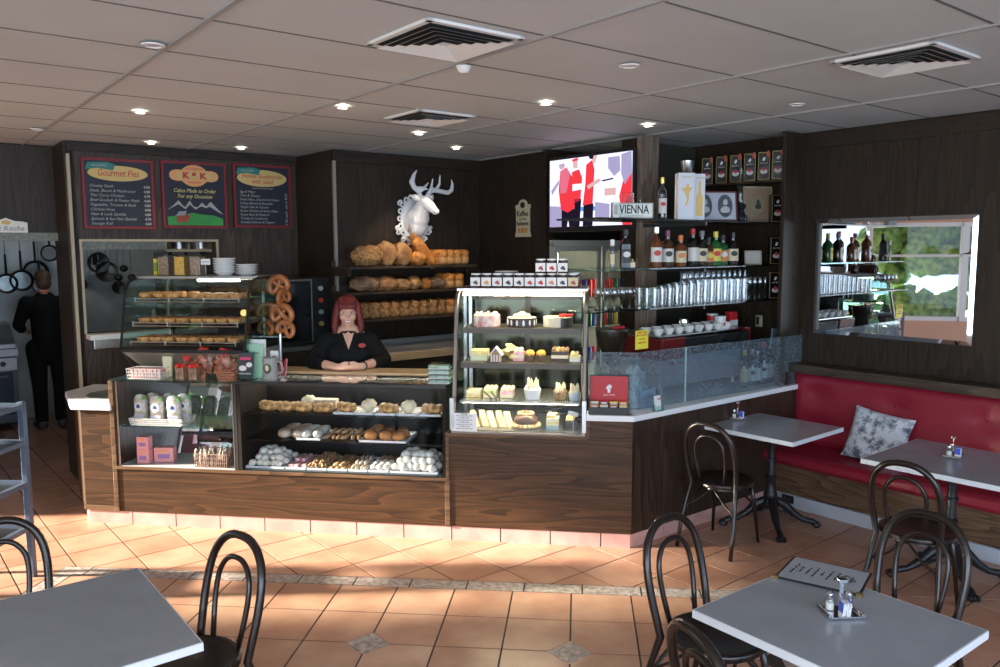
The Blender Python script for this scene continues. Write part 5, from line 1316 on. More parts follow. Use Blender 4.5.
# ---- counter top left: brochures, stein, sticks
t = thing('brochure_stand', 'clear leaflet holder with dark menu leaflet on the glass counter', 'leaflet holder'); x = cpos(246, 365, .10)[0]; atc(t, x, .10, 1.102)
m = MB(); m.prism_yz([(-.03, 0), (.05, 0), (.05, .004), (-.02, .006), (.02, .20), (.015, .20), (-.03, .005)], -.062, .062); m.build('holder', GLASSG, t)
m = MB(); M = Matrix.Rotation(radians(-11), 3, 'X'); m.obox((0, -.008, .10), (.112, .003, .19), M); m.build('leaflet', mat('leaflet_dark', (.05, .05, .055), .4), t)
m = MB(); m.obox((0, .003, .135), (.06, .004, .018), M); m.obox((.0, -.008, .155), (.085, .0045, .02), M); m.build('leaflet_band', mat('leaflet_pink', (.6, .06, .16), .4), t)
m = MB(); m.mat(0).disk_y(-.02, .085, .028, .02, -.020, -.014); m.disk_y(.028, .11, .022, .018, -.014, -.008); m.build('leaflet_picture', PAPER, t)
text('NEW MENU', .018, t, (0, -.022, .045), (pi / 2 - .19, 0, 0), PAPER)
t = thing('leaflet', 'tall pale green leaflet standing behind the leaflet holder', 'leaflet'); x = cpos(254, 345, .17)[0]; atc(t, x, .175, 1.102)
m = MB(); m.obox((0, 0, .125), (.125, .004, .25), Matrix.Rotation(radians(-6), 3, 'X')); m.build('sheet', mat('leaflet_green', (.36, .62, .45), .5), t); text('order form', .02, t, (0, -.028, .19), (pi / 2, 0, 0), INKK)
t = thing('white_leaflet', 'white sheet standing behind the pale green leaflet', 'leaflet'); x = cpos(257, 338, .22)[0]; atc(t, x, .225, 1.102)
m = MB(); m.obox((0, 0, .14), (.125, .004, .28), Matrix.Rotation(radians(-4), 3, 'X')); m.build('sheet', PAPER, t)
t = thing('beer_stein', 'grey stoneware stein with a crest on the glass counter', 'stein'); x = cpos(270, 365, .16)[0]; atc(t, x, .16, 1.102)
m = MB(); m.lathe([(.001, 0), (.058, 0), (.06, .015), (.055, .02), (.054, .14), (.056, .155), (.05, .155), (.048, .02), (.001, .02)], n=28); m.build('body', mat('stoneware', (.36, .36, .34), .45), t, smooth=True)
m = MB(); m.disk_y(0, .08, .03, .038, -.0575, -.05); m.build('crest', mat('crest_dark', (.10, .09, .07), .4), t)
m = MB(); m.disk_y(0, .085, .013, .022, -.060, -.0575); m.build('crest_gold', mat('crest_pale', (.7, .65, .4), .4), t)
m = MB(); m.tube([(.05, 0, .13), (.09, 0, .12), (.09, 0, .05), (.052, 0, .035)], .008, 8); m.build('handle', MATS['stoneware'], t, smooth=True)
t = thing('stick_pot', 'glass tumbler of red wrapped sticks right of the stein', 'jar'); x = cpos(283, 366, .18)[0]; atc(t, x, .18, 1.102)
m = MB(); m.lathe([(.001, 0), (.026, 0), (.03, .085)], n=16); m.build('tumbler', GLASSW, t, smooth=True)
for k, (dx, dy, c) in enumerate(((-.03, .0, 0), (-.018, .01, 0), (.016, .0, 0), (.026, .01, 1), (.03, -.01, 0))):
    m = MB(); m.tube([(dx * .3, dy, .01), (dx, dy, .125 + .006 * k)], .006, 5); m.build('stick', [mat('stick_red', (.5, .03, .06), .4), mat('stick_white', (.6, .5, .45), .4)][c], t)
t = thing('small_card', 'small white card standing behind the stein', 'card'); x = cpos(274, 345, .28)[0]; atc(t, x, .28, 1.102)
m = MB(); m.box(-.032, .032, 0, .003, .10, .19); m.box(-.004, .004, .003, .006, 0, .1); m.build('card', PAPER, t); text('lollies', .014, t, (0, -.001, .15))
# ---- baskets and gift packs on the glass below the warmer
def basket(lab, cat, px, v, z, w, d, h, mt, fill=None):
    t = thing('wire_basket', lab, cat); x = cpos(px, 370, v)[0]; atc(t, x, v, z)
    m = MB()
    for k in range(int(w / .016) + 1):
        xx = -w / 2 + k * w / int(w / .016)
        m.tube([(xx * .94, -d / 2 * .94, 0.002), (xx, -d / 2, h)], .0022, 4); m.tube([(xx * .94, d / 2 * .94, 0.002), (xx, d / 2, h)], .0022, 4)
    for k in range(4):
        zz = .003 + k * (h - .003) / 3; s_ = .94 + .06 * k / 3
        m.tube([(-w / 2 * s_, -d / 2 * s_, zz), (w / 2 * s_, -d / 2 * s_, zz), (w / 2 * s_, d / 2 * s_, zz), (-w / 2 * s_, d / 2 * s_, zz)], .003, 4, closed=True)
    m.box(-w / 2 * .93, w / 2 * .93, -d / 2 * .9, d / 2 * .9, .001, .004)
    m.build('wire', mt, t); return t
WB = mat('white_wire', (.75, .75, .72), .4); CWR = mat('copper_wire', (.5, .22, .13), .4, .4)
zg = 1.103
t = basket('white plastic basket with red and white wrapped bars, left on the glass top', 'basket', 148, .07, zg, .27, .13, .075, WB)
xb = cpos(148, 370, .07)[0]
WR_R = mat('wrap_red_white', (.75, .08, .07), .35, col2=(.82, .80, .78), vs=30)
m0 = MB(); m0.box(-.009, .009, -.04, .04, 0, .065); bar0 = m0.build('chocolate_bar', WR_R, bevel=.002)
for k in range(9):
    o = bar0 if k == 0 else bar0.copy()
    if k: COL.objects.link(o)
    o.location = CL(xb - .105 + k * .026, .07, zg + .006); o.rotation_euler = (0, .08 * (k % 3 - 1), RC); tag(o, 'red and white wrapped bar standing in the white basket', 'chocolate bar', 'wrapped bars in the white basket')
GFT = mat('cellophane_brown', (.10, .045, .03), .25, col2=(.55, .20, .12), vs=25, bump=.8, bs=30); BOW = mat('red_bow', (.65, .03, .02), .35)
for px, lab in ((181, 'left box shaped gift pack with a red bow below the warmer'), (194, 'right box shaped gift pack with a red bow below the warmer')):
    t = thing('gift_pack', lab, 'gift pack'); x = cpos(px, 370, .06)[0]; atc(t, x, .06, zg)
    m = MB(); m.box(-.028, .028, -.025, .025, 0, .085); m.build('box', mat('gift_cocoa', (.16, .08, .05), .5, col2=(.40, .24, .16), vs=30), t, bevel=.003)
    m = MB(); m.box(-.030, -.024, -.027, .027, 0, .088); m.box(.024, .030, -.027, .027, 0, .088); m.build('edge_foil', mat('gold_foil', (.7, .5, .35), .3, .8), t)
    m = MB()
    for k in range(7): a = k * .9; m.ball((.022 * cos(a), -.01 + .018 * sin(a), .098 + .004 * (k % 2)), (.020, .010, .013), 8, 6, M=Matrix.Rotation(a, 3, 'Z'), nz=.4, seed=k)
    m.build('bow', BOW, t, smooth=True)
for i, (px, v, r, hh, lab) in enumerate(((203, .16, .075, .22, 'cellophane wrapped treats with red ribbon behind the gift packs'), (225, .15, .085, .21, 'tall cellophane wrapped treats behind the copper basket'), (187, .19, .055, .15, 'small cellophane bag with red ribbon behind the left gift pack'))):
    t = thing('treat_bag', lab, 'gift bag'); x = cpos(px, 365, v)[0]; atc(t, x, v, zg)
    m = MB(); m.ball((0, 0, hh * .42), (r, r * .55, hh * .42), 16, 12, nz=.7, ns=40, seed=i + 2); m.build('bag', GFT, t, smooth=True, angle=30)
    m = MB(); m.ball((0, 0, hh * .9), (r * .55, .02, .03), 10, 6, nz=.8, ns=40, seed=i); m.build('ribbon', BOW, t, smooth=True, angle=30)
t = thing('leaflet_cup', 'cream leaflet holder standing between the baskets under the warmer', 'leaflet holder'); x = cpos(166, 358, .15)[0]; atc(t, x, .17, zg)
m = MB(); m.prism_xz([(-.03, 0), (.03, 0), (.038, .15), (-.038, .15)], -.01, .01); m.build('card', mat('cream_card', (.72, .68, .45), .5), t)
t = basket('round copper wire basket of wrapped chocolates at the right of the glass top', 'basket', 228, .055, zg, .13, .10, .065, CWR)
xb = cpos(228, 370, .055)[0]
m0 = MB(); m0.ball((0, 0, 0), (.018, .014, .012), 10, 7, nz=.4, ns=30); ck = m0.build('wrapped_chocolate', GFT, smooth=True)
for k in range(14):
    o = ck if k == 0 else ck.copy()
    if k: COL.objects.link(o)
    o.location = CL(xb - .045 + (k % 5) * .022, .030 + (k // 5 % 2) * .03 + .01, zg + .018 + .022 * (k // 5)); o.rotation_euler = (k, k * .7, k * 1.3); tag(o, 'brown foil wrapped chocolate in the round copper basket', 'chocolate', 'chocolates in the copper basket')
# ---- sweets case contents
BAGM = mat('biscuit_bag', (.40, .33, .20), .35, col2=(.66, .66, .64), vs=25, bump=.3, bs=30)
def biscuit_bag():
    t = thing('biscuit_bag', '', 'bag')
    m = MB(); m.ball((0, 0, .095), (.052, .03, .10), 14, 12, p=.6, nz=.12, ns=30); m.build('bag', BAGM, t, smooth=True, angle=180)
    m = MB(); m.disk_y(0, .115, .030, .030, -.036, -.020); m.build('label', PAPER, t)
    m = MB(); m.prism_xz([(-.018, .11), (-.006, .135), (.012, .125), (.018, .112), (.004, .104)], -.038, -.036); m.build('emblem', mat('emblem_blue', (.05, .08, .32), .5), t)
    m = MB(); m.box(.022, .045, -.024, -.012, .160, .180); m.build('corner_tab', mat('tab_green', (.12, .42, .10), .5), t)
    m = MB(); m.box(-.04, .04, -.034, -.02, .035, .062); m.build('text_panel', mat('panel_grey', (.5, .52, .6), .5), t); return t
bb = biscuit_bag()
for k, (px, v, dz, lab) in enumerate(((140, .10, .02, 'pale biscuit bag at the left on the glass shelf, taller than its neighbours'), (156, .07, 0, 'pale biscuit bag in the middle of the front row on the glass shelf'), (173, .07, 0, 'pale biscuit bag at the right of the front row on the glass shelf'), (152, .17, .01, 'pale biscuit bag behind the left pair on the glass shelf'), (168, .17, .01, 'pale biscuit bag behind the middle bag on the glass shelf'), (183, .16, .0, 'pale biscuit bag at the far right of the glass shelf row'))):
    o = bb if k == 0 else dup(bb, (0, 0, 0)); x = cpos(px, 405, v)[0]; atc(o, x, v + .01, .757 + dz * 0, .1 * (k % 3 - 1), lab, 'bag', 'biscuit bags on the glass shelf')
    if dz: o.scale = (1, 1, 1.1)
t = basket('low wire tray holding the biscuit bags on the glass shelf', 'basket', 160, .12, .753, .42, .20, .05, WB)
PKB = mat('pink_box', (.80, .33, .34), .5)
def pinkbox(lab, px, v, z, w, h, d, rz=0):
    t = thing('biscuit_box', lab, 'box'); x = cpos(px, 440, v)[0]; atc(t, x, v, z, rz)
    m = MB(); m.box(-w / 2, w / 2, -d / 2, d / 2, 0, h); m.build('carton', PKB, t, bevel=.002)
    m = MB(); m.box(-w * .3, w * .3, -d / 2 - .001, -d / 2, h * .25, h * .55); m.build('print', mat('print_violet', (.35, .18, .40), .5), t)
    m = MB(); m.box(-w * .25, w * .2, -d / 2 - .001, -d / 2, h * .72, h * .86); m.build('print_strip', mat('print_orange', (.8, .35, .1), .5), t); return t
pinkbox('pink biscuit box at the bottom of the left pair in the sweets case', 143.5, .10, .453, .095, .105, .06); pinkbox('pink biscuit box stacked on another in the sweets case', 143.5, .10, .559, .092, .095, .06)
pinkbox('wide pink biscuit box leaning beside the pair in the sweets case', 164, .16, .453, .145, .11, .07, .15)
t = basket('brown wire basket of wrapped sticks in the sweets case', 'basket', 213, .12, .453, .26, .20, .10, mat('brown_wire', (.30, .20, .15), .4))
xb = cpos(213, 450, .12)[0]
m0 = MB(); m0.ball((0, 0, .06), (.012, .012, .062), 8, 8, nz=.3, ns=60, p=.8); ck = m0.build('wrapped_stick', mat('stick_wrap', (.08, .05, .04), .3, col2=(.50, .42, .36), vs=40, bump=.5, bs=60), smooth=True)
for k in range(24):
    o = ck if k == 0 else ck.copy()
    if k: COL.objects.link(o)
    o.location = CL(xb - .105 + (k % 8) * .030, .06 + (k // 8) * .055, .458); o.rotation_euler = (.15 * ((k * 7) % 5 - 2) / 2, .12 * ((k * 3) % 5 - 2) / 2, k); tag(o, 'wrapped stick standing in the wire basket of the sweets case', 'sweet', 'wrapped sticks in the wire basket')
# ---- trays and pastries in the low case
def tray(lab, x0, x1, v0, v1, z):
    t = thing('tray', lab, 'tray'); t.location = CL((x0 + x1) / 2, (v0 + v1) / 2, z); t.rotation_euler = (radians(0), 0, RC)
    w, d = (x1 - x0) / 2, (v1 - v0) / 2; m = MB(); m.box(-w, w, -d, d, 0, .004)
    for (a, b, c, e) in ((-w, w, -d, -d + .005), (-w, w, d - .005, d), (-w, -w + .005, -d, d), (w - .005, w, -d, d)): m.box(a, b, c, e, .004, .016)
    m.build('dish', TRAYM, t, bevel=.002); return t
def single(nm, mb, mt, **k): return mb.build(nm, mt, smooth=True, **k)
B_ = MB(); B_.ball((0, 0, .024), (.030, .030, .024), 14, 9, nz=.15, ns=30); ball0 = single('sugar_biscuit', B_, SUGAR, angle=180)
usedk = {}
def scatter(key, proto, n, x0, x1, v0, v1, z, lab, cat, grp, cols, dz=.0, heap=0, sc=1.0, rzr=3.0, step=.034):
    rr = random.Random(key); jt = .010 if heap > 1 else 0
    rows = (n + cols - 1) // cols; out = []
    for k in range(n):
        i, j = k % cols, k // cols
        x = x0 + (i + .5 + (.3 if (j % 2 and heap > 1) else 0)) * (x1 - x0) / (cols + (.3 if heap > 1 else 0)) + rr.uniform(-.004, .004); v = v0 + (j + .5) * (v1 - v0) / max(1, rows) + rr.uniform(-.004, .004)
        out.append((x, v, z))
    if heap:
        for lv in range(1, heap + 1):
            c2 = cols - lv
            for i in range(c2):
                for j in range(max(1, rows - lv)):
                    out.append((x0 + (i + .5 + lv * .5) * (x1 - x0) / cols, v0 + (j + .5 + lv * .5) * (v1 - v0) / max(1, rows), z + lv * step))
    for (x, v, zz) in out:
        pid = id(proto)
        if proto.children: o = proto if pid not in usedk else dup(proto, (0, 0, 0))
        else:
            o = proto if pid not in usedk else proto.copy()
            if pid in usedk: COL.objects.link(o)
        usedk[pid] = 1
        atc(o, x, v, zz, rr.uniform(-rzr, rzr), lab, cat, grp)
        if jt: o.location = Vector(o.location) + CX * rr.uniform(-jt, jt) + CY * rr.uniform(-jt, jt)
        q_ = sc * (rr.uniform(.88, 1.1) if jt else 1)
        if q_ != 1: o.scale = (q_,) * 3
zb = .457
def cx_(px, v=.1): return cpos(px, 465, v)[0]
xs = [247.5, 287, 308, 328.5, 349, 369, 390, 439]
names = ['sugar dusted balls', 'pink and white slices', 'nut clusters', 'oat biscuits', 'cream topped fingers', 'small sugared balls', 'large sugared balls']
for k in range(7):
    x0, x1 = cx_(xs[k]) + .004, cx_(xs[k + 1]) - .004
    tray(['white tray of sugar dusted balls at the left of the bottom level', 'white tray of pink slices on the bottom level', 'white tray of nut clusters on the bottom level', 'white tray of oat biscuits on the bottom level', 'white tray of cream fingers on the bottom level', 'narrow white tray of small sugared balls on the bottom level', 'large white tray of sugared balls at the right of the bottom level'][k], x0, x1, .04, .40, zb)
X = [cx_(q) for q in xs]; zi = zb + .006
scatter(1, ball0, 20, X[0] + .012, X[1] - .012, .05, .34, zi, 'sugar dusted biscuit ball heaped on the left tray of the bottom level', 'biscuit', 'sugar balls on the left tray', 5, heap=2, sc=1.05, step=.034)
B_ = MB(); B_.box(-.016, .016, -.07, .07, 0, .026); slc = B_.build('iced_slice', [PNK], bevel=.004)
scatter(2, slc, 6, X[1] + .008, X[2] - .008, .05, .37, zi, 'pink iced slice on the bottom level of the pastry case', 'slice', 'pink slices', 3, rzr=.1, heap=1, step=.027)
B_ = MB()
for k in range(7): B_.ball((.014 * cos(k * 2.4), .014 * sin(k * 2.4), .010 + .003 * k), (.012, .010, .010), 8, 6, nz=.5, seed=k)
clu = single('nut_cluster', B_, NUT, angle=60)
scatter(3, clu, 24, X[2] + .008, X[3] - .008, .05, .37, zi, 'brown nut cluster on the bottom level of the pastry case', 'biscuit', 'nut clusters', 3, heap=1, step=.02)
B_ = MB(); B_.ball((0, 0, .010), (.025, .025, .011), 14, 8, nz=.4, ns=50); oat = single('oat_biscuit', B_, NUT, angle=180)
scatter(4, oat, 24, X[3] + .008, X[4] - .008, .05, .37, zi, 'flat oat biscuit on the bottom level of the pastry case', 'biscuit', 'oat biscuits', 3, heap=1, step=.018)
B_ = MB(); B_.ball((0, 0, .013), (.013, .055, .013), 10, 8, nz=.2, p=.8); B_.tube([(.0, -.045, .024), (.004, 0, .027), (0, .045, .024)], .004, 5); fin = single('cream_finger', B_, mat('finger_biscuit', (.55, .38, .20), .6, col2=(.82, .78, .72), vs=22), angle=180)
scatter(5, fin, 10, X[4] + .008, X[5] - .008, .05, .37, zi, 'striped cream finger on the bottom level of the pastry case', 'biscuit', 'cream fingers', 4, rzr=.12, heap=1, step=.024)
scatter(6, ball0, 9, X[5] + .006, X[6] - .006, .05, .25, zi, 'small sugared ball in the narrow tray of the bottom level', 'biscuit', 'small sugared balls', 3, sc=.9)
scatter(61, clu, 6, X[5] + .006, X[6] - .006, .27, .38, zi, 'dark cluster behind the small sugared balls', 'biscuit', 'dark clusters behind', 3)
scatter(7, ball0, 24, X[6] + .012, X[7] - .012, .05, .37, zi, 'large sugared ball heaped on the right tray of the bottom level', 'biscuit', 'sugar balls on the right tray', 6, heap=2, sc=1.15, step=.038)
# middle level
zm = .669
def cm(px): return cpos(px, 432, .15)[0]
def longbun(mt, L=.10, W=.045, H=.036): 
    B = MB(); B.ball((0, 0, H), (W, L, H), 16, 11, nz=.18, ns=30, p=.9); return B
o = single('folded_pastry', longbun(DOUGH, .085, .05, .035), mat('folded_pastry', (.30, .15, .07), .6, col2=(.78, .70, .60), vs=12, bump=.5), angle=180)
scatter(10, o, 4, cm(278), cm(306), .09, .36, zm, 'cream dusted folded pastry at the left of the middle level', 'pastry', 'folded pastries', 2, rzr=.3)
tray('small white tray of powdered rolls on the middle level', cm(298) + .01, cm(323), .07, .36, zm + .0005)
o = single('powdered_roll', longbun(SUGAR, .085, .035, .03), SUGAR, angle=180)
scatter(11, o, 4, cm(300) + .015, cm(322), .09, .34, zm + .006, 'powdered roll on the small tray of the middle level', 'pastry', 'powdered rolls', 2, rzr=.2)
B_ = MB(); B_.ball((0, 0, .015), (.016, .07, .015), 10, 8, nz=.25); o = single('nut_finger', B_, mat('nut_finger', (.35, .17, .06), .6, col2=(.74, .50, .28), vs=22, bump=.5), angle=180)
scatter(12, o, 12, cm(324), cm(361), .08, .38, zm, 'long nut finger on the middle level of the pastry case', 'pastry', 'nut fingers', 6, rzr=.25, heap=1, step=.028)
tray('white tray of glazed buns on the middle level', cm(361) + .005, cm(408), .06, .38, zm + .0005)
o = single('glazed_bun', longbun(CR1, .055, .048, .036), mat('glazed_bun', (.42, .16, .04), .3, col2=(.62, .29, .09), vs=10), angle=180)
scatter(13, o, 7, cm(362) + .02, cm(407), .075, .35, zm + .006, 'glazed golden brown bun on the middle tray', 'bun', 'glazed buns', 3, rzr=.3)
# top level
zt_ = .866
def ct(px): return cpos(px, 405, .15)[0]
for k, (a, b) in enumerate(((336, 357), (357, 376), (377, 398), (398.5, 420), (420.5, 443))):
    tray(['white tray of twisted pastries on the top level', 'white tray with a cream puff on the top level', 'white tray of filled rolls on the top level', 'white tray with a cream bun on the top level', 'white tray of glazed slices at the right of the top level'][k], ct(a), ct(b) - .004, .07, .33, zt_)
B_ = longbun(PIE, .085, .055, .032)
for k in range(7): B_.ball((.02 * sin(k * 2.1), -.06 + .02 * k, .055), (.040, .020, .014), 9, 6, nz=.4, seed=k)
o1 = single('filled_roll', B_, mat('roll_flaky', (.30, .13, .04), .55, col2=(.86, .56, .24), vs=26, bump=.7), angle=60)
for k, (px, v, lab) in enumerate(((268, .15, 'flaky filled roll at the left end of the top level'), (286, .14, 'flaky filled roll, second from the left on the top level'), (303, .13, 'flaky filled roll, third from the left on the top level'), (324, .13, 'flaky filled roll, fourth from the left on the top level'), (347, .13, 'flaky twisted pastry on its own white tray, top level'), (432, .15, 'glazed roll on the rightmost tray of the top level'), (389, .13, 'filled roll on the middle tray of the top level'))):
    q = o1 if k == 0 else o1.copy()
    if k: COL.objects.link(q)
    atc(q, ct(px), v, zt_ + (.006 if px > 336 else .001), 1.3 if k % 2 else 1.0, lab, 'pastry', 'filled rolls on the top level')
o = single('cream_puff', MB().ball((0, 0, .05), (.054, .054, .046), 20, 14, nz=.25), CRM, angle=180)
for k, (px, v, lab) in enumerate(((303, .25, 'round cream cake behind the rolls at the left of the top level'), (368, .16, 'tall cream puff on its own tray on the top level'), (408, .15, 'tall cream bun on its own tray, right part of the top level'))):
    q = o if k == 0 else o.copy()
    if k: COL.objects.link(q)
    atc(q, ct(px), v, zt_ + .006, 0, lab, 'cream cake', 'cream puffs')
o = MB().box(-.045, .045, -.04, .04, 0, .07).build('cake_square', [mat('coconut_cake', (.60, .50, .35), .8, col2=(.84, .80, .72), vs=60)], bevel=.006)
for k, (px, lab) in enumerate(((319, 'left square coconut cake at the back of the top level'), (331, 'right square coconut cake at the back of the top level'))):
    q = o if k == 0 else o.copy()
    if k: COL.objects.link(q)
    atc(q, cpos(px, 400, .28)[0], .28, zt_ + .001, 0, lab, 'cake')
# clear pastry boxes stacked beside the cake case
t0 = thing('pastry_box', '', 'box'); m = MB(); m.box(-.075, .075, -.06, .06, 0, .032); m.build('clear_lid', GLASSG, t0, bevel=.003); m = MB(); m.box(-.068, .068, -.052, .052, .002, .022); m.build('pastries', mat('boxed_pastry', (.60, .45, .33), .7, col2=(.85, .80, .76), vs=40), t0)
m = MB(); m.box(-.077, .077, -.062, .062, -.0005, .004); m.build('tray_base', PAPER, t0)
for k in range(4):
    o = t0 if k == 0 else dup(t0, (0, 0, 0)); atc(o, -1.345, .12, 1.106 + k * .034, .04 * (k % 2), 'flat clear box of pastries in the stack left of the cake case', 'box', 'stacked clear pastry boxes')

# ---- cake case contents
kx = (cx0 + cx1) / 2
def kpos(px, py, v): return cpos(px, py, v)[0]
s1, s2, s3, s0 = CS[0][0] + .002, CS[1][0] + .002, CS[2][0] + .002, .791
def layer_cake(lab, x, v, z, r, h, side, top, deco=None):
    t = thing('cake', lab, 'cake'); atc(t, x, v, z)
    m = MB(); m.lathe([(.001, 0), (r, 0), (r, h - .006), (r - .006, h), (.001, h)], n=36); m.build('sponge', side, t, smooth=True)
    m = MB(); m.lathe([(.001, h + .004), (r - .002, h + .004), (r, h), (.001, h)], n=36); m.build('icing', top, t, smooth=True)
    return t
t = layer_cake('round cream cake with pink flecks on the top cake shelf', kpos(487, 325, .36), .36, s1, .098, .08, mat('pink_fleck_cream', (.72, .22, .24), .5, col2=(.86, .82, .74), vs=22), CRM)
for k in range(8):
    a = k * pi / 4; m = MB(); m.ball((.07 * cos(a), .07 * sin(a), .092), (.012, .012, .012), 8, 6); m.build('cream_dab', PNK if k % 2 else CRM, t, smooth=True)
t = layer_cake('dark round cake banded with white ovals and cream on top, top shelf', kpos(522, 325, .36), .36, s1, .105, .062, CHOC, CRM)
for k in range(14):
    a = k * 2 * pi / 14; m = MB(); m.lathe([(.001, 0), (.014, 0), (.014, .003), (.001, .003)], n=14, M=Matrix.Rotation(a, 3, 'Z') @ Matrix.Rotation(pi / 2, 3, 'Y') @ Matrix.Diagonal((1.5, .6, 1)), c=(.104 * cos(a), .104 * sin(a), .03)); m.build('oval', WHITE, t)
m = MB()
for k in range(9): a = k * .7; m.ball((.03 * cos(a), .03 * sin(a), .078), (.035, .006, .016), 8, 5, M=Matrix.Rotation(a, 3, 'Z')); 
m.ball((0, 0, .085), (.03, .03, .022), 12, 8, nz=.5); m.build('chocolate_curls', CRM, t, smooth=True)
t = layer_cake('half cream, half chocolate cake with strawberries, top shelf right', kpos(558, 325, .36), .36, s1, .105, .068, mat('cream_side', (.80, .70, .48), .6, col2=(.84, .78, .62), vs=60), CRM)
m = MB(); m.prism([(.106 * cos(a), .106 * sin(a)) for a in [-pi * .42 + k * pi * .84 / 12 for k in range(13)]] + [(0, .0)], .001, .066); m.build('chocolate_half', CHOC, t)
for k in range(6): 
    m = MB(); m.ball((.02 + .016 * k, -.05 + .02 * (k % 3), .083), (.013, .013, .014), 8, 6); m.build('strawberry', mat('strawberry', (.65, .03, .03), .3), t, smooth=True)
# second shelf: slices
def slice_(nm, lab, px, w, d, h, mats, z, v=.30, wedge=False, top=None, py=355, rz=0):
    t = thing(nm, lab, 'cake slice'); atc(t, kpos(px, py, v), v, z, rz)
    n = len(mats)
    for k, mm in enumerate(mats):
        m = MB(); z0, z1_ = h * k / n, h * (k + 1) / n
        if wedge: m.prism([(-w / 2, -d / 2), (w / 2, -d / 2), (0, d / 2)], z0, z1_)
        else: m.box(-w / 2, w / 2, -d / 2, d / 2, z0, z1_)
        m.build('layer', mm, t, bevel=.002)
    if top:
        m = MB()
        for i in range(max(1, int(w / .03))):
            for j in range(3): m.ball((-w / 2 + .018 + i * .030, -d / 2 + .02 + j * d * .35, h + .010), (.017, .017, .018), 9, 7, nz=.3, seed=i)
        m.build('topping', top, t, smooth=True)
    return t
slice_('cake_slice', 'pale layered slice at the left of the second cake shelf', 480, .12, .12, .075, [mat('mint_cream', (.68, .74, .50), .5), YEL], s2)
t = thing('gingerbread_house', 'tiny iced gingerbread house on the second cake shelf', 'cake'); atc(t, kpos(496, 355, .22), .22, s2)
m = MB(); m.box(-.035, .035, -.03, .03, 0, .05); m.prism_xz([(-.036, .05), (.036, .05), (0, .088)], -.03, .03); m.build('walls', mat('ginger', (.45, .25, .10), .6), t)
m = MB(); m.prism_xz([(-.05, .048), (-.044, .042), (0, .098), (.044, .042), (.05, .048), (0, .108)], -.042, .042); [m.box(x - .004, x + .004, -.034, -.03, .0, .05) for x in (-.03, -.01, .01, .03)]; m.build('icing_roof', WHITE, t)
t = thing('flower_cake', 'yellow piped cake behind the gingerbread house', 'cake'); atc(t, kpos(508, 350, .34), .34, s2)
m = MB(); [m.ball((.03 * cos(k * 1.1), .03 * sin(k * 1.1), .02 + .011 * k), (.028, .028, .018), 10, 7, nz=.4, seed=k) for k in range(8)]; m.build('piped_cream', YEL, t, smooth=True)
slice_('cake_slice', 'pink layered slice in the middle of the second cake shelf', 519, .075, .10, .065, [PNK, CRM, PNK], s2, top=CRM)
for k, (px, lab) in enumerate(((530, 'left chocolate cup cake with orange top'), (541, 'right chocolate cup cake with orange top'))):
    t = thing('cup_cake', lab + ' on the second cake shelf', 'cup cake'); atc(t, kpos(px, 355, .26), .26, s2)
    m = MB(); m.lathe([(.001, 0), (.026, 0), (.032, .05), (.001, .05)], n=18); m.build('cup', mat('cocoa_cup', (.16, .10, .06), .6), t, smooth=True)
    m = MB(); m.ball((0, 0, .055), (.034, .034, .028), 14, 9, nz=.2); m.build('topping', mat('apricot', (.85, .50, .08), .4), t, smooth=True)
slice_('cake_slice', 'wide brown layered slice on the second cake shelf', 560, .12, .11, .07, [CHOC, CRM, CHOC], s2, top=NUT)
slice_('cake_slice', 'cream slice with yellow topping at the right of the second cake shelf', 575, .075, .10, .04, [WHITE, CRM], s2, top=YEL)
# third shelf
for k, (px, w, mm, tp, lab) in enumerate(((474, .10, [YEL, CRM], None, 'yellow slice in plastic at the left of the third cake shelf'), (490, .09, [CRM, mat('lime_cream', (.60, .72, .30), .5)], CRM, 'green and cream slice on the third cake shelf'), (507, .09, [CRM, PNK], CRM, 'pink and cream slice on the third cake shelf'))):
    slice_('cake_slice', lab, px, w, .12, .05, mm, s3, v=.26, top=tp, py=390)
def spiky(lab, px, v, z, r, h, mt, py=385):
    t = thing('meringue_cake', lab, 'cake'); atc(t, kpos(px, py, v), v, z)
    m = MB(); m.lathe([(.001, 0), (r * .8, 0), (r, h * .5), (r * .7, h * .7), (.001, h * .72)], n=20); m.build('base', mt, t, smooth=True)
    m = MB()
    for k in range(13):
        a = k * 2.4; q = r * (.25 + .65 * (k % 4) / 4); p = Vector((q * cos(a), q * sin(a), h * .5)); m.tube([p, p + Vector((cos(a) * .012, sin(a) * .012, h * .5 * (1.2 - .1 * (k % 4))))], [.018, .002], 6)
    m.build('peaks', CRM if mt != CHOC else WHITE, t, smooth=True); return t
spiky('white spiky meringue cake in the middle of the third cake shelf', 532, .20, s3, .062, .14, WHITE)
spiky('dark and cream spiky cake at the right of the third cake shelf', 560, .22, s3, .05, .11, NUT); spiky('white wrapped spiky cake at the far right of the third cake shelf', 574, .18, s3, .042, .11, mat('blue_wrap', (.45, .52, .58), .4))
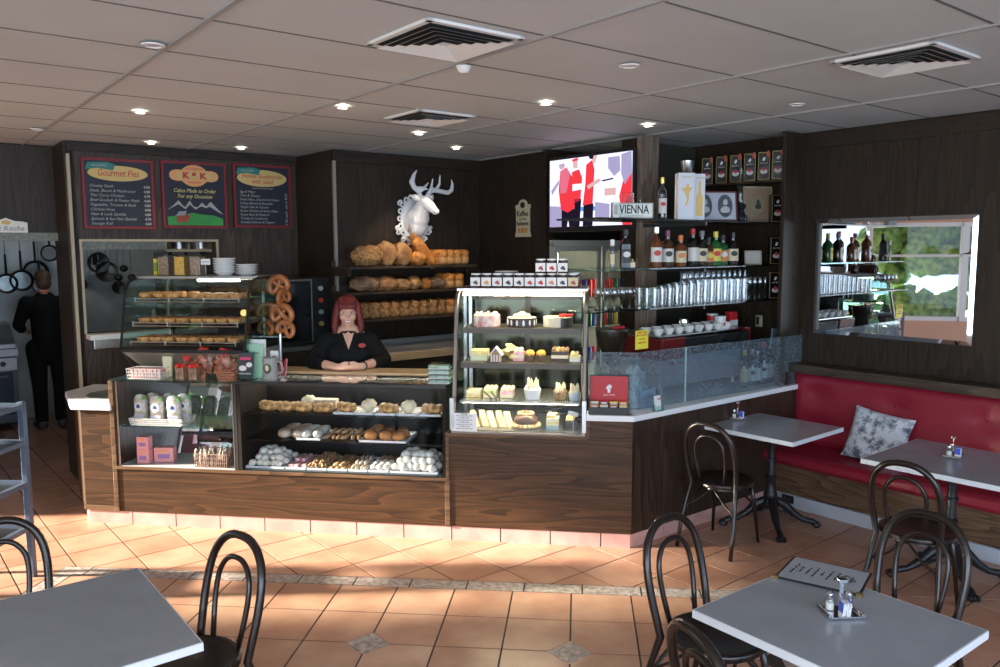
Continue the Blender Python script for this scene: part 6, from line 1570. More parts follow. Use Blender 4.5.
# floor of the case: sandwiches, ring cake, cream slices
BRD_ = mat('bread_pale', (.74, .56, .28), .7, col2=(.84, .72, .46), vs=30)
for k in range(5):
    px = 474 + k * 8.5; t = thing('sandwich', 'triangular yellow sandwich in the row at the left of the case floor', 'sandwich', group='sandwiches on the case floor'); atc(t, kpos(px, 415, .16), .17 + .02 * (k % 2), s0, .5)
    for q, mm in ((0, BRD_), (1, YEL), (2, BRD_)):
        m = MB(); m.prism_yz([(-.05, 0), (.05, 0), (.05, .10)], -.021 + q * .014, -.021 + q * .014 + .013); m.build('slice' if q != 1 else 'filling', mm, t)
t = thing('ring_cake', 'glossy chocolate ring cake with a nut collar on the case floor', 'cake'); atc(t, kpos(525, 415, .18), .18, s0)
m = MB(); m.ball((0, 0, .05), (.085, .085, .055), 26, 14, nz=.05); m.build('dome', mat('choc_gloss', (.10, .06, .045), .15), t, smooth=True)
m = MB(); [m.ball((.092 * cos(a), .092 * sin(a), .016), (.018, .018, .015), 8, 6, nz=.4, seed=k) for k, a in enumerate([i * 2 * pi / 20 for i in range(20)])]; [m.ball((.05 * cos(a), .05 * sin(a), .098), (.012, .012, .01), 8, 6) for a in [i * 2 * pi / 12 for i in range(12)]]; m.build('nut_collar', mat('biscuit_collar', (.60, .36, .15), .6, col2=(.82, .62, .36), vs=25), t, smooth=True)
slice_('cake_slice', 'cream slice with yellow piped top in a blue cup, case floor right', 552, .085, .10, .08, [mat('cup_teal', (.35, .50, .50), .4), YEL, CRM], s0, v=.15, top=YEL, py=415)
slice_('cake_slice', 'dark chocolate slice with yellow piped top, far right of the case floor', 571, .085, .10, .06, [CHOC, CHOC], s0, v=.16, top=YEL, py=415)
t = thing('price_tag', 'small pale price tag at the right of the case floor', 'card'); atc(t, kpos(573, 407, .12), .06, s0 + .0)
m = MB(); m.obox((0, 0, .125), (.07, .003, .028), Matrix.Rotation(.25, 3, 'Y')); m.box(-.002, .002, .001, .004, 0, .12); m.build('card', mat('tag_blue', (.5, .56, .58), .5), t)
t = thing('serving_tongs', 'pair of dark handled tongs on the third cake shelf at the left', 'tongs'); atc(t, kpos(489, 390, .10), .12, s3 + .001)
m = MB(); m.tube([(-.05, .05, .05), (.0, .0, .02), (.02, -.045, -.02)], .005, 6); m.tube([(.0, .05, .05), (.04, .0, .02), (.055, -.045, -.02)], .005, 6); m.build('handles', BLACK, t)

# ---- jars and plates on the cake case
JW = mat('jar_label', (.82, .82, .80), .5)
def jar(fruit):
    t = thing('jam_jar', '', 'jar')
    m = MB(); m.lathe([(.001, 0), (.028, 0), (.031, .005), (.029, .055), (.025, .062)], n=8); m.build('glass', mat('jam_dark', (.06, .015, .01), .15), t, smooth=True)
    m = MB(); m.box(-.027, .027, -.0305, -.0275, .008, .054); m.build('label', JW, t)
    m = MB(); [m.ball((x, -.031, z), (.008, .002, .007), 8, 6) for x, z in ((-.004, .026), (.008, .022), (.003, .031))]; m.build('fruit_print', fruit, t)
    m = MB(); m.cyl((0, 0, .058), (0, 0, .068), .028, n=20); m.build('lid_band', BLACK, t)
    m = MB(); m.cyl((0, 0, .068), (0, 0, .076), .0275, n=20); m.build('lid', OFFW, t); return t
FR = [mat('fruit_' + n, c, .5) for n, c in (('plum', (.18, .10, .08)), ('apricot', (.75, .38, .08)), ('cherry', (.45, .10, .09)), ('blackberry', (.05, .05, .08)), ('black', (.04, .04, .06)), ('raspberry', (.55, .08, .07)), ('strawberry', (.62, .04, .05)), ('peach', (.75, .28, .16)), ('blueberry', (.04, .06, .12)), ('fig', (.40, .10, .10)))]
jn = ['plum', 'apricot', 'cherry', 'blackberry', 'blackcurrant', 'raspberry', 'strawberry', 'peach', 'blueberry', 'fig']
zk = 1.7695; jp = None
proto = jar(FR[0])
for k in range(10):
    px = 476.5 + k * 10.8
    o = proto if k == 0 else dup(proto, (0, 0, 0))
    pos = ['leftmost', 'second from left', 'third from left', 'fourth from left', 'fifth from left', 'sixth from left', 'seventh from left', 'third from the right', 'second from the right', 'rightmost, cream labelled'][k]
    atc(o, kpos(px, 283, .30), .30, zk, 0, 'white labelled jam jar in the lower row on the cake case, ' + pos, 'jar', 'jam jars on the cake case')
    for c in o.children:
        if c.name.startswith('fruit_print') and k: c.data = c.data.copy(); c.data.materials[0] = FR[k]
        if c.name.startswith('label') and k == 9: c.data = c.data.copy(); c.data.materials[0] = mat('jar_label_cream', (.70, .60, .38), .5)
    o.scale = (1.28, 1.1, 1.32)
for k in range(3):
    px = 541.5 + k * 11
    o = dup(proto, (0, 0, 0)); atc(o, kpos(px, 267, .30), .30, zk + .102, 0, 'jam jar in the upper row of three on the cake case, ' + ['left', 'middle', 'right'][k], 'jar', 'jam jars in the upper row')
    for c in o.children:
        if c.name.startswith('fruit_print'): c.data = c.data.copy(); c.data.materials[0] = FR[(9, 6, 8)[k]]
    o.scale = (1.28, 1.1, 1.32)
stack(507.5, .50, 1.769, 8, .0125, 'white plate in the tall stack behind the jam jars', 'plates behind the jars', 1.05)
stack(533, .54, 1.769, 6, .0125, 'white saucer in the smaller stack behind the jam jars', 'saucers behind the jars', .8)
o = dup(proto, (0, 0, 0)); atc(o, kpos(576, 275, .50), .50, zk, 0, 'amber jar with gold lid behind the right end of the jam row', 'jar'); o.scale = (1.1, 1.1, 1.35)
# ---- tea box at the counter corner
t = thing('tea_box', 'open tea bag box with a red lid bearing a white head emblem', 'tea box'); atc(t, -.160, .105, .926, 0)
m = MB(); m.box(-.135, .135, -.10, .06, 0, .005); m.box(-.135, .135, -.105, -.10, 0, .05); m.box(-.135, -.13, -.10, .06, 0, .05); m.box(.13, .135, -.10, .06, 0, .05); m.box(-.135, .135, .055, .06, 0, .05); m.build('tray', BLACK, t, bevel=.001)
m = MB(); m.box(-.135, .135, .06, .08, .02, .245); m.build('lid_shell', BLACK, t, bevel=.002)
m = MB(); m.box(-.128, .128, .056, .060, .028, .238); m.build('lid_panel', mat('tea_red', (.50, .008, .015), .4), t)
m = MB(); m.prism_xz([(-.012, .125), (.004, .122), (.008, .135), (.012, .142), (.004, .150), (.016, .156), (.018, .168), (.008, .180), (-.006, .178), (-.020, .160), (-.022, .148), (-.014, .150), (-.010, .138)], .0545, .056); m.build('head_emblem', PAPER, t)
text('Julius Meinl', .017, t, (0, .0555, .108), m=PAPER)
TC = [mat('tea_' + n, c, .5) for n, c in (('orange', (.75, .22, .03)), ('cream', (.65, .58, .38)), ('maroon', (.42, .05, .06)), ('yellow', (.72, .50, .05)))]
for k in range(4):
    for q in range(2):
        tt = MB(); tt.box(-.028, .028, -.002, .002, 0, .055)
        for s_ in range(1):
            o = thing('tea_packet', ['orange', 'cream', 'red', 'yellow'][k] + ' tea packet in the %s row of the tea box' % ['front', 'back'][q], 'tea packet'); atc(o, -.160 - .098 + k * .065, .105 - .07 + q * .07, .932 + q * .012)
            tt.build('sachet', TC[k if not q else (k + 1) % 4], o); MB().box(-.018, .018, -.003, -.002, .034, .048).build('print', PAPER, o)
# card and note by the glass
t = thing('card_holder', 'small clear holder with white cards on the counter right of the tea box', 'card holder', PZ(655, 408, .926), RA)
t.location = AB(4.22, -3.585, .926)
m = MB(); m.box(-.035, .035, -.02, .03, 0, .035); m.build('holder', GLASSG, t); m = MB(); m.obox((0, .008, .055), (.055, .012, .10), Matrix.Rotation(-.15, 3, 'X')); m.build('cards', PAPER, t); text('K&K', .018, t, (0, -.006, .085), m=INKR)
# ================================================================== BAR
zc_ = .926
# yellow notice and papers on the glass
t = thing('yellow_notice', 'yellow notice with red print fixed above the glass screen by the post', 'notice', AB(0, 0, 0), RA)
p = PB(641.5, 346, -3.70); t.location = p
m = MB(); m.box(-.065, .065, -.002, 0, -.03, .10); m.build('sheet', mat('notice_yellow', (.85, .72, .06), .6), t); text('DIRECTION', .018, t, (0, -.003, .085), m=INKR); text('PAY AT COUNTER', .014, t, (0, -.003, .066), m=INKR); text('open 7 days', .012, t, (0, -.003, .04), m=INKR); text('THANK YOU', .014, t, (0, -.003, .014), m=INKR)
p = PB(650, 392, -3.70); t = thing('blue_note', 'pale blue printed sheet behind the glass screen', 'notice', AB(ab_of(p)[0], -3.72, zc_), RA)
m = MB(); m.obox((0, 0, .07), (.16, .003, .12), Matrix.Rotation(-.12, 3, 'Y')); m.box(-.05, .05, .002, .01, 0, .05); m.build('sheet', mat('note_blue', (.50, .60, .75), .6), t); text('LATTE', .04, t, (0, -.004, .07), m=mat('ink_grey', (.15, .2, .3), .5))
# ---- espresso machine
ga0, ga1 = ab_of(PB(657, 340, -3.95))[0], ab_of(PB(748, 335, -3.95))[0]
t = thing('espresso_machine', 'large grey and dark red espresso machine behind the glass screen', 'coffee machine', AB((ga0 + ga1) / 2, -3.95, zc_), RA)
w = (ga1 - ga0) / 2; MRD = mat('machine_maroon', (.16, .015, .012), .2, coat=.5)
m = MB(); m.box(-w + .06, w - .06, .02, .46, .05, .30); m.build('body', mat('machine_grey', (.30, .33, .37), .4), t, bevel=.012)
m = MB(); m.prism_yz([(-.02, .29), (-.04, .43), (.47, .45), (.47, .29)], -w + .28, w - .02); m.build('back_panel', mat('machine_black', (.02, .022, .022), .15), t, bevel=.006)
m = MB(); m.prism_yz([(-.03, .27), (-.05, .44), (.47, .45), (.47, .27)], -w, -w + .28); m.build('side_panel', MRD, t, bevel=.01)
m = MB(); m.box(w - .04, w - .02, -.04, .5, .28, .46); m.build('end_trim', MRD, t); m = MB(); m.box(-w, w, -.02, .47, .448, .456); m.build('cup_tray', STEEL, t)
for sx in (-w + .12, w - .12):
    for y in (.06, .40): m = MB(); m.cyl((sx, y, 0), (sx, y, .05), .025); m.build('foot', STEEL, t)
m = MB(); m.disk_y(-w + .2, .23, .022, .018, .012, .02); m.build('maker_mark', mat('mark_red', (.5, .04, .05), .5), t); m = MB(); m.box(-w + .24, -w + .36, .014, .02, .222, .236); m.build('maker_name', mat('mark_grey', (.2, .2, .22), .5), t)
# cups on the machine
def cup():
    t = thing('coffee_cup', '', 'cup'); m = MB(); m.lathe([(.001, 0), (.022, 0), (.038, .03), (.042, .052), (.039, .052), (.034, .03), (.001, .006)], n=22); m.build('bowl', OFFW, t, smooth=True)
    m = MB(); m.tube([(.038, 0, .042), (.058, 0, .038), (.054, 0, .018), (.032, 0, .016)], .004, 6); m.build('handle', OFFW, t, smooth=True); return t
c0 = cup(); fst = True
zcup = zc_ + .457
for k in range(16):
    i, j = k % 8, k // 8
    a = ga0 + .06 + i * (ga1 - ga0 - .30) / 7
    o = c0 if fst else dup(c0, (0, 0, 0)); fst = False
    o.location = AB(a, -3.99 - j * .12, zcup + (0 if j == 0 else 0)); o.rotation_euler = (0, 0, RA + k); tag(o, 'white coffee cup on top of the espresso machine', 'cup', 'coffee cups on the machine')
def tin(lab, px, b, z, r, h, col, col2):
    t = thing('coffee_tin', lab, 'tin', AB(ab_of(PB(px, 330, b))[0], b, z), RA + .2)
    m = MB(); m.lathe([(.001, 0), (r, 0), (r, h), (.001, h)], n=26); m.build('can', col, t, smooth=True)
    m = MB(); m.lathe([(r + .001, h * .25), (r + .001, h * .55)], n=26); m.build('band', col2, t, smooth=True)
    m = MB(); m.lathe([(r + .003, h), (r + .003, h + .012), (.001, h + .012)], n=26); m.build('lid', OFFW, t, smooth=True)
TR = mat('tin_red', (.55, .02, .03), .35); TW = mat('tin_white', (.75, .75, .72), .4)
tin('white coffee tin with red band on the espresso machine', 720, -4.02, zcup, .045, .09, TW, TR)
tin('red coffee tin left of the white tin on the machine', 712, -4.14, zcup, .045, .10, TR, TW)
t = thing('coffee_packet', 'red and white coffee packet beside the tin on the machine', 'packet', AB(ab_of(PB(731, 330, -4.10))[0], -4.10, zcup), RA)
m = MB(); m.box(-.05, .05, -.03, .03, 0, .12); m.build('pack', TR, t, bevel=.006); m = MB(); m.box(-.05, .05, -.031, -.03, 0, .05); m.build('band', TW, t)
t = thing('milk_jug', 'small steel milk jug among the cups on the machine', 'jug', AB(ab_of(PB(693, 330, -4.12))[0], -4.22, zcup), RA)
m = MB(); m.lathe([(.001, 0), (.04, 0), (.042, .04), (.032, .07), (.034, .08)], n=22); m.build('body', CHROME, t, smooth=True); m = MB(); m.tube([(.035, 0, .07), (.065, 0, .06), (.06, 0, .02), (.04, 0, .015)], .004, 6); m.build('handle', CHROME, t)
# coffee grinder
gp = ab_of(PB(612, 330, -4.05))
t = thing('coffee_grinder', 'black coffee grinder with a bean hopper beside the brown post', 'coffee grinder', AB(gp[0], -4.05, zc_), RA)
m = MB(); m.box(-.09, .09, -.08, .12, 0, .03); m.box(-.06, .06, -.03, .10, .03, .26); m.build('body', mat('grinder_silver', (.35, .36, .38), .3, .7), t, bevel=.008)
m = MB(); m.lathe([(.03, .26), (.05, .28), (.115, .48), (.118, .52), (.001, .52)], n=20); m.build('hopper', mat('smoked_hopper', (.025, .016, .012), .15), t, smooth=True)
m = MB(); m.lathe([(.122, .52), (.122, .535), (.001, .54)], n=20); m.build('lid', BLACK, t, smooth=True); m = MB(); m.tube([(-.05, -.07, .548), (.05, -.07, .548)], .012, 6); m.build('switch', TR, t); m = MB(); m.tube([(0, -.04, .22), (0, -.12, .18), (0, -.18, .18)], .012, 8); m.build('filter_fork', BLACK, t)
t = thing('cloth', 'pale crumpled cloth hanging in front of the coffee grinder', 'cloth', AB(gp[0] - .05, -3.78, zc_), RA)
m = MB(); m.ball((0, 0, .14), (.09, .05, .14), 22, 16, nz=.6, ns=30, seed=9); m.build('fabric', mat('cloth_pale', (.62, .66, .68), .9), t, smooth=True)
t.children[0].name = 'fabric'
# ---- bottles
def bottle(kind, glassm, labm, capm, h=.28, r=.037, neck=.013, shoulder=.62, lab2=None, cap_h=.045, sq=False):
    t = thing('bottle', '', 'bottle')
    m = MB(); n = 20
    m.lathe([(.001, 0), (r * .95, 0), (r, .006), (r, h * shoulder), (r * .8, h * (shoulder + .07)), (neck, h * (shoulder + .16)), (neck, h - .02), (.001, h - .02)], n=4 if sq else n, M=Matrix.Rotation(pi / 4, 3, 'Z') if sq else None); m.build('glass', glassm, t, smooth=not sq, bevel=.004 if sq else 0)
    m = MB(); rr_ = r + .0012
    a0_, a1_ = (-pi * .85, -pi * .15)
    if sq: m.box(-r * .64, r * .64, -r * .74, -r * .715, h * .14, h * .5)
    else:
        vs = []; 
        for i in range(13):
            a = a0_ + (a1_ - a0_) * i / 12; vs += [(rr_ * cos(a), rr_ * sin(a), h * .14), (rr_ * cos(a), rr_ * sin(a), h * .50)]
        m.add(vs, [(2 * i, 2 * i + 2, 2 * i + 3, 2 * i + 1) for i in range(12)])
    l = m.build('label', labm, t, smooth=True)
    if lab2:
        m = MB(); m.disk_y(0, h * .36, r * .55, r * .45, -rr_ - .002, -rr_ + .006, 14); m.build('label_print', lab2, l)
    m = MB(); m.lathe([(neck + .003, h - cap_h), (neck + .004, h - cap_h + .004), (neck + .004, h), (.001, h)], n=16); m.build('cap', capm, t, smooth=True); return t
GL = {'amber': mat('bottle_amber', (.16, .05, .015), .08, coat=.5), 'dark': mat('bottle_dark', (.012, .010, .008), .08, coat=.5), 'clear': glass('bottle_clear', (.75, .8, .82), 2.2), 'green': mat('bottle_green', (.02, .12, .03), .08, coat=.5), 'brown': mat('bottle_brown', (.07, .03, .015), .08, coat=.5)}
LB = {'white': mat('label_white', (.74, .72, .66), .5), 'cream': mat('label_cream', (.70, .60, .40), .5), 'red': mat('label_red', (.55, .04, .03), .5), 'black': mat('label_black', (.03, .03, .03), .5), 'yellow': mat('label_yellow', (.72, .60, .10), .5), 'orange': mat('label_orange', (.70, .24, .06), .5)}
sh_b = -4.0
# glass shelves
A0, A1 = 4.20, 6.02
SHZ = [2.25, 1.902, 1.617]
t = thing('bar_shelves', 'three long glass shelves for bottles and glasses in the bar corner', 'shelf', AB(0, 0, 0), RA)
for k, z in enumerate(SHZ):
    a0_ = (ab_of(PB(600, 219, -3.80))[0], ab_of(PB(605, 268, -3.80))[0], ab_of(PB(592, 309, -3.80))[0])[k]
    m = MB(); m.box(a0_, A1, 3.80, 4.22, z - .012, z); m.build('glass_shelf', GLASSG if k else mat('dark_shelf_edge', (.02, .025, .022), .15), t, bevel=.002)
for z in SHZ: m = MB(); m.box(5.00, 5.02, 3.82, 4.44, z - .04, z - .012); m.build('bracket', BLKM, t)
def shelf_a(px, py, b): return ab_of(PB(px, py, b))[0]
def on_shelf(o, px, k, b, lab, cat, grp=None, rz=-.6, dz=.001):
    b += .15
    o.location = AB(shelf_a(px, 260, b), b, SHZ[k] + dz); o.rotation_euler = (0, 0, RA + rz); return tag(o, lab, cat, grp)
on_shelf(bottle('v', GL['clear'], LB['white'], mat('cap_gold', (.75, .55, .12), .3, .8), .30, .032, .012, .62, LB['red']), 662, 0, -4.02, 'clear bottle with white and red label and gold cap on the top shelf', 'bottle')
BL_ = [(656.5, 'amber', 'white', CHROME, .29, 'red', 'amber bottle with white label and silver cap, leftmost in the bottle row'), (668, 'brown', 'white', mat('cap_violet', (.20, .05, .12), .4), .27, 'black', 'brown bottle with white label and purple cap, second in the row'),
       (681, 'amber', 'cream', mat('cap_orange', (.75, .20, .05), .4), .235, 'orange', 'short amber bottle with orange cap in the bottle row'), (693, 'dark', 'white', mat('cap_red', (.5, .02, .03), .4), .285, None, 'dark bottle with a grey label and red cap in the bottle row'),
       (702, 'dark', 'cream', mat('cap_grey', (.2, .2, .2), .4), .27, 'black', 'dark bottle with cream label and grey cap in the bottle row'), (709, 'brown', 'orange', LB['black'], .22, 'yellow', 'brown bottle with orange label behind the dark ones'),
       (716, 'green', 'yellow', mat('cap_yellow', (.75, .65, .08), .4), .265, 'red', 'green bottle with a yellow label in the bottle row'), (723, 'green', 'orange', LB['black'], .24, 'white', 'green bottle with orange label right of the yellow one'), (733, 'dark', 'cream', BLACK, .26, 'black', 'black bottle with cream label at the right end of the row')]
for k, (px, g_, l_, c_, h_, l2, lab) in enumerate(BL_):
    on_shelf(bottle('b', GL[g_], LB[l_], c_, h_, .046 if h_ > .25 else .045, .015, .60, LB[l2] if l2 else None), px, 1, -4.03 - .03 * (k % 2), lab, 'bottle', 'spirit bottles on the middle shelf')
on_shelf(bottle('b', GL['dark'], LB['black'], BLACK, .27, .046, .014, .62, LB['white'], sq=True), 626, 1, -4.03, 'square bottle with a black label left of the brown post', 'bottle')
on_shelf(bottle('b', GL['clear'], LB['cream'], OFFW, .20, .018, .012, .75), 613, 1, -4.03, 'slim clear bottle at the left end of the middle shelf', 'bottle')
t = thing('small_flask', 'tiny flask with cream label beside the square bottle', 'flask'); m = MB(); m.box(-.02, .02, -.015, .015, 0, .05); m.build('body', GL['amber'], t, bevel=.003); m = MB(); m.box(-.016, .016, -.017, -.015, .01, .04); m.build('label', LB['cream'], t); m = MB(); m.cyl((0, 0, .05), (0, 0, .065), .008); m.build('cap', GOLD, t); on_shelf(t, 633, 1, -3.99, None, None)
# framed pictures
def frame(lab, px, k, b, w, h, fm, pic, lean=-.12, rz=-.5):
    t = thing('picture_frame', lab, 'framed picture'); M = Matrix.Rotation(lean, 3, 'X'); f = .012
    m = MB()
    for c, s_ in (((0, 0, f / 2), (w, .016, f)), ((0, 0, h - f / 2), (w, .016, f)), ((-w / 2 + f / 2, 0, h / 2), (f, .016, h)), ((w / 2 - f / 2, 0, h / 2), (f, .016, h))): m.obox(M @ Vector(c), s_, M)
    m.build('frame', fm, t, bevel=.002)
    m = MB(); m.obox(M @ Vector((0, .002, h / 2)), (w - .01, .008, h - .01), M); m.build('mount', pic, t); on_shelf(t, px, k, b, lab, 'framed picture', rz=rz); t['M'] = 0; del t['M']; return t, M
t, M = frame('two oval portraits in a dark red frame on the top shelf', 715, 0, -4.08, .37, .235, mat('frame_maroon', (.14, .03, .02), .4), mat('mount_silver', (.45, .48, .54), .5))
for sx in (-.085, .085):
    m = MB(); m.lathe([(.001, 0), (.062, 0)], n=28, M=M @ Matrix.Rotation(pi / 2, 3, 'X') @ Matrix.Diagonal((1, 1.45, 1)), c=M @ Vector((sx, -.004, .12))); m.build('portrait', mat('portrait_grey', (.16, .17, .20), .5), t)
    m = MB(); m.ball(M @ Vector((sx + .003, -.005, .145)), (.020, .002, .028), 12, 8); m.ball(M @ Vector((sx, -.005, .085)), (.040, .002, .032), 12, 8); m.build('sitter', mat('portrait_pale', (.45, .45, .46), .5), t, smooth=True)
t, M = frame('brown portrait in a pale wood frame on the top shelf', 758, 0, -4.10, .26, .30, mat('frame_tan', (.42, .34, .24), .5), mat('mount_brown', (.30, .21, .13), .6))
m = MB(); m.lathe([(.001, 0), (.06, 0)], n=28, M=M @ Matrix.Rotation(pi / 2, 3, 'X') @ Matrix.Diagonal((1, 1.3, 1)), c=M @ Vector((0, -.004, .15))); m.build('oval', mat('mount_cream', (.50, .42, .28), .6), t)
m = MB(); m.ball(M @ Vector((0, -.005, .17)), (.014, .002, .020), 12, 8); m.ball(M @ Vector((0, -.005, .13)), (.028, .002, .028), 12, 8); m.build('sitter', mat('portrait_dark', (.05, .04, .035), .5), t, smooth=True)
t, M = frame('small pale framed card on the middle shelf right of the bottles', 754, 1, -4.05, .15, .115, mat('frame_tan', (.42, .34, .24), .5), mat('card_grey', (.45, .43, .38), .6))
t = thing('round_frame', 'small round dark frame beside the pale card on the middle shelf', 'framed picture'); M = Matrix.Rotation(pi / 2, 3, 'X'); m = MB(); m.lathe([(.001, 0), (.035, 0), (.04, .005), (.04, -.008), (.001, -.008)], n=24, M=M, c=(0, 0, .042)); m.build('disc', mat('frame_black', (.04, .035, .03), .4), t, smooth=True); on_shelf(t, 771, 1, -4.05, None, None)
# tall white champagne box with golden cherub print
for px, lab, w_ in ((684, 'tall white gift box with a golden cherub print on the top shelf', .125), (697, 'tall white gift box with a golden bottle print on the top shelf', .085)):
    t = thing('gift_box', lab, 'gift box'); m = MB(); m.box(-w_ / 2, w_ / 2, -.045, .045, 0, .345); m.build('carton', mat('carton_white', (.70, .72, .76), .4), t, bevel=.002)
    m = MB()
    if w_ > .1: m.prism_xz([(-.01, .10), (.005, .15), (-.012, .20), (-.04, .23), (-.005, .235), (.0, .26), (.015, .265), (.02, .24), (.045, .235), (.02, .20), (.02, .15), (.0, .10)], -.047, -.045)
    else: m.prism_xz([(-.025, .03), (.025, .03), (.025, .17), (.010, .21), (.010, .29), (-.010, .29), (-.010, .21), (-.025, .17)], -.047, -.045)
    m.build('gold_print', mat('gold_pale', (.72, .50, .12), .4), t); on_shelf(t, px, 0, -4.04, lab, 'gift box'); text('Champagne', .018, t, (0, -.0465, .315), m=GOLD)
t = thing('blender_jug', 'steel bar mixer jug behind the white gift boxes', 'jug'); m = MB(); m.lathe([(.001, 0), (.05, 0), (.05, .30), (.03, .33), (.03, .36), (.04, .37), (.055, .47), (.05, .47), (.001, .38)], n=20); m.build('jug', STEEL, t, smooth=True); on_shelf(t, 686, 0, -4.25, None, None)
t = thing('ornament_lamp', 'dark glass lamp base with a clear bulb on the top shelf', 'ornament'); m = MB(); m.lathe([(.001, 0), (.05, 0), (.055, .03), (.035, .06), (.028, .09), (.045, .12), (.03, .14)], n=24); m.build('base', mat('dark_blue_glass', (.015, .018, .025), .15), t, smooth=True)
m = MB(); m.lathe([(.022, .14), (.03, .17), (.022, .19), (.03, .22), (.022, .24), (.04, .28), (.02, .31), (.015, .42)], n=20); m.build('chimney', GLASSW, t, smooth=True); on_shelf(t, 740, 0, -4.03, None, None)
# number plate and tankard
t = thing('number_plate', 'white number plate reading VIENNA on the top shelf before the television', 'number plate'); m = MB(); m.box(-.135, .135, -.006, .006, 0, .105); m.build('plate', mat('plate_white', (.72, .76, .70), .35), t, bevel=.004)
m = MB(); e = .004; m.box(-.13, .13, -.0075, -.006, .004, .008); m.box(-.13, .13, -.0075, -.006, .097, .101); m.box(-.13, -.126, -.0075, -.006, .004, .101); m.box(.126, .13, -.0075, -.006, .004, .101); m.build('border', mat('plate_line', (.25, .27, .25), .4), t)
text('VIENNA', .085, t, (0, -.0075, .058), m=INKK, bold=.0012, width=.21); text('DONAUMETROPOLE', .014, t, (0, -.0075, .016), m=mat('plate_line', (.25, .27, .25), .4)); on_shelf(t, 634, 0, -3.985, None, None)
t = thing('pale_box', 'narrow pale box standing left of the number plate', 'box'); m = MB(); m.box(-.022, .022, -.02, .05, 0, .105); m.build('carton', mat('plate_white', (.72, .76, .70), .35), t, bevel=.002); m = MB(); m.box(-.014, .014, -.022, -.02, .02, .09); m.build('print', mat('print_grey', (.4, .42, .4), .5), t); on_shelf(t, 615.5, 0, -4.0, None, None)
t = thing('tankard', 'glass tankard with red print standing behind the number plate', 'tankard'); m = MB(); m.lathe([(.001, 0), (.045, 0), (.047, .02), (.044, .175), (.046, .18)], n=24); m.build('glass', GLASSW, t, smooth=True)
m = MB(); m.disk_y(0, .125, .025, .028, -.049, -.044); m.build('emblem', TR, t); m = MB(); m.tube([(.045, 0, .15), (.085, 0, .14), (.09, 0, .06), (.045, 0, .04)], .007, 8); m.build('handle', GLASSW, t, smooth=True); on_shelf(t, 628, 0, -4.06, None, None)
# ---- glassware on the lowest shelf
def tumbler():
    m = MB(); m.lathe([(.001, .004), (.026, .004), (.030, 0), (.034, .13), (.032, .13), (.027, .012), (.001, .012)], n=14); return m.build('tall_tumbler', GLASSW, smooth=True)
def stem():
    m = MB(); m.lathe([(.001, 0), (.032, .001), (.006, .008), (.004, .075), (.012, .085), (.034, .12), (.036, .15), (.030, .19), (.029, .19), (.034, .15), (.03, .12), (.001, .09)], n=14); return m.build('wine_glass', GLASSW, smooth=True)
T0, S0 = tumbler(), stem(); ft = fs_ = True
def cp(o, first):
    if first: return o
    q = o.copy(); COL.objects.link(q); return q
aL, aR = shelf_a(653, 300, -3.88), shelf_a(742, 300, -3.88)
for j in range(3):
    for i in range(14):
        a = aL + i * (aR - aL) / 13
        o = cp(T0, ft); ft = False
        hs = 1.0 + .35 * min(1, max(0, (i - 2) / 5))
        o.location = AB(a, -3.86 - j * .075, SHZ[2] + .001); o.scale = (1, 1, hs); tag(o, 'clear tall tumbler in the crowded rows on the lowest bar shelf', 'glass', 'tumblers on the lowest bar shelf')
for i in range(12):
    o = cp(S0, fs_); fs_ = False
    o.location = AB(shelf_a(686, 300, -4.14) + i * .075, -4.16, SHZ[2] + .001); o.scale = (1, 1, 1.25); tag(o, 'stemmed glass at the back of the lowest bar shelf', 'glass', 'stemmed glasses at the back')
for i in range(4):
    for j in range(2):
        o = cp(S0, False); o.location = AB(shelf_a(747, 300, -3.9) + i * .075, -3.88 - j * .09, SHZ[2] + .001); o.scale = (.95,) * 3; tag(o, 'stemmed glass at the right end of the lowest bar shelf', 'glass', 'stemmed glasses at the right end')
for i in range(4):
    for j in range(2):
        o = cp(S0, False); o.location = AB(shelf_a(608, 300, -3.85) + i * .078, -3.86 - j * .085, SHZ[2] + .001); o.scale = (1.05, 1.05, .8); tag(o, 'round wine glass left of the post on the lowest bar shelf', 'glass', 'wine glasses left of the post')
# ---- black coffee bags
def cbag():
    t = thing('coffee_bag', '', 'coffee bag'); m = MB(); m.box(-.052, .052, -.03, .03, 0, .225); m.build('pack', mat('bag_black', (.012, .012, .012), .25, bump=.4, bs=20), t, bevel=.004)
    m = MB(); f = .004; m.box(-.050, .050, -.0315, -.0305, .004, .008); m.box(-.050, -.046, -.0315, -.0305, .004, .220); m.box(.046, .050, -.0315, -.0305, .004, .220); m.box(-.05, .05, -.0315, -.0305, .216, .22); m.build('gold_border', mat('gold_line', (.38, .26, .05), .4, .4), t)
    m = MB(); m.disk_y(0, .070, .030, .020, -.033, -.030, 18); m.build('cup_print', mat('cup_print', (.65, .60, .58), .5), t); m = MB(); m.disk_y(0, .088, .017, .014, -.0345, -.033, 14); m.build('red_print', INKR, t)
    m = MB(); m.prism_xz([(-.012, .155), (.0, .153), (.006, .162), (.012, .175), (.004, .185), (-.006, .178), (-.012, .165)], -.032, -.030); m.build('head_emblem', PAPER, t)
    text('Julius Meinl', .013, t, (0, -.0315, .135), m=PAPER); m = MB(); m.prism_xz([(.018, .20), (.03, .235), (.045, .225), (.046, .19), (.035, .175), (.025, .185)], -.034, -.031); m.build('red_seal', mat('seal_red', (.50, .05, .04), .4), t); return t
b0_ = cbag(); names6 = ['leftmost', 'second', 'third', 'fourth', 'fifth', 'rightmost']
t = thing('high_shelf', 'dark high shelf on the right wall of the bar corner for coffee bags', 'shelf', AB(6.04, -4.0, 2.60), RA - pi / 2)
m = MB(); m.box(-.74, .36, -.14, 0, -.02, 0); m.build('board', W_SHELF, t)
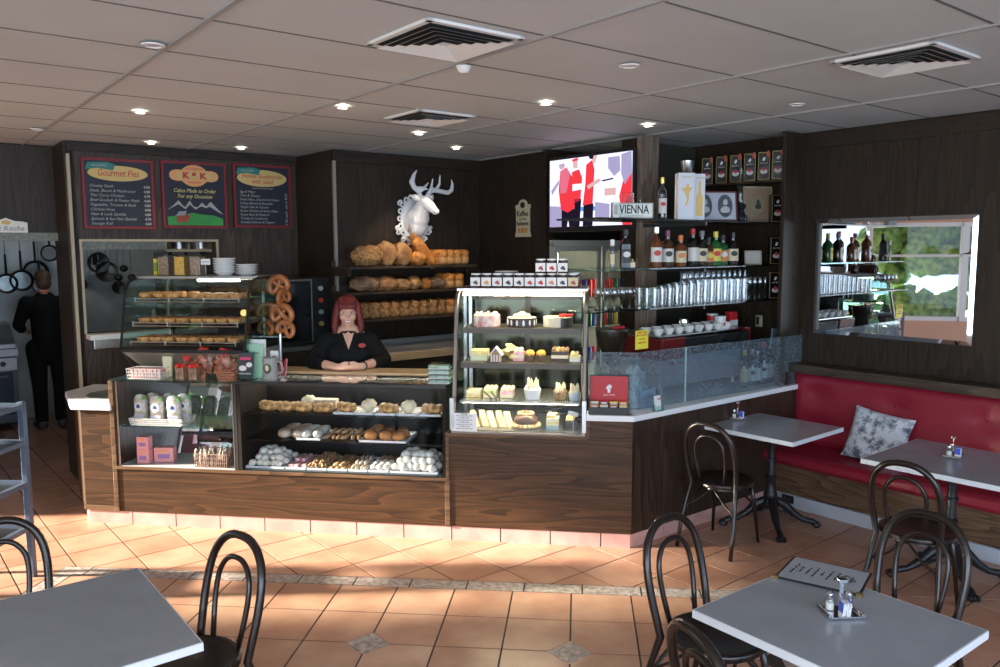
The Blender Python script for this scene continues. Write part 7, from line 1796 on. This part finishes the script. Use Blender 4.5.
for k in range(6):
    px = 708.5 + k * 14.1; b = ab_of(PA(px, 170, 5.95))[1]
    o = b0_ if k == 0 else dup(b0_, (0, 0, 0)); o.location = AB(5.965, b, 2.601); o.rotation_euler = (0, 0, RA - pi / 2 + .45)
    o.scale = (.95, .95, 1.05); tag(o, 'black coffee bag with red seal on the high shelf, %s of six' % names6[k], 'coffee bag', 'black coffee bags on the high shelf')
for k, lab in ((0, 'black coffee bag at the right end of the top bar shelf'), (1, 'black coffee bag at the right end of the middle bar shelf'), (2, 'black coffee bag at the right end of the lowest bar shelf')):
    o = dup(b0_, (0, 0, 0)); on_shelf(o, 775.5, k, -3.985, lab, 'coffee bag', 'black coffee bags by the wall stub'); o.scale = (1, 1, 1.0)
# ---- bottles on the bar behind the glass
GB = [(744, 'clear', 'cream', GOLD, .30), (752, 'clear', 'white', CHROME, .30), (757, 'dark', 'white', CHROME, .28), (763, 'clear', 'white', mat('cap_red', (.5, .02, .03), .4), .34), (770, 'dark', 'white', CHROME, .32), (775, 'clear', 'cream', CHROME, .30)]
for k, (px, g_, l_, c_, h_) in enumerate(GB):
    o = bottle('b', GL[g_], LB[l_], c_, h_, .036, .013, .60, LB['black'] if k % 2 else None)
    o.location = AB(shelf_a(px, 370, -3.78), -3.78, zc_ + .001); o.rotation_euler = (0, 0, RA - .8)
    tag(o, ['gold capped bottle', 'clear silver capped bottle', 'dark short bottle', 'tallest bottle with a red cap', 'dark bottle with white label', 'clear bottle at the right end'][k] + ' standing behind the glass screen', 'bottle', 'bottles behind the glass screen')
# small items at the wall by the machine
t = thing('wall_phone', 'pale wall phone on the alcove wall beside the coffee machine', 'phone', AB(6.045, -4.02, 1.36), RA - pi / 2)
m = MB(); m.box(-.03, .03, -.025, 0, 0, .10); m.build('cradle', mat('phone_beige', (.42, .40, .33), .5), t, bevel=.006); m = MB(); m.box(-.012, .012, -.04, -.025, .02, .09); m.build('handset', BLACK, t, bevel=.004)
t = thing('blue_folder', 'pale blue folder leaning by the wall stub on the bar', 'folder', AB(5.93, -3.80, zc_ + .001), RA + .1)
m = MB(); m.obox((0, 0, .22), (.14, .012, .44), Matrix.Rotation(.12, 3, 'Y')); m.build('cover', mat('folder_blue', (.28, .36, .48), .6), t)
# ---- drinks fridge
fa0, fa1 = 5.14, 6.42
t = thing('drinks_fridge', 'white framed glass drinks fridge behind the bar under the television', 'fridge', AB((fa0 + fa1) / 2, -5.70), RA)
w = (fa1 - fa0) / 2; FW = mat('fridge_white', (.50, .50, .46), .4); FI = mat('fridge_inside', (.60, .58, .50), .6)
m = MB(); m.box(-w, w, .46, .5, 0, 2.10); m.box(-w, -w + .03, 0, .5, 0, 2.10); m.box(w - .03, w, 0, .5, 0, 2.10); m.box(-w, w, 0, .5, 2.06, 2.12); m.box(-w, w, 0, .5, 0, .2); m.build('cabinet', FI, t)
for x0_, x1_ in ((-w, -.01), (.01, w)):
    d = MB(); f = .045; d.box(x0_, x1_, -.03, 0, .2, .2 + f); d.box(x0_, x1_, -.03, 0, 2.06 - f, 2.06); d.box(x0_, x0_ + f, -.03, 0, .2 + f, 2.06 - f); d.box(x1_ - f, x1_, -.03, 0, .2 + f, 2.06 - f); do = d.build('door', FW, t, bevel=.003)
    d = MB(); d.box(x0_ + f, x1_ - f, -.018, -.014, .2 + f, 2.06 - f); d.build('pane', GLASS, do)
for z in (.55, .9, 1.25, 1.55, 1.82): m = MB(); m.box(-w + .03, w - .03, .03, .44, z - .012, z); m.build('shelf', FW, t)
for x_ in (-.56, .04, .56): m = MB(); m.box(x_ - .012, x_ + .012, .02, .035, .4, 2.0); m.build('lamp', emis('fridge_lamp', (1, .95, .80), 16), t)
canc = [mat('can_blue', (.04, .06, .30), .3, .5), mat('can_red', (.45, .03, .03), .3, .5), mat('can_yellow', (.55, .42, .05), .4), mat('can_green', (.03, .18, .05), .3, .5), mat('can_black', (.03, .03, .04), .3)]
cans = []
for c in canc:
    m = MB(); m.lathe([(.001, 0), (.026, 0), (.03, .008), (.03, .13), (.024, .142), (.001, .142)], n=16); o = m.build('drink_can', c, smooth=True); cans.append([o, True])
cn = ['blue', 'red', 'yellow', 'green', 'black']; fc = (fa0 + fa1) / 2
for zi_, z in enumerate((1.55, 1.25, .9)):
    for i in range(16):
        ci = ((3, 0, 0, 1, 1, 1, 0, 1, 1, 4, 1, 1), (2, 4, 2, 4, 2, 2, 3, 3, 0, 0, 1, 4), (3, 3, 0, 1, 2, 4, 0, 0, 1, 3, 2, 1))[zi_][i % 12]
        c = cans[ci]; o = cp(c[0], c[1]); c[1] = False
        o.location = AB(fc - w + .07 + i * .075, -5.80, z + .001); o.scale = (1.05, 1.05, 1.25 if zi_ == 0 else 1); tag(o, '%s drink can on the %s lit shelf of the drinks fridge' % (cn[ci], ('upper', 'middle', 'lower')[zi_]), 'can', '%s cans, %s fridge shelf' % (cn[ci], ('upper', 'middle', 'lower')[zi_]))
# ================================================================== seen in the mirror
t = thing('straw_hat', 'dark straw hat hanging before the left window, seen in the mirror', 'hat', (XL + 1.2, 3.1, 1.95))
m = MB(); m.lathe([(.001, .10), (.06, .10), (.09, .06), (.10, .0), (.20, -.03), (.20, -.035), (.09, -.01), (.001, .05)], n=24); m.build('crown', mat('hat_brown', (.16, .11, .07), .8), t, smooth=True); m = MB(); m.tube([(0, 0, .10), (0, 0, 1.0)], .004, 5); m.build('cord', BLACK, t)
dup(t, (XL + 1.2, 2.7, 1.90), .3, 'second dark straw hat beside the first before the window')
t = thing('notice_board', 'white board of small cards beside the left window', 'notice board', (XL + .10, 1.75, 1.05), pi / 2)
m = MB(); m.box(-.5, .5, -.02, 0, 0, .8); m.build('board', PAPER, t)
rr = random.Random(1)
for k in range(9):
    m = MB(); x, z = -.42 + (k % 3) * .3, .06 + (k // 3) * .25; m.box(x, x + .18, -.024, -.02, z, z + .17); m.build('card', [mat('card_a', (.55, .35, .2), .5), mat('card_b', (.25, .4, .35), .5), mat('card_c', (.6, .55, .4), .5)][k % 3], t)
